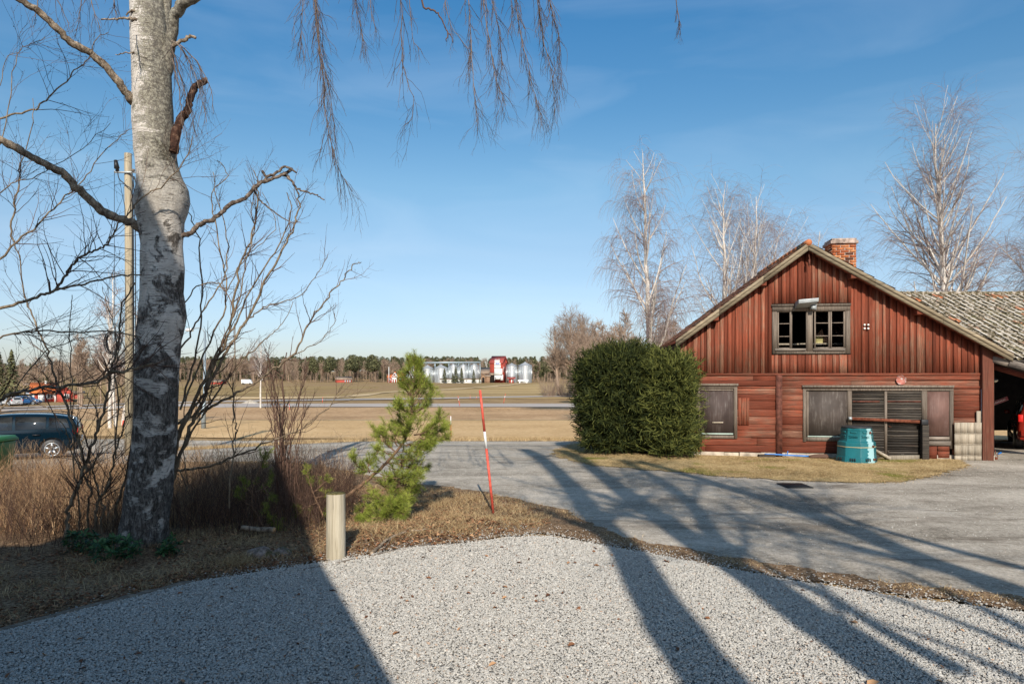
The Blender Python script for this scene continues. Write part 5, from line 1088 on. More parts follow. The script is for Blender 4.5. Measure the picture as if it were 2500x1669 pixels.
def tiles(p0, ux, up, nx, ny, w, h, amp=.028, orange=0.0, jit=.006):
    """pantiles: each tile its own small S-curved sheet, laid in courses; p0 lower left, ux along eave, up up-slope"""
    m = MB(); ux = np.array(ux, float); up = np.array(up, float); nrm = np.cross(ux, up); nrm /= np.linalg.norm(nrm); nrm = nrm * (1 if nrm[2] > 0 else -1); S = 7
    s_ = np.linspace(0, 1, S); prof = amp * (np.sin(s_ * 2 * math.pi * .95 + .6) * .8 + .3)
    for j in range(ny):
        for i in range(nx):
            o = np.array(p0) + ux * w * (i + random.uniform(-1, 1) * jit) + up * h * (j + random.uniform(-1, 1) * jit * 1.5); tilt = random.uniform(-.01, .012)
            lo = o + ux[None] * (s_ * w * 1.06)[:, None] + nrm[None] * (prof + (.028 if w > .22 else .012) + tilt)[:, None]; hi = lo + up * h * 1.12 - nrm * .026
            V = np.vstack([lo, hi, lo - nrm * .014]); crest = np.clip((prof[:-1] + prof[1:]) / 2 / amp, -1, 1); f = [[q, q + 1, S + q + 1, S + q] for q in range(S - 1)] + [[2 * S + q, 2 * S + q + 1, q + 1, q] for q in range(S - 1)]
            b_ = random.gauss(.42 + orange, .16); m.add(V, f, np.concatenate([np.clip(b_ + crest * .0, 0, 1), np.full(S - 1, b_ * .6)]))
            m.cr = getattr(m, 'cr', []) + [crest, np.full(S - 1, -1.0)]
    return m
def slope(xa, xb):
    v = np.array([xb - xa, 0, zroof(xb) - zroof(xa)]); return v, np.linalg.norm(v)
v, Ls = slope(lx, rx); n = int(Ls / .3); tile_build(tiles((lx, -OV - .03, lz - .006), (0, 1, 0), tuple(v / Ls), 27, n, .21, Ls / n * .985, orange=.5), 'roof_tiles', barn)
v, Ls = slope(ex, rx); n = int(Ls / .3); mm = tiles((ex, -OV - .03, ez - .006), (0, 1, 0), tuple(v / Ls), 27, n, .21, Ls / n * .985, orange=.5)
tile_build(mm, 'roof_tiles', barn)
m = MB(); 
for i in range(13): m.tubes(np.array([[rx, -OV - .03 + i * .42, rz_ + .0], [rx, -OV - .03 + i * .42 + .45, rz_ + .01]]), np.array([.085, .08]), 10, random.uniform(.6, 1), True)
m.build('ridge_tiles', M['tiles'], barn, True)
m = MB()
for xx in (fc(1862, 698, .2)[0], fc(1746, 782, .2)[0], fc(2080, 690, .2)[0], fc(2240, 760, .2)[0]): m.box(xx - .07, xx + .07, -.345, .1, zroof(xx) - .27, zroof(xx) - .125, .5)
m.build('purlin_ends', M['redlog'], barn, bevel=.01)
# chimney
def brickmat():
    t = NT('old_brick'); tn = t.attr(); n = t.noise(t.map(), 14, 6, .7)
    c = t.ramp(tn, [(0, (.10, .045, .03)), (.25, (.36, .10, .04)), (.6, (.50, .17, .065)), (1, (.62, .29, .13))]); c = t.mix(1.0, c, t.ramp(n, [(.3, .5), (.7, 1.15)]), 'MULTIPLY')
    return t.out(c, .9, 0, t.bump(n, .7, .02), .1)
cx, _ = fc(2051, 650, -2.6); czt = fc(2051, 600, -2.6)[1]; m = MB(); cw = .34; z = zroof(cx) - .4; m.box(cx - cw + .012, cx + cw - .012, 2.6 - cw + .012, 2.6 + cw - .012, z, czt, .8); mort = m
b = MB(); j = 0
while z < czt - .02:
    for side in range(4):
        o = -cw - (.12 if j % 2 else 0)
        while o < cw:
            a, e = max(o, -cw) + .005, min(o + .235, cw) - .005
            if e - a > .03:
                tn = random.choice([.02, .3, .5, .55, .6, .7, .85, .9]); d = random.uniform(-.004, .005); t_ = .03
                if side == 0: b.box(cx + a, cx + e, 2.6 - cw - d, 2.6 - cw + t_, z, z + .062, tn)
                if side == 1: b.box(cx + a, cx + e, 2.6 + cw - t_, 2.6 + cw + d, z, z + .062, tn)
                if side == 2: b.box(cx + cw - t_, cx + cw + d, 2.6 + a, 2.6 + e, z + .0003, z + .0617, tn)
                if side == 3: b.box(cx - cw - d, cx - cw + t_, 2.6 + a, 2.6 + e, z + .0003, z + .0617, tn)
            o += .245
    z += .075; j += 1
ch = b.build('chimney', brickmat(), barn); mort.build('mortar', plain('lime_mortar', (.45, .40, .35), .95, 0, .2, 20, .1), ch)
m = MB(); m.box(cx - cw - .05, cx + cw + .05, 2.6 - cw - .05, 2.6 + cw + .05, czt, czt + .09); m.box(cx - cw - .01, cx + cw + .01, 2.6 - cw - .01, 2.6 + cw + .01, czt + .09, czt + .16)
m.build('chimney_cap', plain('rusty_cap', (.42, .33, .28), .8, 0, .5, 7, .1, .3), ch, bevel=.01)
# upper window: four casements, one missing, in a grey timber frame
m = MB()
fb(m, 1886, 1897, 758, 862, .0, .075, .6); fb(m, 2064, 2076, 752, 862, .0, .075, .6); fb(m, 1886, 2076, 746, 758, .0, .085, .55); fb(m, 1886, 2076, 856, 863, .0, .072, .6)
fb(m, 1969, 1984, 758, 858, .0, .08, .75); fb(m, 1884, 2078, 742.5, 746, .0, .11, .35)
wf = m.build('window', M['greywoodz'], barn)
def casement(x0, x1, y0, y1, nm='casement'):
    m = MB(); fb(m, x0, x0 + 3.4, y0, y1, .01, .052, .8); fb(m, x1 - 3.4, x1, y0, y1, .01, .052, .8); fb(m, x0, x1, y0, y0 + 3, .012, .05, .8); fb(m, x0, x1, y1 - 3.5, y1, .012, .05, .7)
    for k in (1, 2): yy = y0 + (y1 - y0) * k / 3; fb(m, x0 + 3, x1 - 3, yy - .7, yy + .8, .02, .045, .95)
    return m.build(nm, M['greywoodz'], wf)
casement(1898, 1932, 759, 852); casement(1988, 2026, 757, 851); casement(2027.5, 2063, 756, 851)
m = MB(); fb(m, 1893, 1968, 850.5, 856, .0, .11, .6); fb(m, 1986, 2064, 850, 856, .0, .11, .6); m.build('sill', M['greywood'], wf)
m = MB(); fb(m, 1928, 1934, 759, 852, .02, .06, .6); m.build('casement_post', M['greywoodz'], wf)
# things stored in the loft, lit by the sun through the opening
def loft(name, label, cat, px, py, dep, build, mat):
    a, z = fc(px, py, -dep); t = thing(name, label, cat, tuple(BO + Xh * a + Yh * dep + Vector((0, 0, z))), BA); m = MB(); build(m); m.build(name + '_body' if False else 'body', M[mat], t); return t
lf = zclad + .1
m = MB(); a0, _ = fc(1895, 840, -.9); a1, _ = fc(2064, 840, -.9); zt = fc(1980, 838, -.9)[1]; m.box(a0 - .3, a1 + .3, .8, .95, zt - .05, zt, .7)
for xx in (a0, (a0 + a1) / 2, a1): m.box(xx - .04, xx + .04, .85, .93, lf, zt - .05, .6)
tt = thing('workbench', 'pale plank rail inside the loft window', 'bench', tuple(BO), BA); m.build('rail', M['palewood'], tt)
a, z = fc(1999, 835, -1.0); bxx = thing('crate', 'yellowish crate seen through the loft window', 'crate', tuple(BO), BA); m = MB(); m.box(a - .10, a + .12, 1.0, 1.3, zt - .01, zt + .2, .7)
for k in range(3): m.box(a - .105, a + .125, .992, .998, zt + .01 + k * .07, zt + .055 + k * .07, .9)
m.build('slats', plain('ochre_crate', (.40, .36, .16), .8, 0, .2, 9), bxx); 
m = MB(); m.box(a + .14, a + .30, 1.0, 1.25, zt - .01, zt + .19, .5); m.hexa([(a - .1, 1.0, zt + .2), (a + .14, 1.0, zt + .2), (a + .14, 1.3, zt + .2), (a - .1, 1.3, zt + .2), (a + .0, 1.1, zt + .30), (a + .10, 1.02, zt + .42), (a + .14, 1.2, zt + .36), (a, 1.25, zt + .3)], .4)
sk = thing('sack', 'brown folded sack and box on the crate in the loft', 'sack', tuple(BO), BA); m.build('cloth', M['brownwall'], sk)
# lower left shutter
m = MB(); fb(m, 1699, 1708, 944, 1070, .0, .085, .6); fb(m, 1792, 1800, 944, 1070, .0, .085, .6); fb(m, 1697, 1800, 942, 949, .0, .085, .5); fb(m, 1699, 1800, 1062, 1070, .0, .08, .6); fb(m, 1696, 1803, 936, 942, .0, .13, .7); fb(m, 1709, 1790, 950, 953, .04, .078, .9)
w2 = m.build('window', M['greywoodz'], barn); m = MB(); fb(m, 1706, 1792, 952, 1056, .0, .055, .5, 0); m.build('shutter_panel', M['hardboard'], w2)
m = MB(); fb(m, 1708, 1790, 1056.5, 1060.5, .0, .062, .9); m.build('painted_sill', plain('mint_paint', (.42, .52, .46), .6), w2); m = MB(); a, z = fc(1752, 1031, .075); m.tubes(np.array([[a - .14, -.085, z], [a + .14, -.085, z + .004]]), np.array([.018, .018]), 8, .9, True); m.box(a - .12, a - .1, -.08, -.05, z - .01, z + .01); m.box(a + .1, a + .12, -.08, -.05, z - .01, z + .01)
m.build('handle', M['palewood'], w2)
# vertical patch boards between window and column
m = MB()
for x0, x1 in ((1803, 1809), (1810, 1822), (1823, 1829)): fb(m, x0, x1, 971, 1037, .0, .068 + random.uniform(0, .008), random.uniform(.4, .8))
m.build('patch_boards', M['redboard'], barn)
# large opening: frame, left panel, plank double door, right panel
m = MB(); fb(m, 1961, 1968, 950, 1078, .0, .085, .6); fb(m, 1969, 1974, 955, 1070, .0, .06, .7); fb(m, 1961, 2328, 948, 954, .0, .085, .6); fb(m, 1960, 2330, 940, 946.5, .0, .13, .75); fb(m, 2319, 2328, 954, 1095, .0, .08, .35); fb(m, 1969, 2052, 1067, 1077, .0, .078, .6); fb(m, 2070, 2080, 954, 1040, .0, .082, .55); fb(m, 2251, 2264, 954, 1030, .0, .082, .5)
op = m.build('opening_frame', M['greywoodz'], barn)
m = MB(); fb(m, 1968, 2071, 955, 1063, .0, .05, .5, 0); m.build('boarded_panel', M['hardboard2'], op)
m = MB(); fb(m, 2263, 2320, 954.5, 1064, .0, .055, .5, 0); m.build('boarded_panel', M['hardboard3'], op)
m = MB(); fb(m, 1972, 2060, 1063.5, 1067, .0, .07, .9, 0); m.build('painted_sill', plain('mint_paint2', (.42, .52, .46), .6), op)
m = MB(); fb(m, 2268, 2318, 1065.5, 1074, .0, .07, .9); fb(m, 2266, 2322, 1076, 1088, .0, .085, .5); m.build('ledge', M['greywood'], op)
m = MB(); fb(m, 2268, 2288, 1089, 1122, .0, .07, .3); fb(m, 2290, 2318, 1089, 1100, .0, .06, .5); fb(m, 2290, 2318, 1101, 1118, .0, .065, .5); m.build('lower_boards', M['redlog'], barn)
def door(x0, x1):
    m = MB(); y = 956.0
    while y < 1122: h_ = random.uniform(4.2, 7.5); fb(m, x0, x1, y, min(y + h_, 1124) - .5, .0, .055 + random.uniform(-.006, .008), random.uniform(.1, 1) ** 1.2, .003); y += h_
    d = m.build('door', M['darkwood'], barn); m = MB(); fb(m, x0 + 1, x1 - 12 if x0 < 2100 else x1 - 1, 978, 981.5, .058, .075, .5, 0); m.build('strap_hinge', M['rustdark'], d)
    m = MB(); fb(m, x0 + (1 if x0 > 2100 else 0), x0 + 4.5 if x0 > 2100 else x1, 1100, 1104, .066, .08, .6) ; m.build('batten', M['darkwood'], d); return d
door(2081, 2160); dd = door(2166, 2250)
m = MB(); fb(m, 2160, 2166, 955, 1120, .0, .085, .6); m.build('meeting_post', M['greywoodz'], barn)
m = MB(); a, z = fc(2172, 1041, .09); m.tubes(np.array([[a - .03, -.07, z + .02], [a, -.1, z], [a + .04, -.1, z - .005]]), np.array([.008, .008, .006]), 6, .5, True); m.build('latch', M['rustdark'], dd)
# round faded plate, insulators, lamp housing, hook
m = MB(); a, z = fc(2201, 927, .1); n = 36; m.prism([(a + .125 * math.cos(2 * math.pi * k / n), z + .125 * math.sin(2 * math.pi * k / n)) for k in range(n)], -.09, -.06, .5)
sgn = m.build('round_plate', M['hardboard3'], barn); sgn.data.materials[0] = (lambda t: t.out(t.ramp(t.noise(t.map(), 14, 6, .7), [(.4, (.36, .11, .085)), (.56, (.42, .17, .13)), (.62, (.50, .46, .45))]), .6))(NT('faded_red_enamel'))
for px, py in ((2111, 793), (2120, 793), (2111, 802), (2120, 802)):
    a, z = fc(px, py, .1); m = MB(); m.tubes(np.array([[a, -.06, z], [a, -.075, z], [a, -.076, z], [a, -.10, z + .005], [a, -.115, z + .006]]), np.array([.016, .016, .028, .028, .018]), 10, .5, True); m.build('insulator', M['porcelain'], barn, True)
m = MB(); x0, zt = fc(1948, 731, .4); x1, zb = fc(1997, 738, .4); m.hexa([(x0, -.46, zb - .03), (x1, -.46, zb + .02), (x1, -.12, zb - .10), (x0, -.12, zb - .12), (x0, -.48, zt - .01), (x1, -.48, zt + .03), (x1, -.14, zt + .0), (x0, -.14, zt - .03)], .5)
fl = m.build('flood_lamp', M['zinc'], barn, bevel=.01); m = MB(); m.box(x1 - .12, x1 - .02, -.3, -.05, zb - .16, zb - .06, .5); m.box(x1 - .02, x1 + .05, -.12, -.05, zb - .16, zb + .02, .5); m.build('bracket', M['zinc'], fl)
m = MB(); a, z = fc(1977, 628, .3); m.tubes(spline([(a, -.25, z + .25), (a - .01, -.26, z + .05), (a + .01, -.25, z - .05), (a, -.24, z - .2), (a + .02, -.24, z - .24)], 4), np.full(17, .012), 6, .5, True); m.box(a - .02, a + .02, -.27, -.23, z - .2, z - .05, .5); m.build('hook', M['rustdark'], barn)
# ------------------------------------------------------------------ things leaning on and standing by the barn
def bt(name, label, cat, group=None): return thing(name, label, cat, tuple(BO), BA, group)
t = bt('barrier_bar', 'rusty iron bar across the plank doors, capped black on its post', 'bar'); m = MB(); a, z = fc(2075, 1021, .16); b_, z2 = fc(2254, 1029.5, .16); m.bar((a, -.16, z), (b_, -.16, z2), .05, .075); m.build('bar', M['rust'], t)
m = MB(); m.tubes(np.array([[a - .03, -.16, z], [a + .04, -.16, z]]), np.array([.045, .045]), 10, .5, True); m.build('end_knob', M['zinc'], t)
m = MB(); fb(m, 2252.5, 2269, 1036, 1128, .10, .24, .45, .004); m.build('post', M['darkwood'], t, bevel=.006); m = MB(); fb(m, 2250, 2267, 1024, 1037, .09, .26, .5, .003); m.build('cap', M['black'], t, bevel=.01)
t = bt('wooden_hatch', 'pale unpainted board hatch leaning by the corner post', 'panel'); 
for r_ in range(4):
    y0 = [1031, 1058, 1085, 1112][r_]; y1 = [1057, 1084, 1111, 1124][r_]; xs = [2331, 2346, 2363, 2379, 2397]; m = MB()
    xs = [xs[0]] + [x + random.uniform(-1, 1) for x in xs[1:-1]] + [xs[-1]]
    for x0, x1 in zip(xs[:-1], xs[1:]): fb(m, x0, x1 - .4, y0, y1, .15 - .0, .175 + random.uniform(0, .006) - .01 * r_ * 0, random.uniform(.5, .9))
    m.build('board', M['palewood'], t)
m = MB(); fb(m, 2332, 2397, 1057, 1059, .174, .19, .8); fb(m, 2332, 2397, 1083.5, 1085.5, .174, .19, .8); fb(m, 2332, 2397, 1110.5, 1112.5, .174, .19, .8); m.build('batten', M['palewood'], t)
t = bt('board', 'short pale board standing behind the leaning panel', 'board'); m = MB(); fb(m, 2385, 2394.5, 1003, 1060, .10, .13, .6); m.build('plank', M['palewood'], t)
t = bt('cable_pipe', 'thin grey pipe running down beside the corner post', 'pipe'); m = MB(); a, z = fc(2396.5, 950, .1); m.tubes(np.array([[a, -.10, z], [a, -.1, 1.0], [a + .01, -.1, .1]]), np.full(3, .014), 8, .5, True); m.build('pipe', M['zinc'], t, True)
t = bt('plank_ramp', 'bleached plank lying slanted against the door foot', 'plank'); m = MB(); p = fc(2136, 1099, .3); q = fc(2176, 1122, .55); m.bar((p[0], -.20, p[1]), (q[0], -.5, .05), .06, .17, (0, -1, .2), .7); s2 = fc(2252, 1122, .4); m.bar((q[0], -.42, .07), (s2[0], -.2, .07), .05, .14, (0, 0, 1), .4); m.build('plank', M['palewood'], t)
t = bt('water_pipe', 'bright blue water pipe lying along the barn foot', 'pipe'); m = MB(); a = fc(1868, 1120, .2)[0]; b_ = fc(1980, 1120, .3)[0]; m.tubes(spline([(a, -.12, .10), (a + .3, -.14, .10), ((a + b_) / 2, -.17, .09), (b_, -.2, .07)], 5), np.full(16, .022), 8, .5, True); m.bar(((a + b_) / 2, -.17, .1), ((a + b_) / 2 + .02, -.17, .2), .02, .02, (0, 1, 0)); m.build('pipe', M['bluehose'], t, True)
t = bt('broom', 'dark worn broom head lying at the end of the blue pipe', 'broom'); m = MB(); a = fc(1978, 1122, .35)[0]; m.tubes(spline([(a, -.25, .06), (a + .2, -.28, .08), (a + .38, -.3, .08), (a + .46, -.3, .06)], 3), np.array([.03, .05, .055, .06, .065, .065, .07, .07, .06, .04]), 8, .5, True); m.build('bristles', M['twigdark'], t)
t = bt('timber_block', 'short dark timber block left of the steel column foot', 'block'); m = MB(); fb(m, 1853, 1893, 1109, 1121, .02, .2, .4, .01); m.build('block', M['darkwood'], t, bevel=.01)
# compost bin
bp = Vector((2093 / 1 * 0, 0, 0)); bp = at(2091, 1127, 17.25); bp.z = tz(bp.x, bp.y) + .03
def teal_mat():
    t = NT('teal_plastic_painted_highlight'); v = t.map(); x, y, z = t.sep(v); e = t.math('ADD', x, t.math('MULTIPLY', t.noise(t.map((6, 6, 14)), 1.5, 4), .16))
    k = t.math('MULTIPLY', t.ramp(e, [(.155, 0), (.175, 1)]), t.ramp(e, [(.31, 1), (.335, 0)])); k2 = t.ramp(t.math('ADD', x, t.math('MULTIPLY', z, .12)), [(-.29 + 1, 0), (-.28 + 1, 0)])  # pale ragged band on the right facets: sun highlight painted into the colour
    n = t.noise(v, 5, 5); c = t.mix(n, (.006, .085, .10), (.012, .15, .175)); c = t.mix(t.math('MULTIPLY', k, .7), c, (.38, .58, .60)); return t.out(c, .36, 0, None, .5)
t = thing('compost_bin', 'stepped teal plastic compost bin with dark lid and pale strap', 'compost bin', tuple(bp), R(22.5) * 0)
def oct_(prof, seg=8, rot=R(22.5 + 8)):
    m = MB(); a = np.arange(seg) * 2 * math.pi / seg + rot; V = np.array([[r * math.cos(q), r * math.sin(q), z] for r, z in prof for q in a]); idx = np.arange(len(V)).reshape(len(prof), seg); A, B_ = idx[:-1], idx[1:]
    m.add(V, np.stack([A, np.roll(A, -1, 1), np.roll(B_, -1, 1), B_], -1).reshape(-1, 4)); m.f.append(idx[-1][None]); m.t.append(np.full(1, .5)); return m
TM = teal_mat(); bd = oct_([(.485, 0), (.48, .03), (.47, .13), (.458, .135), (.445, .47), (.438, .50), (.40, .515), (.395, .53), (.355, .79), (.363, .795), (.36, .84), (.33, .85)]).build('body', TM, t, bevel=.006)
oct_([(.34, .845), (.36, .852), (.355, .875), (.30, .888)], 16).build('lid', M['binlid'], t)
oct_([(.453, .372), (.4575, .374), (.4565, .388), (.445, .39)]).build('strap', M['rope'], t)
m = MB()
for k in range(8):
    a = R(8) + k * math.pi / 4; c_, s_ = math.cos(a), math.sin(a); ap = .505 * math.cos(math.pi / 8)
    for o in (-.05, 0, .05):
        if random.random() < .8: ctr = Vector((c_ * (ap - .012) - s_ * o, s_ * (ap - .012) + c_ * o, .075)); m.box(ctr.x - .011, ctr.x + .011, ctr.y - .011, ctr.y + .011, .04, .11, .5, rot=[[c_, -s_, 0], [s_, c_, 0], [0, 0, 1]])
m.build('air_slots', M['black'], t)
m = MB()
for k in range(8):
    a = R(8) + k * math.pi / 4; c_, s_ = math.cos(a), math.sin(a)
    for (z, h_, w_, ap) in ((.66, .03, .2, .392 * math.cos(math.pi / 8)), (.62, .012, .2, .398 * math.cos(math.pi / 8)), (.75, .045, .13, .378 * math.cos(math.pi / 8))):
        ctr = Vector((c_ * ap, s_ * ap, z)); m.box(ctr.x - .010, ctr.x + .010, ctr.y - w_ / 2, ctr.y + w_ / 2, z - h_ / 2, z + h_ / 2, .5, rot=[[c_, -s_, 0], [s_, c_, 0], [0, 0, 1]])
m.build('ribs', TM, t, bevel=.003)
m = MB()
for z, rr in ((.09, .478), (.41, .448), (.74, .372)): a = R(-62); m.box(math.cos(a) * rr - .02, math.cos(a) * rr + .02, math.sin(a) * rr - .02, math.sin(a) * rr + .012, z - .025, z + .025, .5)
m.build('clips', M['rust'], t)

# ------------------------------------------------------------------ the tiled outbuilding and open carport on the right
ob = thing('outbuilding', 'outbuilding with mossy pantile roof and open carport beside the barn', 'outbuilding', (13.0, 18.3, 0), 0)
OX0 = 9.6; OX1 = 24.0
e0 = Vector((OX0, 18.6, 2.62)); r0_ = Vector((OX0, 23.4, 4.98))
up = (r0_ - e0); Lr = up.length; up.normalize(); off = Vector(ob.location)
tile_build(tiles(tuple(e0 - off), (1, 0, 0), tuple(up), int((OX1 - OX0) / .225), int(Lr / .31) + 1, .225, .31, .05, jit=.008), 'roof_tiles', ob)
m = MB(); p = [e0 - off, Vector((OX1, 18.6, 2.62)) - off, Vector((OX1, 23.4, 4.98)) - off, r0_ - off]; dn = Vector((0, .04, -.10))
m.hexa([tuple(q + dn) for q in p] + [tuple(q - Vector((0, 0, .01))) for q in p], .4)
q0 = Vector((OX0, 23.42, 4.97)) - off; q1 = Vector((OX1, 23.42, 4.97)) - off; b0 = Vector((OX0, 28.0, 2.6)) - off; b1 = Vector((OX1, 28.0, 2.6)) - off
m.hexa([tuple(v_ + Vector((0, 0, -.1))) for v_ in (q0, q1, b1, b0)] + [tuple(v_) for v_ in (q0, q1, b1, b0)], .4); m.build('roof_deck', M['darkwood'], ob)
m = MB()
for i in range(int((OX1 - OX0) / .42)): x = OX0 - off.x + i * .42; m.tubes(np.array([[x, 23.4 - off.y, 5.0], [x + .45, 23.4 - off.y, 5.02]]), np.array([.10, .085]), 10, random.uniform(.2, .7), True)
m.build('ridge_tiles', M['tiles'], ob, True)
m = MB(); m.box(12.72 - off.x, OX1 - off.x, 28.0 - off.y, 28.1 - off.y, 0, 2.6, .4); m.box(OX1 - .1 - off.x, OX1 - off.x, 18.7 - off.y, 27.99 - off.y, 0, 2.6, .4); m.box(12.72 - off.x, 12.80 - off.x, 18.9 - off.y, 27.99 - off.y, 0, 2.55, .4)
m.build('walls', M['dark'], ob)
m = MB(); P_, Q_ = at(2424, 872, 17.55), at(2424, 886, 17.55); 
a1 = at(2422, 876, 17.5) - off; a2 = at(2466, 888, 17.3) - off; m.bar(tuple(a1), tuple(a2), .10, .16, (0, 0, 1), .75); a3 = at(2464, 886, 17.28) - off; a4 = at(2760, 968, 16.2) - off; m.bar(tuple(a3), tuple(a4), .10, .17, (0, 0, 1), .85); m.build('eave_beam', M['greywood'], ob)
m = MB(); a1 = at(2422, 894, 17.62) - off; a4 = at(2760, 992, 16.3) - off; m.bar(tuple(a1), tuple(a4), .03, .14, (0, 0, 1), .4); m.build('fascia', M['redlog'], ob)
m = MB(); e_ = at(2760, 975, 16.2) - off
m.hexa([(12.64 - off.x, 17.62 - off.y, 2.50), (e_.x, e_.y + .1, e_.z), (e_.x, 18.9 - off.y, e_.z + .45), (12.64 - off.x, 18.7 - off.y, 2.62), (12.64 - off.x, 17.62 - off.y, 2.56), (e_.x, e_.y + .1, e_.z + .06), (e_.x, 18.9 - off.y, e_.z + .51), (12.64 - off.x, 18.7 - off.y, 2.68)], .4); m.build('lean_to_roof', M['darkwood'], ob)
t = thing('wall_lamp', 'round white lamp with dark hood hanging inside the carport', 'lamp', tuple(at(2425, 928, 17.9))); m = MB(); m.lathe([(.01, -.06), (.07, -.05), (.105, -.01), (.108, .0)], 20); m.build('globe', plain('cream_glass', (.55, .50, .34), .3), t, True); m = MB(); m.lathe([(.109, .0), (.10, .03), (.06, .055), (.015, .07)], 20); m.build('hood', M['black'], t, True)
m = MB(); m.tubes(np.array([[0, 0, .07], [-.05, .05, .25]]), np.array([.012, .012]), 6, .5, True); m.lathe([(.012, -.12), (.02, -.11), (.012, -.06)], 8); m.build('bracket', M['zinc'], t)
c = at(2440, 979, 18.6); t = thing('sign', 'tilted dark red sign hanging in the carport shadow', 'sign', tuple(c), 0); t.rotation_euler = (0, R(-20), 0); m = MB(); m.box(-.24, .24, -.01, .01, -.055, .055); m.build('plate', plain('dull_red_sign', (.22, .03, .035), .5), t); m = MB(); 
for k in range(8): m.box(-.17 + k * .043, -.145 + k * .043, -.014, -.0105, -.022, .022)
for q in ((-.235, .235, .046, .050), (-.235, .235, -.050, -.046)): m.box(q[0], q[1], -.014, -.0105, q[2], q[3])
m.build('lettering', plain('sign_white', (.42, .38, .36), .5), t)
c = at(2436, 1105, 17.7); t = thing('trolley_jack', 'small tool with blue handle leaning inside the carport', 'tool', (c.x, c.y, tz(c.x, c.y))); m = MB(); m.bar((.0, 0, .16), (.09, 0, .2), .03, .03); m.build('grip', M['bluehose'], t); m = MB(); m.tubes(spline([(-.07, 0, .26), (-.05, 0, .15), (.0, 0, .12), (-.02, 0, .02), (-.06, .0, .0)], 4), np.full(17, .009), 6, .5, True); m.box(-.09, -.03, -.04, .04, 0, .08); m.build('frame', M['rust'], t)
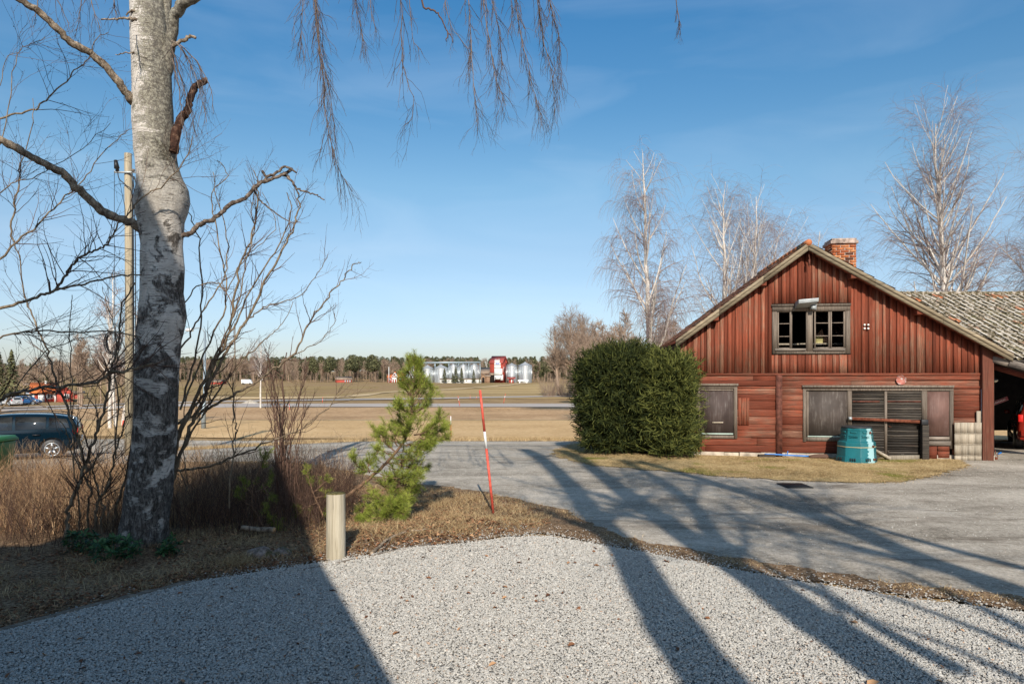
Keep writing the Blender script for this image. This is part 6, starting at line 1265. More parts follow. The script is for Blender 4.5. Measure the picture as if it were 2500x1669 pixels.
# ------------------------------------------------------------------ cars
def car(name, label, loc, rz, paint, group=None):
    t = thing(name, label, 'car', loc, rz, group)
    st = [(-2.10, .42, .93, .96, .70, .50), (-2.06, .30, .97, 1.10, .82, .60), (-1.98, .24, .99, 1.30, .855, .64), (-1.80, .22, .99, 1.41, .865, .66), (-1.3, .2, .98, 1.48, .87, .67), (-.5, .2, .95, 1.51, .875, .68), (.2, .2, .93, 1.49, .875, .68), (.6, .2, .92, 1.36, .87, .66), (1.0, .2, .91, 1.08, .865, .66), (1.25, .2, .90, .94, .86, .66), (1.75, .22, .80, .84, .83, .6), (2.02, .28, .66, .70, .74, .5), (2.10, .36, .56, .58, .6, .4)]
    m = MB(); V = []
    for x, zb, zm, zt, wb, wt in st:
        half = [(wb * .90, zb), (wb, zb + .10), (wb * 1.0, (zb + zm) / 2 + .05), (wb * .97, zm), (wt + (wb - wt) * .12, zt - (zt - zm) * .12), (wt * .82, zt)]
        V += [(x, -y, z) for y, z in half] + [(x, y, z) for y, z in reversed(half)]
    K = 12; idx = np.arange(len(V)).reshape(len(st), K); A, B_ = idx[:-1], idx[1:]
    m.add(V, np.stack([A, B_, np.roll(B_, -1, 1), np.roll(A, -1, 1)], -1).reshape(-1, 4)); m.f += [idx[0][None], idx[-1][::-1][None]]; m.t += [np.full(1, .5)] * 2
    o = m.build('body', paint, t, True); ss = o.modifiers.new('ss', 'SUBSURF'); ss.levels = ss.render_levels = 2
    def side(xs, zs, w_off=.006):
        out = []
        for sgn in (-1, 1):
            g = MB(); 
            V = []
            for x, z in zip(xs, zs):
                # interpolate the flank at x, z
                P = np.array(st); zm = np.interp(x, P[:, 0], P[:, 2]); zt = np.interp(x, P[:, 0], P[:, 3]); wb = np.interp(x, P[:, 0], P[:, 4]); wt = np.interp(x, P[:, 0], P[:, 5])
                f = (z - zm) / max(.05, (zt - .02 - zm)); y = wb * .965 + (wt + (wb - wt) * .12 - wb * .965) * f; V.append((x, sgn * (y + w_off), z))
            n = len(V); V2 = [(x, y - sgn * .03, z) for x, y, z in V]
            g.add(V + V2, [[i, (i + 1) % n, n + (i + 1) % n, n + i] for i in range(n)]); g.f.append(np.arange(n)[None]); g.t.append(np.full(1, .5)); out.append(g)
        return out
    for xs, zs in (((-1.86, -1.76, -1.28, -1.28), (1.02, 1.31, 1.37, 1.02)), ((-1.20, -1.20, -.38, -.38), (1.01, 1.38, 1.41, .99)), ((-.30, -.30, .18, .72, .78), (.99, 1.41, 1.39, 1.12, .98))):
        for g in side(xs, zs): g.build('side_window', M['glassdark'], t)
    m = MB(); m.hexa([(-2.105, -.52, 1.03), (-2.105, .52, 1.03), (-2.04, .52, 1.03), (-2.04, -.52, 1.03), (-1.965, -.46, 1.33), (-1.965, .46, 1.33), (-1.90, .46, 1.33), (-1.90, -.46, 1.33)]); m.build('rear_window', M['glassdark'], t, bevel=.01)
    for s_ in (-1, 1):
        m = MB(); m.box(-2.09, -1.93, s_ * .775 - .06, s_ * .775 + .06, .82, 1.04, .5); m.build('tail_light', plain('tail_lamp_red', (.55, .015, .012), .2, 0, .1, 5, .7), t, bevel=.02)
        m = MB(); m.box(1.86, 2.05, s_ * .58 - .12, s_ * .58 + .12, .58, .70, .5); m.build('headlight', M['galv'], t, bevel=.02)
        m = MB(); m.tubes(spline([(-1.85, s_ * .60, 1.44), (-1.2, s_ * .60, 1.535), (-.3, s_ * .60, 1.565), (.35, s_ * .60, 1.50)], 4), np.full(13, .016), 6, .5, True); m.build('roof_rail', M['black'], t, True)
        m = MB(); m.box(-1.05, -.85, s_ * .885 - .015, s_ * .885 + .015, .80, .835); m.box(-.15, .05, s_ * .885 - .015, s_ * .885 + .015, .79, .825); m.build('door_handle', M['black'], t)
        m = MB(); m.box(.62, .78, s_ * .95 - .08, s_ * .95 + .08, .95, 1.08); m.build('mirror', paint, t, bevel=.03)
        for x in (-1.38, 1.32):
            w = MB(); w.lathe([(.20, -.10), (.31, -.105), (.335, -.07), (.335, .07), (.31, .105), (.20, .10)], 32); w.v = [np.stack([v[:, 0] + x, v[:, 2] + s_ * .79, v[:, 1] + .335], 1) for v in w.v]
            wo = w.build('wheel', M['black'], t, True)
            r_ = MB()
            for k in range(5):
                a = k * 2 * math.pi / 5 + .3; c_, q_ = math.cos(a), math.sin(a); y = s_ * .885
                r_.bar((x + c_ * .04, y, .335 + q_ * .04), (x + c_ * .205, y, .335 + q_ * .205), .07, .03, (0, 1, 0))
            n = 30; rr = MB(); pr = [(.215, -.06), (.215, .06), (.195, .055), (.185, -.05)]; rr.lathe(pr, 30, capends=False); r_.v += [np.stack([v[:, 0] + x, v[:, 2] * s_ + s_ * .845, v[:, 1] + .335], 1) for v in rr.v]; r_.f += [f + r_.n for f in rr.f]; r_.t += rr.t; r_.n += rr.n
            r_.build('rim', M['galv'], wo)
            a_ = MB(); 
            AR = [(x + .385 * math.cos(q), .335 + .385 * math.sin(q)) for q in np.linspace(-.35, math.pi + .35, 20)]; a_.prism(AR, s_ * .80, s_ * .872); a_.build('wheel_arch', M['black'], t)
    m = MB(); m.box(-2.13, -2.02, -.78, .78, .40, .58); m.box(-2.1, -1.95, -.80, .80, .30, .38); m.build('bumper', paint, t, bevel=.03); m = MB(); m.box(-2.145, -2.135, -.26, .26, .62, .73); m.build('number_plate', M['white'], t)
    m = MB(); m.box(-1.0, .95, -.885, -.86, .24, .36); m.box(-1.0, .95, .86, .885, .24, .36); m.build('sill_trim', M['black'], t)
    return t
def carpaint(nm, c):
    t = NT(nm); m = t.out(c, .10, 0, None, .35); t.b.inputs['Coat Weight'].default_value = .15; t.b.inputs['Coat Roughness'].default_value = .06; return m
pb = at(128, 1113, 22.3); zc = tz(pb.x, 22.3)
ca_ = R(207); lx_, ly_ = -1.38, .80; car('parked_car', 'dark blue estate car parked at the left edge behind the bushes', (pb.x - (lx_ * math.cos(ca_) - ly_ * math.sin(ca_)), 22.3 - (lx_ * math.sin(ca_) + ly_ * math.cos(ca_)), zc), ca_, carpaint('dark_blue_car_paint', (.0015, .009, .017)))
c2 = at(2477, 1100, 18.9); car('parked_car', 'dark red car parked inside the carport, only its tail showing', (c2.x + 1.10 + 1.65, 18.9 + 2.4, .02), R(57), carpaint('red_car_paint', (.22, .02, .012)))
def small_car(label, px, row, paint, rz):
    p = gp(px, row); t = car('parked_car', label, tuple(p), rz, paint, 'cars by the red cottage'); return t
small_car('pale car parked left of the red cottage', 27, 990, carpaint('silver_car_paint', (.45, .46, .48)), R(150)); small_car('dark blue car parked nearest the cottage wall', 66, 988, carpaint('blue_car_paint', (.02, .07, .18)), R(10)); small_car('blue car parked between the pale car and the cottage', 46, 987, carpaint('bright_blue_car_paint', (.03, .13, .30)), R(140))

# ------------------------------------------------------------------ street furniture, posts, bin
M['poleWood'] = wood('bleached_pole_timber', (.16, .13, .09), (.33, .28, .20), (.46, .38, .26), 'z', .5)
p = gp(316, 1108); p = at(316, 1108, 23.0); p.z = tz(p.x, 23.0); t = thing('utility_pole', 'grey wooden utility pole with cross bracket and hanging cables behind the birch', 'utility pole', tuple(p))
topz = at(313, 375, 23).z - p.z; x_ = -.06; m = MB(); m.tubes(np.array([[0, 0, -.1], [0, 0, topz * .5], [x_ * .8, 0, topz]]), np.array([.145, .13, .115]), 16, .6, True); m.build('pole', M['poleWood'], t, True)
zc_ = at(313, 424, 23).z - p.z; m = MB(); m.box(-.42, .32, -.17, -.13, zc_ - .025, zc_ + .03); m.box(-.42, -.40, -.17, -.13, zc_, zc_ + .06); m.build('cross_bracket', M['zinc'], t)
m = MB(); m.tubes(np.array([[-.31, -.16, zc_ + .04], [-.32, -.16, zc_ + .12], [-.33, -.16, zc_ + .13], [-.37, -.16, zc_ + .40], [-.37, -.16, zc_ + .405]]), np.array([.06, .05, .085, .055, .03]), 12, .5, True); m.build('cable_terminal', M['black'], t, True)
m = MB(); m.tubes(np.array([[.22, -.16, zc_ + .02], [.22, -.16, zc_ + .10]]), np.array([.06, .05]), 8, .5, True); m.build('insulator', M['greywood'], t)
for q in ([(-.3, -.17, zc_), (-.22, -.2, zc_ - .25), (0, -.19, zc_ - .45), (.16, -.15, zc_ - .7), (.19, -.1, zc_ - 2), (.2, -.08, .3)], [(.17, -.16, zc_), (.22, -.16, zc_ - .3), (.24, -.14, zc_ - 1), (.26, -.1, zc_ - 3), (.24, -.08, .3)], [(-.42, -.15, zc_), (-.42, -.15, zc_ - 3), (-.41, -.15, .2)], [(-.42, -.15, zc_ - .45), (-.3, -.15, zc_ - .4), (-.12, -.12, zc_ - .38)], [(.12, -.17, zc_ - .05), (.3, -.17, zc_ - .35), (.18, -.15, zc_ - .8), (.2, -.1, 1.5)]):
    m = MB(); S_ = spline(q, 6); m.tubes(S_, np.full(len(S_), .016 if q[0][0] > -.4 else .009), 6, .5, True); m.build('cable', M['black'], t, True)
zk = at(305, 830, 23).z - p.z; m = MB()
for k in range(7):
    a = np.linspace(0, 2 * math.pi, 22); rr = .30 + random.uniform(-.04, .04); m.tubes(np.stack([-.42 + random.uniform(-.03, .03) + np.cos(a) * rr * .75, -.25 + random.uniform(-.05, .05) + 0 * a, zk - .1 + np.sin(a) * rr * 1.15], 1), np.full(22, .013), 5, .5)
m.build('cable_coil', M['black'], t, True)
m = MB(); m.tubes(np.array([[-.12, -.15, 1.2], [-.14, -.15, 1.0]]), np.array([.03, .03]), 6); m.build('reflector', M['coral'], t)
q = gp(497, 1047); t = thing('street_lamp', 'slim grey lamp post with a white domed head behind the shrub stems', 'street lamp', tuple(q)); hz = at(497, 812, q.y).z - q.z; m = MB(); m.tubes(np.array([[0, 0, 0], [0, 0, hz * .25], [.05, 0, hz * .26], [.08, 0, hz]]), np.array([.14, .13, .085, .06]), 12, .5, True); m.build('post', M['steelblue'], t, True)
m = MB(); m.tubes(spline([(.08, 0, hz), (-.1, 0, hz + .25), (-.45, 0, hz + .28), (-.75, 0, hz + .2)], 4), np.full(13, .035), 8, .5, True); m.build('arm', M['steelblue'], t, True); m = MB(); m.lathe([(.02, .14), (.18, .10), (.26, .0), (.2, -.05), (.02, -.06)][::-1], 18, (-.85, 0, hz + .15)); m.build('lamp_head', M['white'], t, True)
# snow markers
def marker(label, b, tpx, rpx, white=(.33, .46), group='red snow markers along the roads'):
    T_ = at(tpx[0], tpx[1], b.y); t = thing('snow_marker', label, 'marker pole', tuple(b), 0, group); v = T_ - b; r = rpx / F * b.y
    L_ = [(0, 1 - white[1], 'coral', 'lower_section'), (1 - white[1], 1 - white[0], 'white', 'white_band'), (1 - white[0], 1, 'coral', 'upper_section')]
    for a0, a1, mt, nm in L_: m = MB(); e = .0; m.tubes(np.array([tuple(v * (a0 + e)), tuple(v * a1)]), np.array([r * (1.06 - .12 * a0), r * (1.06 - .12 * a1)]), 14, .5, True); m.build(nm, M[mt], t, True)
    return t
b = gp(1205, 1258); marker('tall leaning red snow marker with one white band, nearest the gravel', b, (1172, 952), 3.1, (.33, .465), None)
marker('thin red snow marker at the field edge behind the young pine', gp(1101, 1069), (1100.5, 1014), 1.0, (0.02, .4))
marker('leaning red snow marker on the country road behind the near leaning marker', gp(1123, 992), (1118, 966), .6, (.25, .42)); marker('red snow marker on the far side of the road nearest the roadside trees', gp(1229, 985.5), (1234, 961), .6, (.22, .4))
marker('red snow marker on the road left of the young pine', gp(787, 983), (788, 969), .6, (.35, .5)); marker('short red snow marker beside the field track, left of two', gp(1148, 974), (1148, 964), .45); marker('short red snow marker beside the field track, right of two', gp(1163, 974), (1164, 965), .45); marker('red snow marker behind the broom shrub on the road', gp(707, 1002), (706, 985), .7)
q = gp(651, 977); t = thing('field_post', 'small grey post by the field track near the young birch', 'post', tuple(q)); m = MB(); m.tubes(np.array([[0, 0, 0], [0, 0, 1.0]]), np.array([.09, .08]), 8, .5, True); m.build('shaft', M['greywoodz'], t)
# wooden bollard
b = gp(820, 1366); t = thing('wooden_post', 'short thick sun-bleached round wooden post at the edge of the gravel', 'post', tuple(b)); rr = 22 / F * b.y; hh = at(820, 1204, b.y).z - b.z; m = MB(); n = 26; zz = np.linspace(-.03, hh, 26)
V = np.array([[rr * (1.06 - .03 * z / hh + .012 * mnoise.noise(Vector((math.cos(q) * 2, math.sin(q) * 2, z * 2)))) * math.cos(q), rr * (1.06 - .03 * z / hh + .012 * mnoise.noise(Vector((math.cos(q) * 6, math.sin(q) * 6, z * 1)))) * math.sin(q), z] for z in zz for q in np.arange(n) * 2 * math.pi / n]); idx = np.arange(len(V)).reshape(26, n); A, B_ = idx[:-1], idx[1:]
m.add(V, np.stack([A, np.roll(A, -1, 1), np.roll(B_, -1, 1), B_], -1).reshape(-1, 4), .72); m.build('shaft', M['bollard'], t, True)
m = MB(); m.lathe([(rr * 1.02, hh - .002), (rr * .98, hh + .008), (rr * .5, hh + .010), (.005, hh + .011)], 26); m.build('mossy_top', plain('moss_and_dirt', (.14, .12, .05), .95, 0, .5, 30, .1, .5), t)
# edging logs
def log(name, label, pts, r, mat='edgelog', group=None, K=10, dz=.0, seg=14):
    Q = [gp(*p_) for p_ in pts]; b = Q[0].copy(); t = thing(name, label, 'log', tuple(b), 0, group); S_ = spline([tuple(q + Vector((0, 0, dz))) for q in Q], 5); n = len(S_); S_ = S_ + rng.normal(0, .004, S_.shape); m = MB(); m.tubes(S_, r * (1 + rng.normal(0, .05, n)), seg, .5, True); m.build('trunk', M[mat], t, True, world=True); return t
log('edging_log', 'half-buried weathered log edging the gravel behind the wooden post', [(735, 1402), (860, 1376), (960, 1354), (1052, 1336)], .055, dz=.0, group='logs edging the gravel'); log('edging_log', 'dark half-buried log edging the gravel at the lower left', [(-300, 1625), (0, 1550), (200, 1496), (330, 1462), (470, 1430)], .06, dz=.0, group='logs edging the gravel')
def cutlog():
    a = at(590, 1287, 8.6); b = at(670, 1292, 8.45); t = thing('cut_branch', 'short sawn birch branch lying in the dark twigs right of the birch', 'branch', tuple(a)); m = MB(); m.tubes(spline([tuple(a), tuple((a + b) / 2 + Vector((0, 0, -.012))), tuple(b)], 4), np.full(9, .032), 10, .5, True); m.build('bark', M['bark_limb'], t, True, world=True)
    m = MB(); d = (b - a).normalized(); m.tubes(np.array([tuple(b), tuple(b + d * .003)]), np.array([.029, .029]), 14, .5, True); m.build('sawn_end', plain('fresh_cut_wood', (.45, .28, .15), .8), t, world=True)
cutlog()
t = thing('fallen_branch', 'grey lichen-covered branch lying on the leaves right of the wooden post', 'branch', tuple(gp(930, 1345))); m = MB()
for pts, r0, r1 in (([(905, 1362), (930, 1340), (955, 1322), (985, 1308), (1020, 1303), (1043, 1300)], 4.2, 2.0), ([(955, 1322), (940, 1345), (925, 1352)], 1.6, .8), ([(900, 1300), (925, 1345), (960, 1290)], 1.2, .6), ([(985, 1308), (1010, 1290), (1040, 1270)], 1.3, .7)):
    Q = spline([tuple(gp(*q) + Vector((0, 0, .05))) for q in pts], 4, .004); m.tubes(Q, np.linspace(r0, r1, len(Q)) * 8.3 / F, 7, .5, True)
m.build('bark', M['bark_limb'], t, True, world=True)
t = thing('fallen_branch', 'thin forked twigs lying at the verge under the young pine', 'branch', tuple(gp(1010, 1200))); m = MB()
for pts in ([(985, 1260), (1010, 1225), (1035, 1190), (1040, 1205)], [(1035, 1190), (1045, 1212)], [(1000, 1240), (960, 1265), (925, 1280)], [(880, 1230), (920, 1255), (955, 1240), (965, 1215)]): Q = spline([tuple(gp(*q) + Vector((0, 0, .06))) for q in pts], 4, .006); m.tubes(Q, np.linspace(.008, .004, len(Q)), 5, .5, True)
m.build('bark', M['bark_limb'], t, True, world=True)
def stone(label, px, py, s, d=None, lift=.0):
    p = gp(px, py); t = thing('stone', label, 'stone', tuple(p)); import bmesh; bm = bmesh.new(); bmesh.ops.create_icosphere(bm, subdivisions=4, radius=1); 
    for v in bm.verts: k = 1 + .22 * mnoise.noise(v.co * 1.3 + Vector((px, 0, 0))) + .05 * mnoise.noise(v.co * 5); v.co = Vector((v.co.x * s * 1.25, v.co.y * s, v.co.z * s * .75)) * k + Vector((0, 0, s * .3))
    me = bpy.data.meshes.new('rock'); bm.to_mesh(me); me.materials.append(M['rock']); o = bpy.data.objects.new('rock', me); col.objects.link(o); o.parent = t
    for q in me.polygons: q.use_smooth = True
M['rock'] = (lambda t: t.out(t.mix(t.ramp(t.noise(t.map(loc=(3, 1, 1)), 6, 5, .7), [(.5, 0), (.6, 1)]), t.ramp(t.noise(t.map(), 22, 6, .7), [(.35, (.10, .085, .075)), (.5, (.24, .19, .165)), (.68, (.40, .34, .30))]), (.09, .085, .04)), .9, 0, t.bump(t.noise(t.map(), 30, 6, .7), .9, .02), .15))(NT('mossy_granite'))
stone('mossy granite stone lying under the twigs right of the birch', 635, 1362, .125); stone('smaller dark stone beside the mossy granite one', 690, 1355, .09)
for i, (px, py) in enumerate(((1046, 1203), (1056, 1202), (1035, 1215), (1062, 1208))): stone(['pale fist-sized stone at the verge under the pine, second from left', 'pale round stone at the verge nearest the road', 'pale stone at the verge, closest to the pine', 'smallest pale stone at the verge, rightmost of the four'][i], px, py, .028)
p0, p1 = gp(1915, 1184), gp(1965, 1193); t = thing('manhole_cover', 'dark square iron drain cover set in the worn road', 'manhole cover', (gp(1940, 1188).x, gp(1940, 1188).y, .026)); m = MB(); m.box(-.25, .25, -.28, .28, -.02, .012); m.build('lid', plain('cast_iron', (.03, .03, .03), .8, 0, .3, 20, .3, .5), t, bevel=.006)
m = MB(); 
for k in range(7): m.box(-.2 + k * .062, -.17 + k * .062, -.23, .23, .0125, .016)
m.build('grating_ribs', M['black'], t)
# green wheelie bin
b = at(-20, 1196, 13.2); b.z = tz(b.x, 13.2); t = thing('wheelie_bin', 'green wheelie bin at the left edge in front of the blue car', 'bin', tuple(b), R(8)); m = MB(); m.hexa([(-.22, -.26, .06), (.22, -.26, .06), (.22, .22, .06), (-.22, .22, .06), (-.28, -.34, .90), (.28, -.34, .90), (.28, .30, .90), (-.28, .30, .90)]); m.build('body', M['greenbin'], t, bevel=.03)
m = MB(); m.box(-.30, .30, -.38, .34, .90, .94); m.hexa([(-.30, -.37, .94), (.30, -.37, .94), (.30, .34, .94), (-.30, .34, .94), (-.26, -.32, .99), (.26, -.32, .99), (.26, .30, 1.0), (-.26, .30, 1.0)]); m.build('lid', M['greenbin'], t, bevel=.015)
m = MB(); m.tubes(np.array([[-.26, .40, .92], [.26, .40, .92]]), np.array([.02, .02]), 8, .5, True); m.build('handle', M['greenbin'], t)
for s_ in (-.25, .25): m = MB(); m.tubes(np.array([[s_ - .025, .26, .1], [s_ + .025, .26, .1]]), np.array([.1, .1]), 18, .5, True); m.build('wheel', M['black'], t)

# ------------------------------------------------------------------ buildings in the distance
def ZX(x, y): return 940 + x / 5.8725, 860 + y / 5.8725
FD = 392.0
def silo(label, X0, X1, Ye, Ya, Yb, d=FD, group='grain silos of the distant farm'):
    x0, ye = ZX(X0, Ye); x1, yb = ZX(X1, Yb); _, ya = ZX(0, Ya); c = at((x0 + x1) / 2, yb, d); c.z = tz(c.x, c.y); r = (x1 - x0) / 2 / F * d; he = at(0, ye, d).z - c.z; ha = at(0, ya, d).z - c.z
    t = thing('grain_silo', label, 'silo', tuple(c), 0, group); m = MB(); pr = []; z = 0
    while z < he: pr += [(r, z), (r + .04, z + .27), (r, z + .55)]; z += .56
    m.lathe([(r * 1.0, -1.5)] + pr + [(r, he)], 44); m.build('shell', M['siloskin'], t, True)
    m = MB(); m.lathe([(r + .25, he - .1), (r + .02, he + .12), (.5, ha - .3), (.4, ha), (.05, ha + .02)], 22); m.build('roof', M['galvroof'], t)
    m = MB()
    for k in range(22): a = k * 2 * math.pi / 22; m.bar((math.cos(a) * (r + .05), math.sin(a) * (r + .05), -.5), (math.cos(a) * (r + .05), math.sin(a) * (r + .05), he), .09, .10, (math.cos(a), math.sin(a), 0))
    m.build('ribs', M['siloskin'], t); return t
M['siloskin'] = (lambda t: t.out(t.ramp(t.noise(t.map((.6, .6, 1.6)), 1.2, 4), [(.3, (.50, .53, .55)), (.7, (.62, .65, .67))]), .36, .8, None, .5))(NT('galvanised_silo')); M['galvroof'] = plain('silo_roof', (.40, .42, .44), .5, .45, .1, .3, .4)
for lb, a in (('tall silo at the left end, half hidden by the young pine', (305, 500, 232, 178, 425)), ('wide silo just right of the young pine top', (520, 697, 230, 178, 422)), ('widest silo of the left row', (705, 905, 225, 172, 418)), ('left narrow silo behind the small pines', (915, 1046, 195, 162, 402)), ('middle narrow silo behind the small pines', (1055, 1190, 192, 160, 402)), ('right narrow silo, next to the brown shed', (1205, 1350, 192, 158, 402)),
              ('silo right beside the red elevator building', (1737, 1895, 190, 152, 400)), ('rightmost and largest silo, behind the white tank', (1912, 2105, 190, 135, 397))): silo(lb, *a)
def fpt(X, Y, d=FD): x, y = ZX(X, Y); return at(x, y, d)
g0 = fpt(1000, 400); t = thing('conveyor_gantry', 'long grey steel conveyor gantry running over the silo roofs', 'gantry', (g0.x, g0.y, 0)); O_ = np.array([g0.x, g0.y, 0]); m = MB()
def fbar(m, X0, Y0, X1, Y1, w, h, d=FD, tone=.5): a, b = np.array(fpt(X0, Y0, d)) - O_, np.array(fpt(X1, Y1, d)) - O_; m.bar(tuple(a), tuple(b), w, h, (0, 1, 0), tone)
fbar(m, 285, 149, 1368, 141, .9, .9); fbar(m, 285, 158, 1368, 150, .5, .3); m.build('conveyor', M['steelblue'], t)
m = MB()
for X in (912, 1052, 1198, 1362): fbar(m, X, 146, X + 4, 400, .5, .6)
for X in (316, 712, 722): fbar(m, X, 150, X, 225, .35, .4)
for X in (912, 1052, 1198): fbar(m, X + 40, 152, X + 6, 175, .25, .3); fbar(m, X + 90, 152, X + 125, 178, .25, .3)
for X in (350, 600, 800, 980, 1125, 1280): fbar(m, X - 30, 185, X, 158, .25, .3)
m.build('supports', M['steelblue'], t)
# red elevator building with white dryer
def hexpx(m, X0, X1, Y0, Y1, d0, d1, tone=.5, O=None, base=None):
    a = fpt(X0, Y1, d0); b = fpt(X1, Y0, d0); O = O_ if O is None else O; m.box(a.x - O[0], b.x - O[0], d0 - O[1], d1 - O[1], (a.z if base is None else base) - O[2], b.z - O[2], tone)
el = fpt(1600, 405); elO = np.array([el.x, FD, tz(el.x, FD)]); t = thing('elevator_building', 'tall red grain elevator building with steep red metal roof', 'building', tuple(elO))
A = fpt(1500, 143); B = fpt(1683, 143); ap = fpt(1718, 62, FD + 6); ap0 = fpt(1524, 62, FD + 6); dpt = 12
m = MB(); m.box(A.x - elO[0], B.x - elO[0], 0, dpt, 0, A.z - elO[2], .5); zt_ = A.z - elO[2]; zr = ap.z - elO[2]; m.prism([(0, zt_), (dpt, zt_), (dpt / 2, zr)], A.x - elO[0] + .01, B.x - elO[0] - .01, .5, 'x'); t.rotation_euler = (0, 0, R(-14)); m.build('walls', M['redpaint'], t)
m = MB()
for s_ in (0, 1):
    y0 = -.5 if s_ == 0 else dpt + .5; xa, xb = A.x - elO[0] - .5, B.x - elO[0] + .5
    q = [(xa, y0, zt_ - .5), (xb, y0, zt_ - .5), (xb, dpt / 2, zr + .2), (xa, dpt / 2, zr + .2)]; m.hexa([(x, y, z) for x, y, z in q] + [(x, y, z + .25) for x, y, z in q], .5)
m.build('roof', M['redroof'], t)
m = MB(); m.box(B.x - elO[0] + .01, B.x - elO[0] + .1, 3, 5, zt_ - 5.2, zt_ - 3, .5); m.build('window', M['glassdark'], t); m = MB(); m.box(B.x - elO[0] + .005, B.x - elO[0] + .06, 2.7, 5.3, zt_ - 5.5, zt_ - 2.7, .5); m.build('window_frame', M['white'], t)
dr = fpt(1620, 405, FD - 6); dO = np.array([dr.x, FD - 6, tz(dr.x, FD - 6)]); t = thing('grain_dryer', 'white stepped grain dryer tower standing before the red elevator', 'grain dryer', tuple(dO)); D_ = FD - 6
m = MB()
for X0, X1, Y0, Y1 in ((1570, 1643, 112, 150), (1567, 1655, 150, 185), (1567, 1657, 185, 232), (1567, 1682, 232, 330)): hexpx(m, X0, X1, Y0, Y1, D_, D_ + 4, .5, dO)
hexpx(m, 1662, 1692, 320, 400, D_, D_ + 4, .5, dO); a = fpt(1567, 332, D_); b = fpt(1662, 332, D_); c_ = fpt(1600, 392, D_); d_ = fpt(1640, 392, D_)
m.hexa([(c_.x - dO[0], 1, c_.z - dO[2]), (d_.x - dO[0], 1, c_.z - dO[2]), (d_.x - dO[0], 3, c_.z - dO[2]), (c_.x - dO[0], 3, c_.z - dO[2]), (a.x - dO[0], .02, a.z - dO[2]), (b.x - dO[0], .02, a.z - dO[2]), (b.x - dO[0], 4, a.z - dO[2]), (a.x - dO[0], 4, a.z - dO[2])]); m.build('tower', M['white'], t)
m = MB()
for k in range(9): hexpx(m, 1574, 1598, 196 + k * 15, 198.5 + k * 15, D_ - .12, D_ - .01, .5, dO); hexpx(m, 1608, 1636, 196 + k * 15, 199 + k * 15, D_ - .12, D_ - .01, .5, dO)
m.build('louvres', M['zinc'], t); m = MB(); hexpx(m, 1586, 1640, 152, 173, D_ - .15, D_ - .01, .5, dO); sg = m.build('sign', plain('blue_sign', (.16, .24, .62), .5), t); m = MB()
for k in range(5): hexpx(m, 1595 + k * 8, 1600 + k * 8, 158, 167, D_ - .22, D_ - .16, .5, dO)
m.build('sign_lettering', M['white'], sg)
m = MB(); 
for X in (1570, 1658): hexpx(m, X, X + 5, 332, 405, D_ + .1, D_ + .5, .5, dO)
hexpx(m, 1567, 1660, 374, 380, D_ + .12, D_ + .4, .5, dO); m.build('legs', M['white'], t); m = MB()
for X in (1578, 1600, 1625, 1640): hexpx(m, X, X + 7, 92, 113, D_ + 1, D_ + 1.6, .5, dO)
m.build('vents', M['zinc'], t)
def box_house(name, label, cat, X0, X1, Yt, Yr, Yb, d, dep, wall, roof, gable_front=False, opening=None, over=.4, px=False, group=None, rz=0):
    face = px and X1 < 300
    if px: a = at(X0, Yb, d); b = at(X1, Yt, d); zr = at(0, Yr, d).z
    else: a = fpt(X0, Yb, d); b = fpt(X1, Yt, d); zr = fpt(0, Yr, d).z
    cx = (a.x + b.x) / 2; z0 = tz(cx, d); t = thing(name, label, cat, (cx, d, z0), rz, group); w = (b.x - a.x) / 2; zt = b.z - z0
    if face: th = math.atan2(-cx, d); t.rotation_euler = (0, 0, th); w *= math.cos(th)
    zr -= z0; m = MB(); m.box(-w, w, 0, dep, -1, zt)
    if gable_front: m.prism([(-w, zt), (w, zt), (0, zr)], .01, dep - .01)
    else: m.prism([(0, zt), (dep, zt), (dep / 2, zr)], -w + .01, w - .01, .5, 'x')
    m.build('walls', M[wall], t); m = MB()
    for s_ in (0, 1):
        if gable_front: e = -w - over if s_ == 0 else w + over; k = over * (zr - zt) / w; q = [(e, -over, zt - k), (e, dep + over, zt - k), (0, dep + over, zr), (0, -over, zr)]
        else: e = -over if s_ == 0 else dep + over; k = over * (zr - zt) / (dep / 2); q = [(-w - over, e, zt - k), (w + over, e, zt - k), (w + over, dep / 2, zr), (-w - over, dep / 2, zr)]
        m.hexa([(x, y, z + .02) for x, y, z in q] + [(x, y, z + .2) for x, y, z in q])
    m.build('roof', M[roof], t)
    return t, w, zt, zr
def pane(t, x0, x1, z0, z1, nm='window', fr='white', y=-.02):
    m = MB(); m.box(x0, x1, y - .05, y, z0, z1); o = m.build(nm, M[fr], t)
    if nm == 'window': m = MB(); e = (x1 - x0) * .16; m.box(x0 + e, (x0 + x1) / 2 - e * .2, y - .07, y - .052, z0 + e, z1 - e); m.box((x0 + x1) / 2 + e * .2, x1 - e, y - .07, y - .052, z0 + e, z1 - e); m.build('pane', M['glassdark'], o)
    return o
box_house('storage_hall', 'large grey-brown storage hall behind the brown shed', 'building', 1362, 1500, 300, 216, 400, FD + 14, 26, 'brownwall', 'tanroof')
t, w, zt, zr = box_house('farm_shed', 'small brown shed with gabled open doorway right of the silos', 'shed', 1376, 1440, 345, 305, 415, FD - 8, 10, 'brownwall', 'tanroof', True); m = MB(); m.box(-w * .45, w * .55, -.05, -.01, 0, zt * .85); m.build('doorway', M['dark'], t)
box_house('farm_shed', 'brown lean-to shed joined to the gabled shed', 'shed', 1442, 1502, 345, 318, 413, FD - 6, 8, 'brownwall', 'tanroof'); box_house('farm_shed', 'dark open shed tucked against the red elevator', 'shed', 1504, 1562, 320, 288, 408, FD - 2, 6, 'dark', 'tanroof')
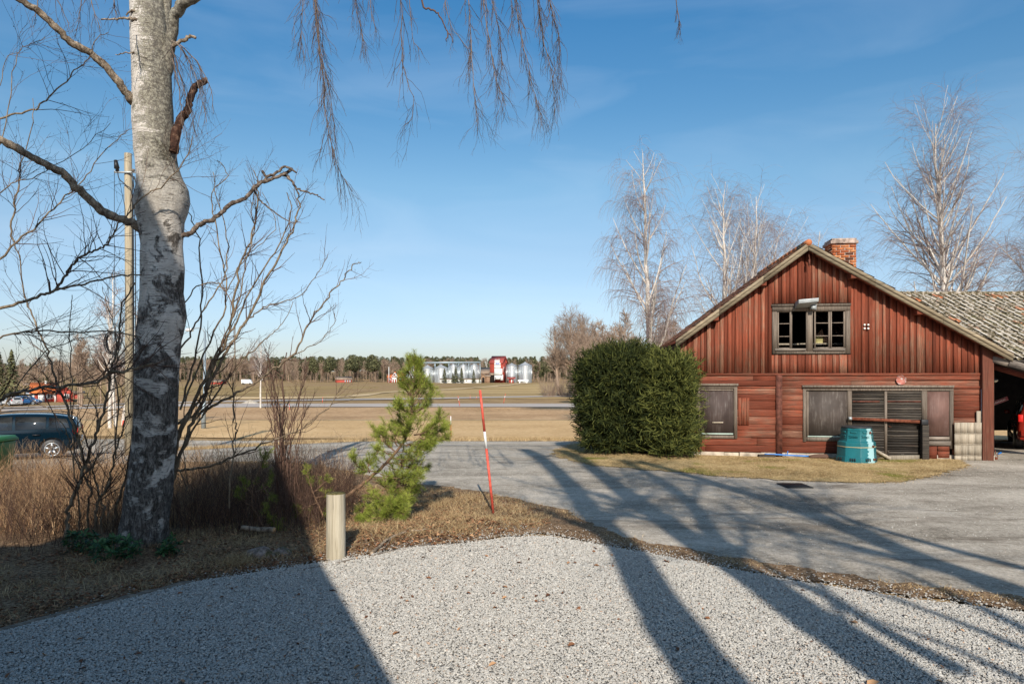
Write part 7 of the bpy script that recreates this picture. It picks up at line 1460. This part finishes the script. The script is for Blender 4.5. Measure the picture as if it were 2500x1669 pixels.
t, w, zt, zr = box_house('low_building', 'long low white rendered building behind the small pines', 'building', 790, 1376, 384, 377, 438, 378, 4, 'whitewash', 'tanroof')
for k in (-.62, -.2, .25, .6): pane(t, w * k, w * k + 1.1, zt * .45, zt * .8)
t, w, zt, zr = box_house('pump_house', 'tiny red kiosk with overhanging roof in front of the right silos', 'kiosk', 1775, 1845, 372, 353, 402, FD - 10, 5, 'redpaint', 'redroof', over=1.0); pane(t, -w * .1, w * .3, .1, zt * .8, 'door'); pane(t, w * .5, w * .8, zt * .3, zt * .8)
c = fpt(1981, 414, FD - 14); z0 = tz(c.x, c.y); t = thing('gas_tank', 'long white horizontal tank on two legs in front of the rightmost silo', 'tank', (c.x, c.y, z0)); L_ = 79 / 5.8725 / F * (FD - 14); zc = fpt(0, 404, FD - 14).z - z0; r_ = 13.5 / 5.8725 / F * (FD - 14); m = MB(); m.tubes(np.array([[-L_, 0, zc], [-L_ + .5, 0, zc], [0, 0, zc], [L_ - .5, 0, zc], [L_, 0, zc]]), np.array([r_ * .6, r_, r_, r_, r_ * .6]), 20, .5, True); m.build('shell', M['white'], t, True)
for s_ in (-.65, .65): m = MB(); m.box(L_ * s_ - .35, L_ * s_ + .35, -.5, .5, -.5, zc - r_ * .8); m.build('leg', M['white'], t)
# orange-roofed farmhouse with flagpole
t, w, zt, zr = box_house('farmhouse', 'red farmhouse with bright orange roof and white gabled porch', 'house', 38, 250, 355, 303, 425, 398, 8, 'redpaint', 'orangeroof')
m = MB(); g = w * .34; m.box(-g, g, -2.2, .0, 0, zt); m.prism([(-g, zt), (g, zt), (0, zr - .2)], -2.2, 2, .5); m.build('porch', M['redpaint'], t); m = MB()
for s_ in (-1, 1): q = [(s_ * (g + .4), -2.6, zt - .4), (s_ * (g + .4), 2, zt - .4), (0, 2, zr + .1), (0, -2.6, zr + .1)]; m.hexa([(x, y, z) for x, y, z in q] + [(x, y, z + .3) for x, y, z in q])
m.build('porch_roof', M['white'], t); m = MB(); m.box(-g, g, -2.5, -2.21, zt * .60, zt * .95); m.box(-g, -g + .4, -2.5, -2.21, 0, zt * .6); m.box(g - .4, g, -2.5, -2.21, 0, zt * .6); m.box(-.3, .3, -2.5, -2.21, 0, zt * .6); m.build('balcony', M['white'], t)
pane(t, -.7, .7, zt + .1, zr - 1.2, y=-2.22); pane(t, -w * .85, -w * .6, zt * .3, zt * .75); pane(t, w * .6, w * .85, zt * .3, zt * .75)
for s_ in (-.15, .7): m = MB(); m.box(w * s_ - .4, w * s_ + .4, 3.6, 4.4, zr - .5, zr + 1.0); m.build('chimney', M['orangeroof'], t)
c = fpt(55, 425, 396); t = thing('flagpole', 'bare white flagpole beside the orange-roofed farmhouse', 'flagpole', (c.x, c.y, tz(c.x, c.y))); m = MB(); hz = fpt(0, 207, 396).z - tz(c.x, c.y); m.tubes(np.array([[0, 0, 0], [0, 0, hz]]), np.array([.22, .14]), 8, .5, True); m.build('mast', M['white'], t)
t, w, zt, zr = box_house('field_barn', 'small red and grey shed with mossy roof before the distant wood', 'shed', 821, 858, 926, 919.5, 936, 400, 7, 'redpaint', 'tanroof', px=True, rz=R(18))
for k in (.1, .4, .7): pane(t, w * k, w * (k + .18), .1, zt * .8, 'door', 'zinc')
# far left: red cottage, white villa, sheds
def PX(x, y): return x / 9.224, 850 + y / 9.224
CD = 128.0
t, w, zt, zr = box_house('cottage', 'red cottage with orange tiled roof, white door and white corner boards', 'house', 80, 137, 957.5, 936, 987, CD, 7, 'redpaint', 'orangeroof', px=True, over=.5)
s_ = 1 / 9.224 / F * CD
def cx_(X): return (X / 9.224 - 108.5) / F * CD
pane(t, cx_(885), cx_(1005), 0, zt * .85, 'door'); pane(t, cx_(1035), cx_(1180), zt * .32, zt * .9); m = MB(); m.box(-w - .03, -w + .28, -.05, -.01, 0, zt); m.box(w - .25, w + .03, -.05, -.01, 0, zt); m.build('corner_boards', M['white'], t)
m = MB(); m.box(w * .02, w * .1 + .2, 2.8, 3.4, zr - .4, zr + .5); m.build('chimney', M['whitewash'], t)
t, w, zt, zr = box_house('cottage', 'brown gabled wing standing right of the red cottage', 'house', 138, 178, 958, 941, 988, CD + 1, 8, 'redpaint', 'tanroof', True, px=True, over=.4); pane(t, -w * .05, w * .55, zt * .3, zt * .85)
t, w, zt, zr = box_house('red_shed', 'dark red shed behind the cottage wing', 'shed', 180, 203, 961, 957, 978, 150, 6, 'redpaint', 'tanroof', px=True); pane(t, w * .1, w * .5, zt * .2, zt * .7)
t, w, zt, zr = box_house('villa', 'white villa with dark roof far behind the cottage', 'house', 58, 84, 940, 936.5, 945, 300, 9, 'whitewash', 'tanroof', px=True); box_house('villa', 'red gabled house far behind, next to the white villa', 'house', 80, 90, 940, 935.5, 944, 298, 8, 'redpaint', 'tanroof', True, px=True)
box_house('greenhouse', 'pale grey shed left of the red cottage', 'shed', 68, 82, 962, 960, 972, 140, 6, 'zinc', 'galvroof', px=True)
t, w, zt, zr = box_house('field_house', 'dark red house with low roof beyond the olive field behind the shrub stems', 'house', 504, 536, 932, 927, 941, 330, 8, 'redpaint', 'tanroof', px=True); small_van = None
p = gp(510, 942); t = thing('van', 'white van parked in front of the dark red field house', 'van', (p.x, 322, tz(p.x, 322))); m = MB(); m.box(-2.4, 1.6, -1, 1, .4, 2.3); m.hexa([(1.6, -1, .4), (2.6, -1, .4), (2.6, 1, .4), (1.6, 1, .4), (1.6, -.95, 2.2), (2.0, -.95, 1.5), (2.0, .95, 1.5), (1.6, .95, 2.2)]); m.build('body', M['white'], t, bevel=.08)
for x in (-1.6, 1.7): m = MB(); m.tubes(np.array([[x, -1.02, .4], [x, 1.02, .4]]), np.array([.4, .4]), 14, .5, True); m.build('wheel', M['black'], t)
p = gp(612, 984); t = thing('gravel_heap', 'low grey gravel heap by the road near the young birch', 'heap', tuple(p)); m = MB(); nr, ns = 8, 24; V = []
for i in range(nr):
    for k in range(ns): a = k * 2 * math.pi / ns; r_ = (i / (nr - 1)); q = mnoise.noise(Vector((math.cos(a) * r_ * 3, math.sin(a) * r_ * 3, 1))); V.append((math.cos(a) * r_ * 1.25 * (1 + .15 * q), math.sin(a) * r_ * 1.0, .50 * (1 - r_ ** 1.3) + .08 * q * (1 - r_) - .02))
idx = np.arange(len(V)).reshape(nr, ns); A, B_ = idx[:-1], idx[1:]; m.add(V, np.stack([A, B_, np.roll(B_, -1, 1), np.roll(A, -1, 1)], -1).reshape(-1, 4)); m.build('heap', M['road'], t, True)

# ------------------------------------------------------------------ behind the photographer: the house and the trees that throw the long shadows
hs = thing('gabled_house', 'steep-gabled house behind the viewer whose shadow lies over the gravel', 'house', (-5, -3, 0)); HO = np.array([-5, -3, 0])
m = MB(); m.prism([(x + 5, z) for x, z in ((-12.5, 0), (-.20, 0), (-.08, 4.4), (-1.60, 6.9), (-4.30, 12.6), (-4.75, 12.6), (-4.9, 7.2), (-12.5, 7.2))][::-1], 0, -5.5); m.build('walls', M['brownwall'], hs)
m = MB(); m.box(-7.4, .05, .01, .07, 6.9, 7.15); m.build('fascia_board', M['white'], hs)
def s2t(px, py, by):
    """ground point of a shadow -> point of the tree standing in the plane y=by that throws it"""
    g = gp(px, py); k = (g.y - by) / SDIR.y; return (g.x - SDIR.x * k, by, g.z - SDIR.z * k)
def shadow_tree(label, stems, by, n1, n2, ln, low=.35, seed=1, L2=1.6, group='tall bare trees behind the viewer'):
    global rng
    keep = rng; rng = np.random.default_rng(seed)
    A = []
    for px, r0, r1, ext in stems:
        P = [s2t(x, y, by + ext[1] if len(ext) > 1 else by) for x, y in px]
        if ext[0]: P = [(P[0][0] + (P[0][0] - P[1][0]) * .6, P[0][1], -.1)] + P
        S_ = spline(P, 5); A.append((S_, np.linspace(r0, r1, len(S_))))
    b = A[0][0][0]; t = thing('tall_tree', label, 'tree', (b[0], b[1], 0), 0, group); m = MB()
    for P, r in A: m.tubes(P, r, 10)
    P, Rd = stack(A, 20); B, BR = grow(P, Rd, n1, low, .98, 45, lambda t_, i: ln * (1.15 - t_), 9, .35, .10, .45, .3, rmin=.02, rmax=.075); m.tubes(B, BR, 5)
    m.build('trunk', M['bark_limb'], t, True, world=True); w = MB(); C, CR = grow(B, BR, n2, .2, 1, 38, L2, 6, -.1, .14, .5, .4, rmin=.011, rmax=.03); w.tubes(C, CR, 3)
    Dd, DR = grow(C, CR, n2 * 2, .2, 1, 38, L2 * .45, 5, -.5, .16, .6, .5, rmin=.005, rmax=.008); w.tubes(Dd, DR, 3); w.build('twigs', M['twigdark'], t, world=True); rng = keep
shadow_tree('bare tree behind the viewer throwing the leftmost long trunk shadow', [([(1734, 1669), (1657, 1558), (1586, 1456), (1530, 1354), (1490, 1305), (1453, 1267), (1410, 1210), (1366, 1160), (1320, 1120), (1280, 1098)] , .25, .20, (1,)), ([(1453, 1267), (1520, 1225), (1545, 1180), (1500, 1130)], .05, .02, (0,))], -7, 20, 130, 3.2, .42, 5)
shadow_tree('forked bare tree behind the viewer throwing the middle shadow', [([(2194, 1666), (2015, 1548), (1862, 1436), (1760, 1369), (1657, 1298), (1555, 1226), (1468, 1160), (1420, 1125), (1370, 1102)], .26, .18, (1,)), ([(1790, 1364), (1734, 1303), (1703, 1252), (1657, 1206), (1586, 1160), (1520, 1125)], .15, .11, (0,)), ([(2321, 1640), (2168, 1558), (2041, 1482), (1887, 1395), (1790, 1330)], .10, .03, (0,)), ([(2100, 1600), (1990, 1430), (1960, 1370), (1960, 1320)], .05, .02, (0,))], -7, 20, 140, 3.2, .34, 6)
shadow_tree('tall bare tree behind the viewer throwing the long shadow toward the barn', [([(2620, 1510), (2500, 1456), (2424, 1426), (2270, 1374), (2143, 1323), (2015, 1272), (1887, 1226), (1760, 1186), (1657, 1155), (1560, 1128)], .24, .13, (1,)), ([(2500, 1390), (2270, 1329), (2066, 1267), (1938, 1201), (1850, 1170)], .10, .03, (0,)), ([(2600, 1600), (2400, 1500), (2250, 1420), (2150, 1380)], .08, .03, (0,)), ([(2620, 1640), (2480, 1590), (2350, 1535), (2200, 1478), (2080, 1440)], .07, .03, (0,)), ([(2560, 1700), (2420, 1640), (2290, 1578), (2150, 1528)], .06, .025, (0,)), ([(2015, 1272), (1930, 1262), (1850, 1240), (1780, 1205)], .04, .02, (0,))], -8, 24, 170, 3.4, .3, 8)
# a parked trailer outside the right edge, its shadow lies before the carport
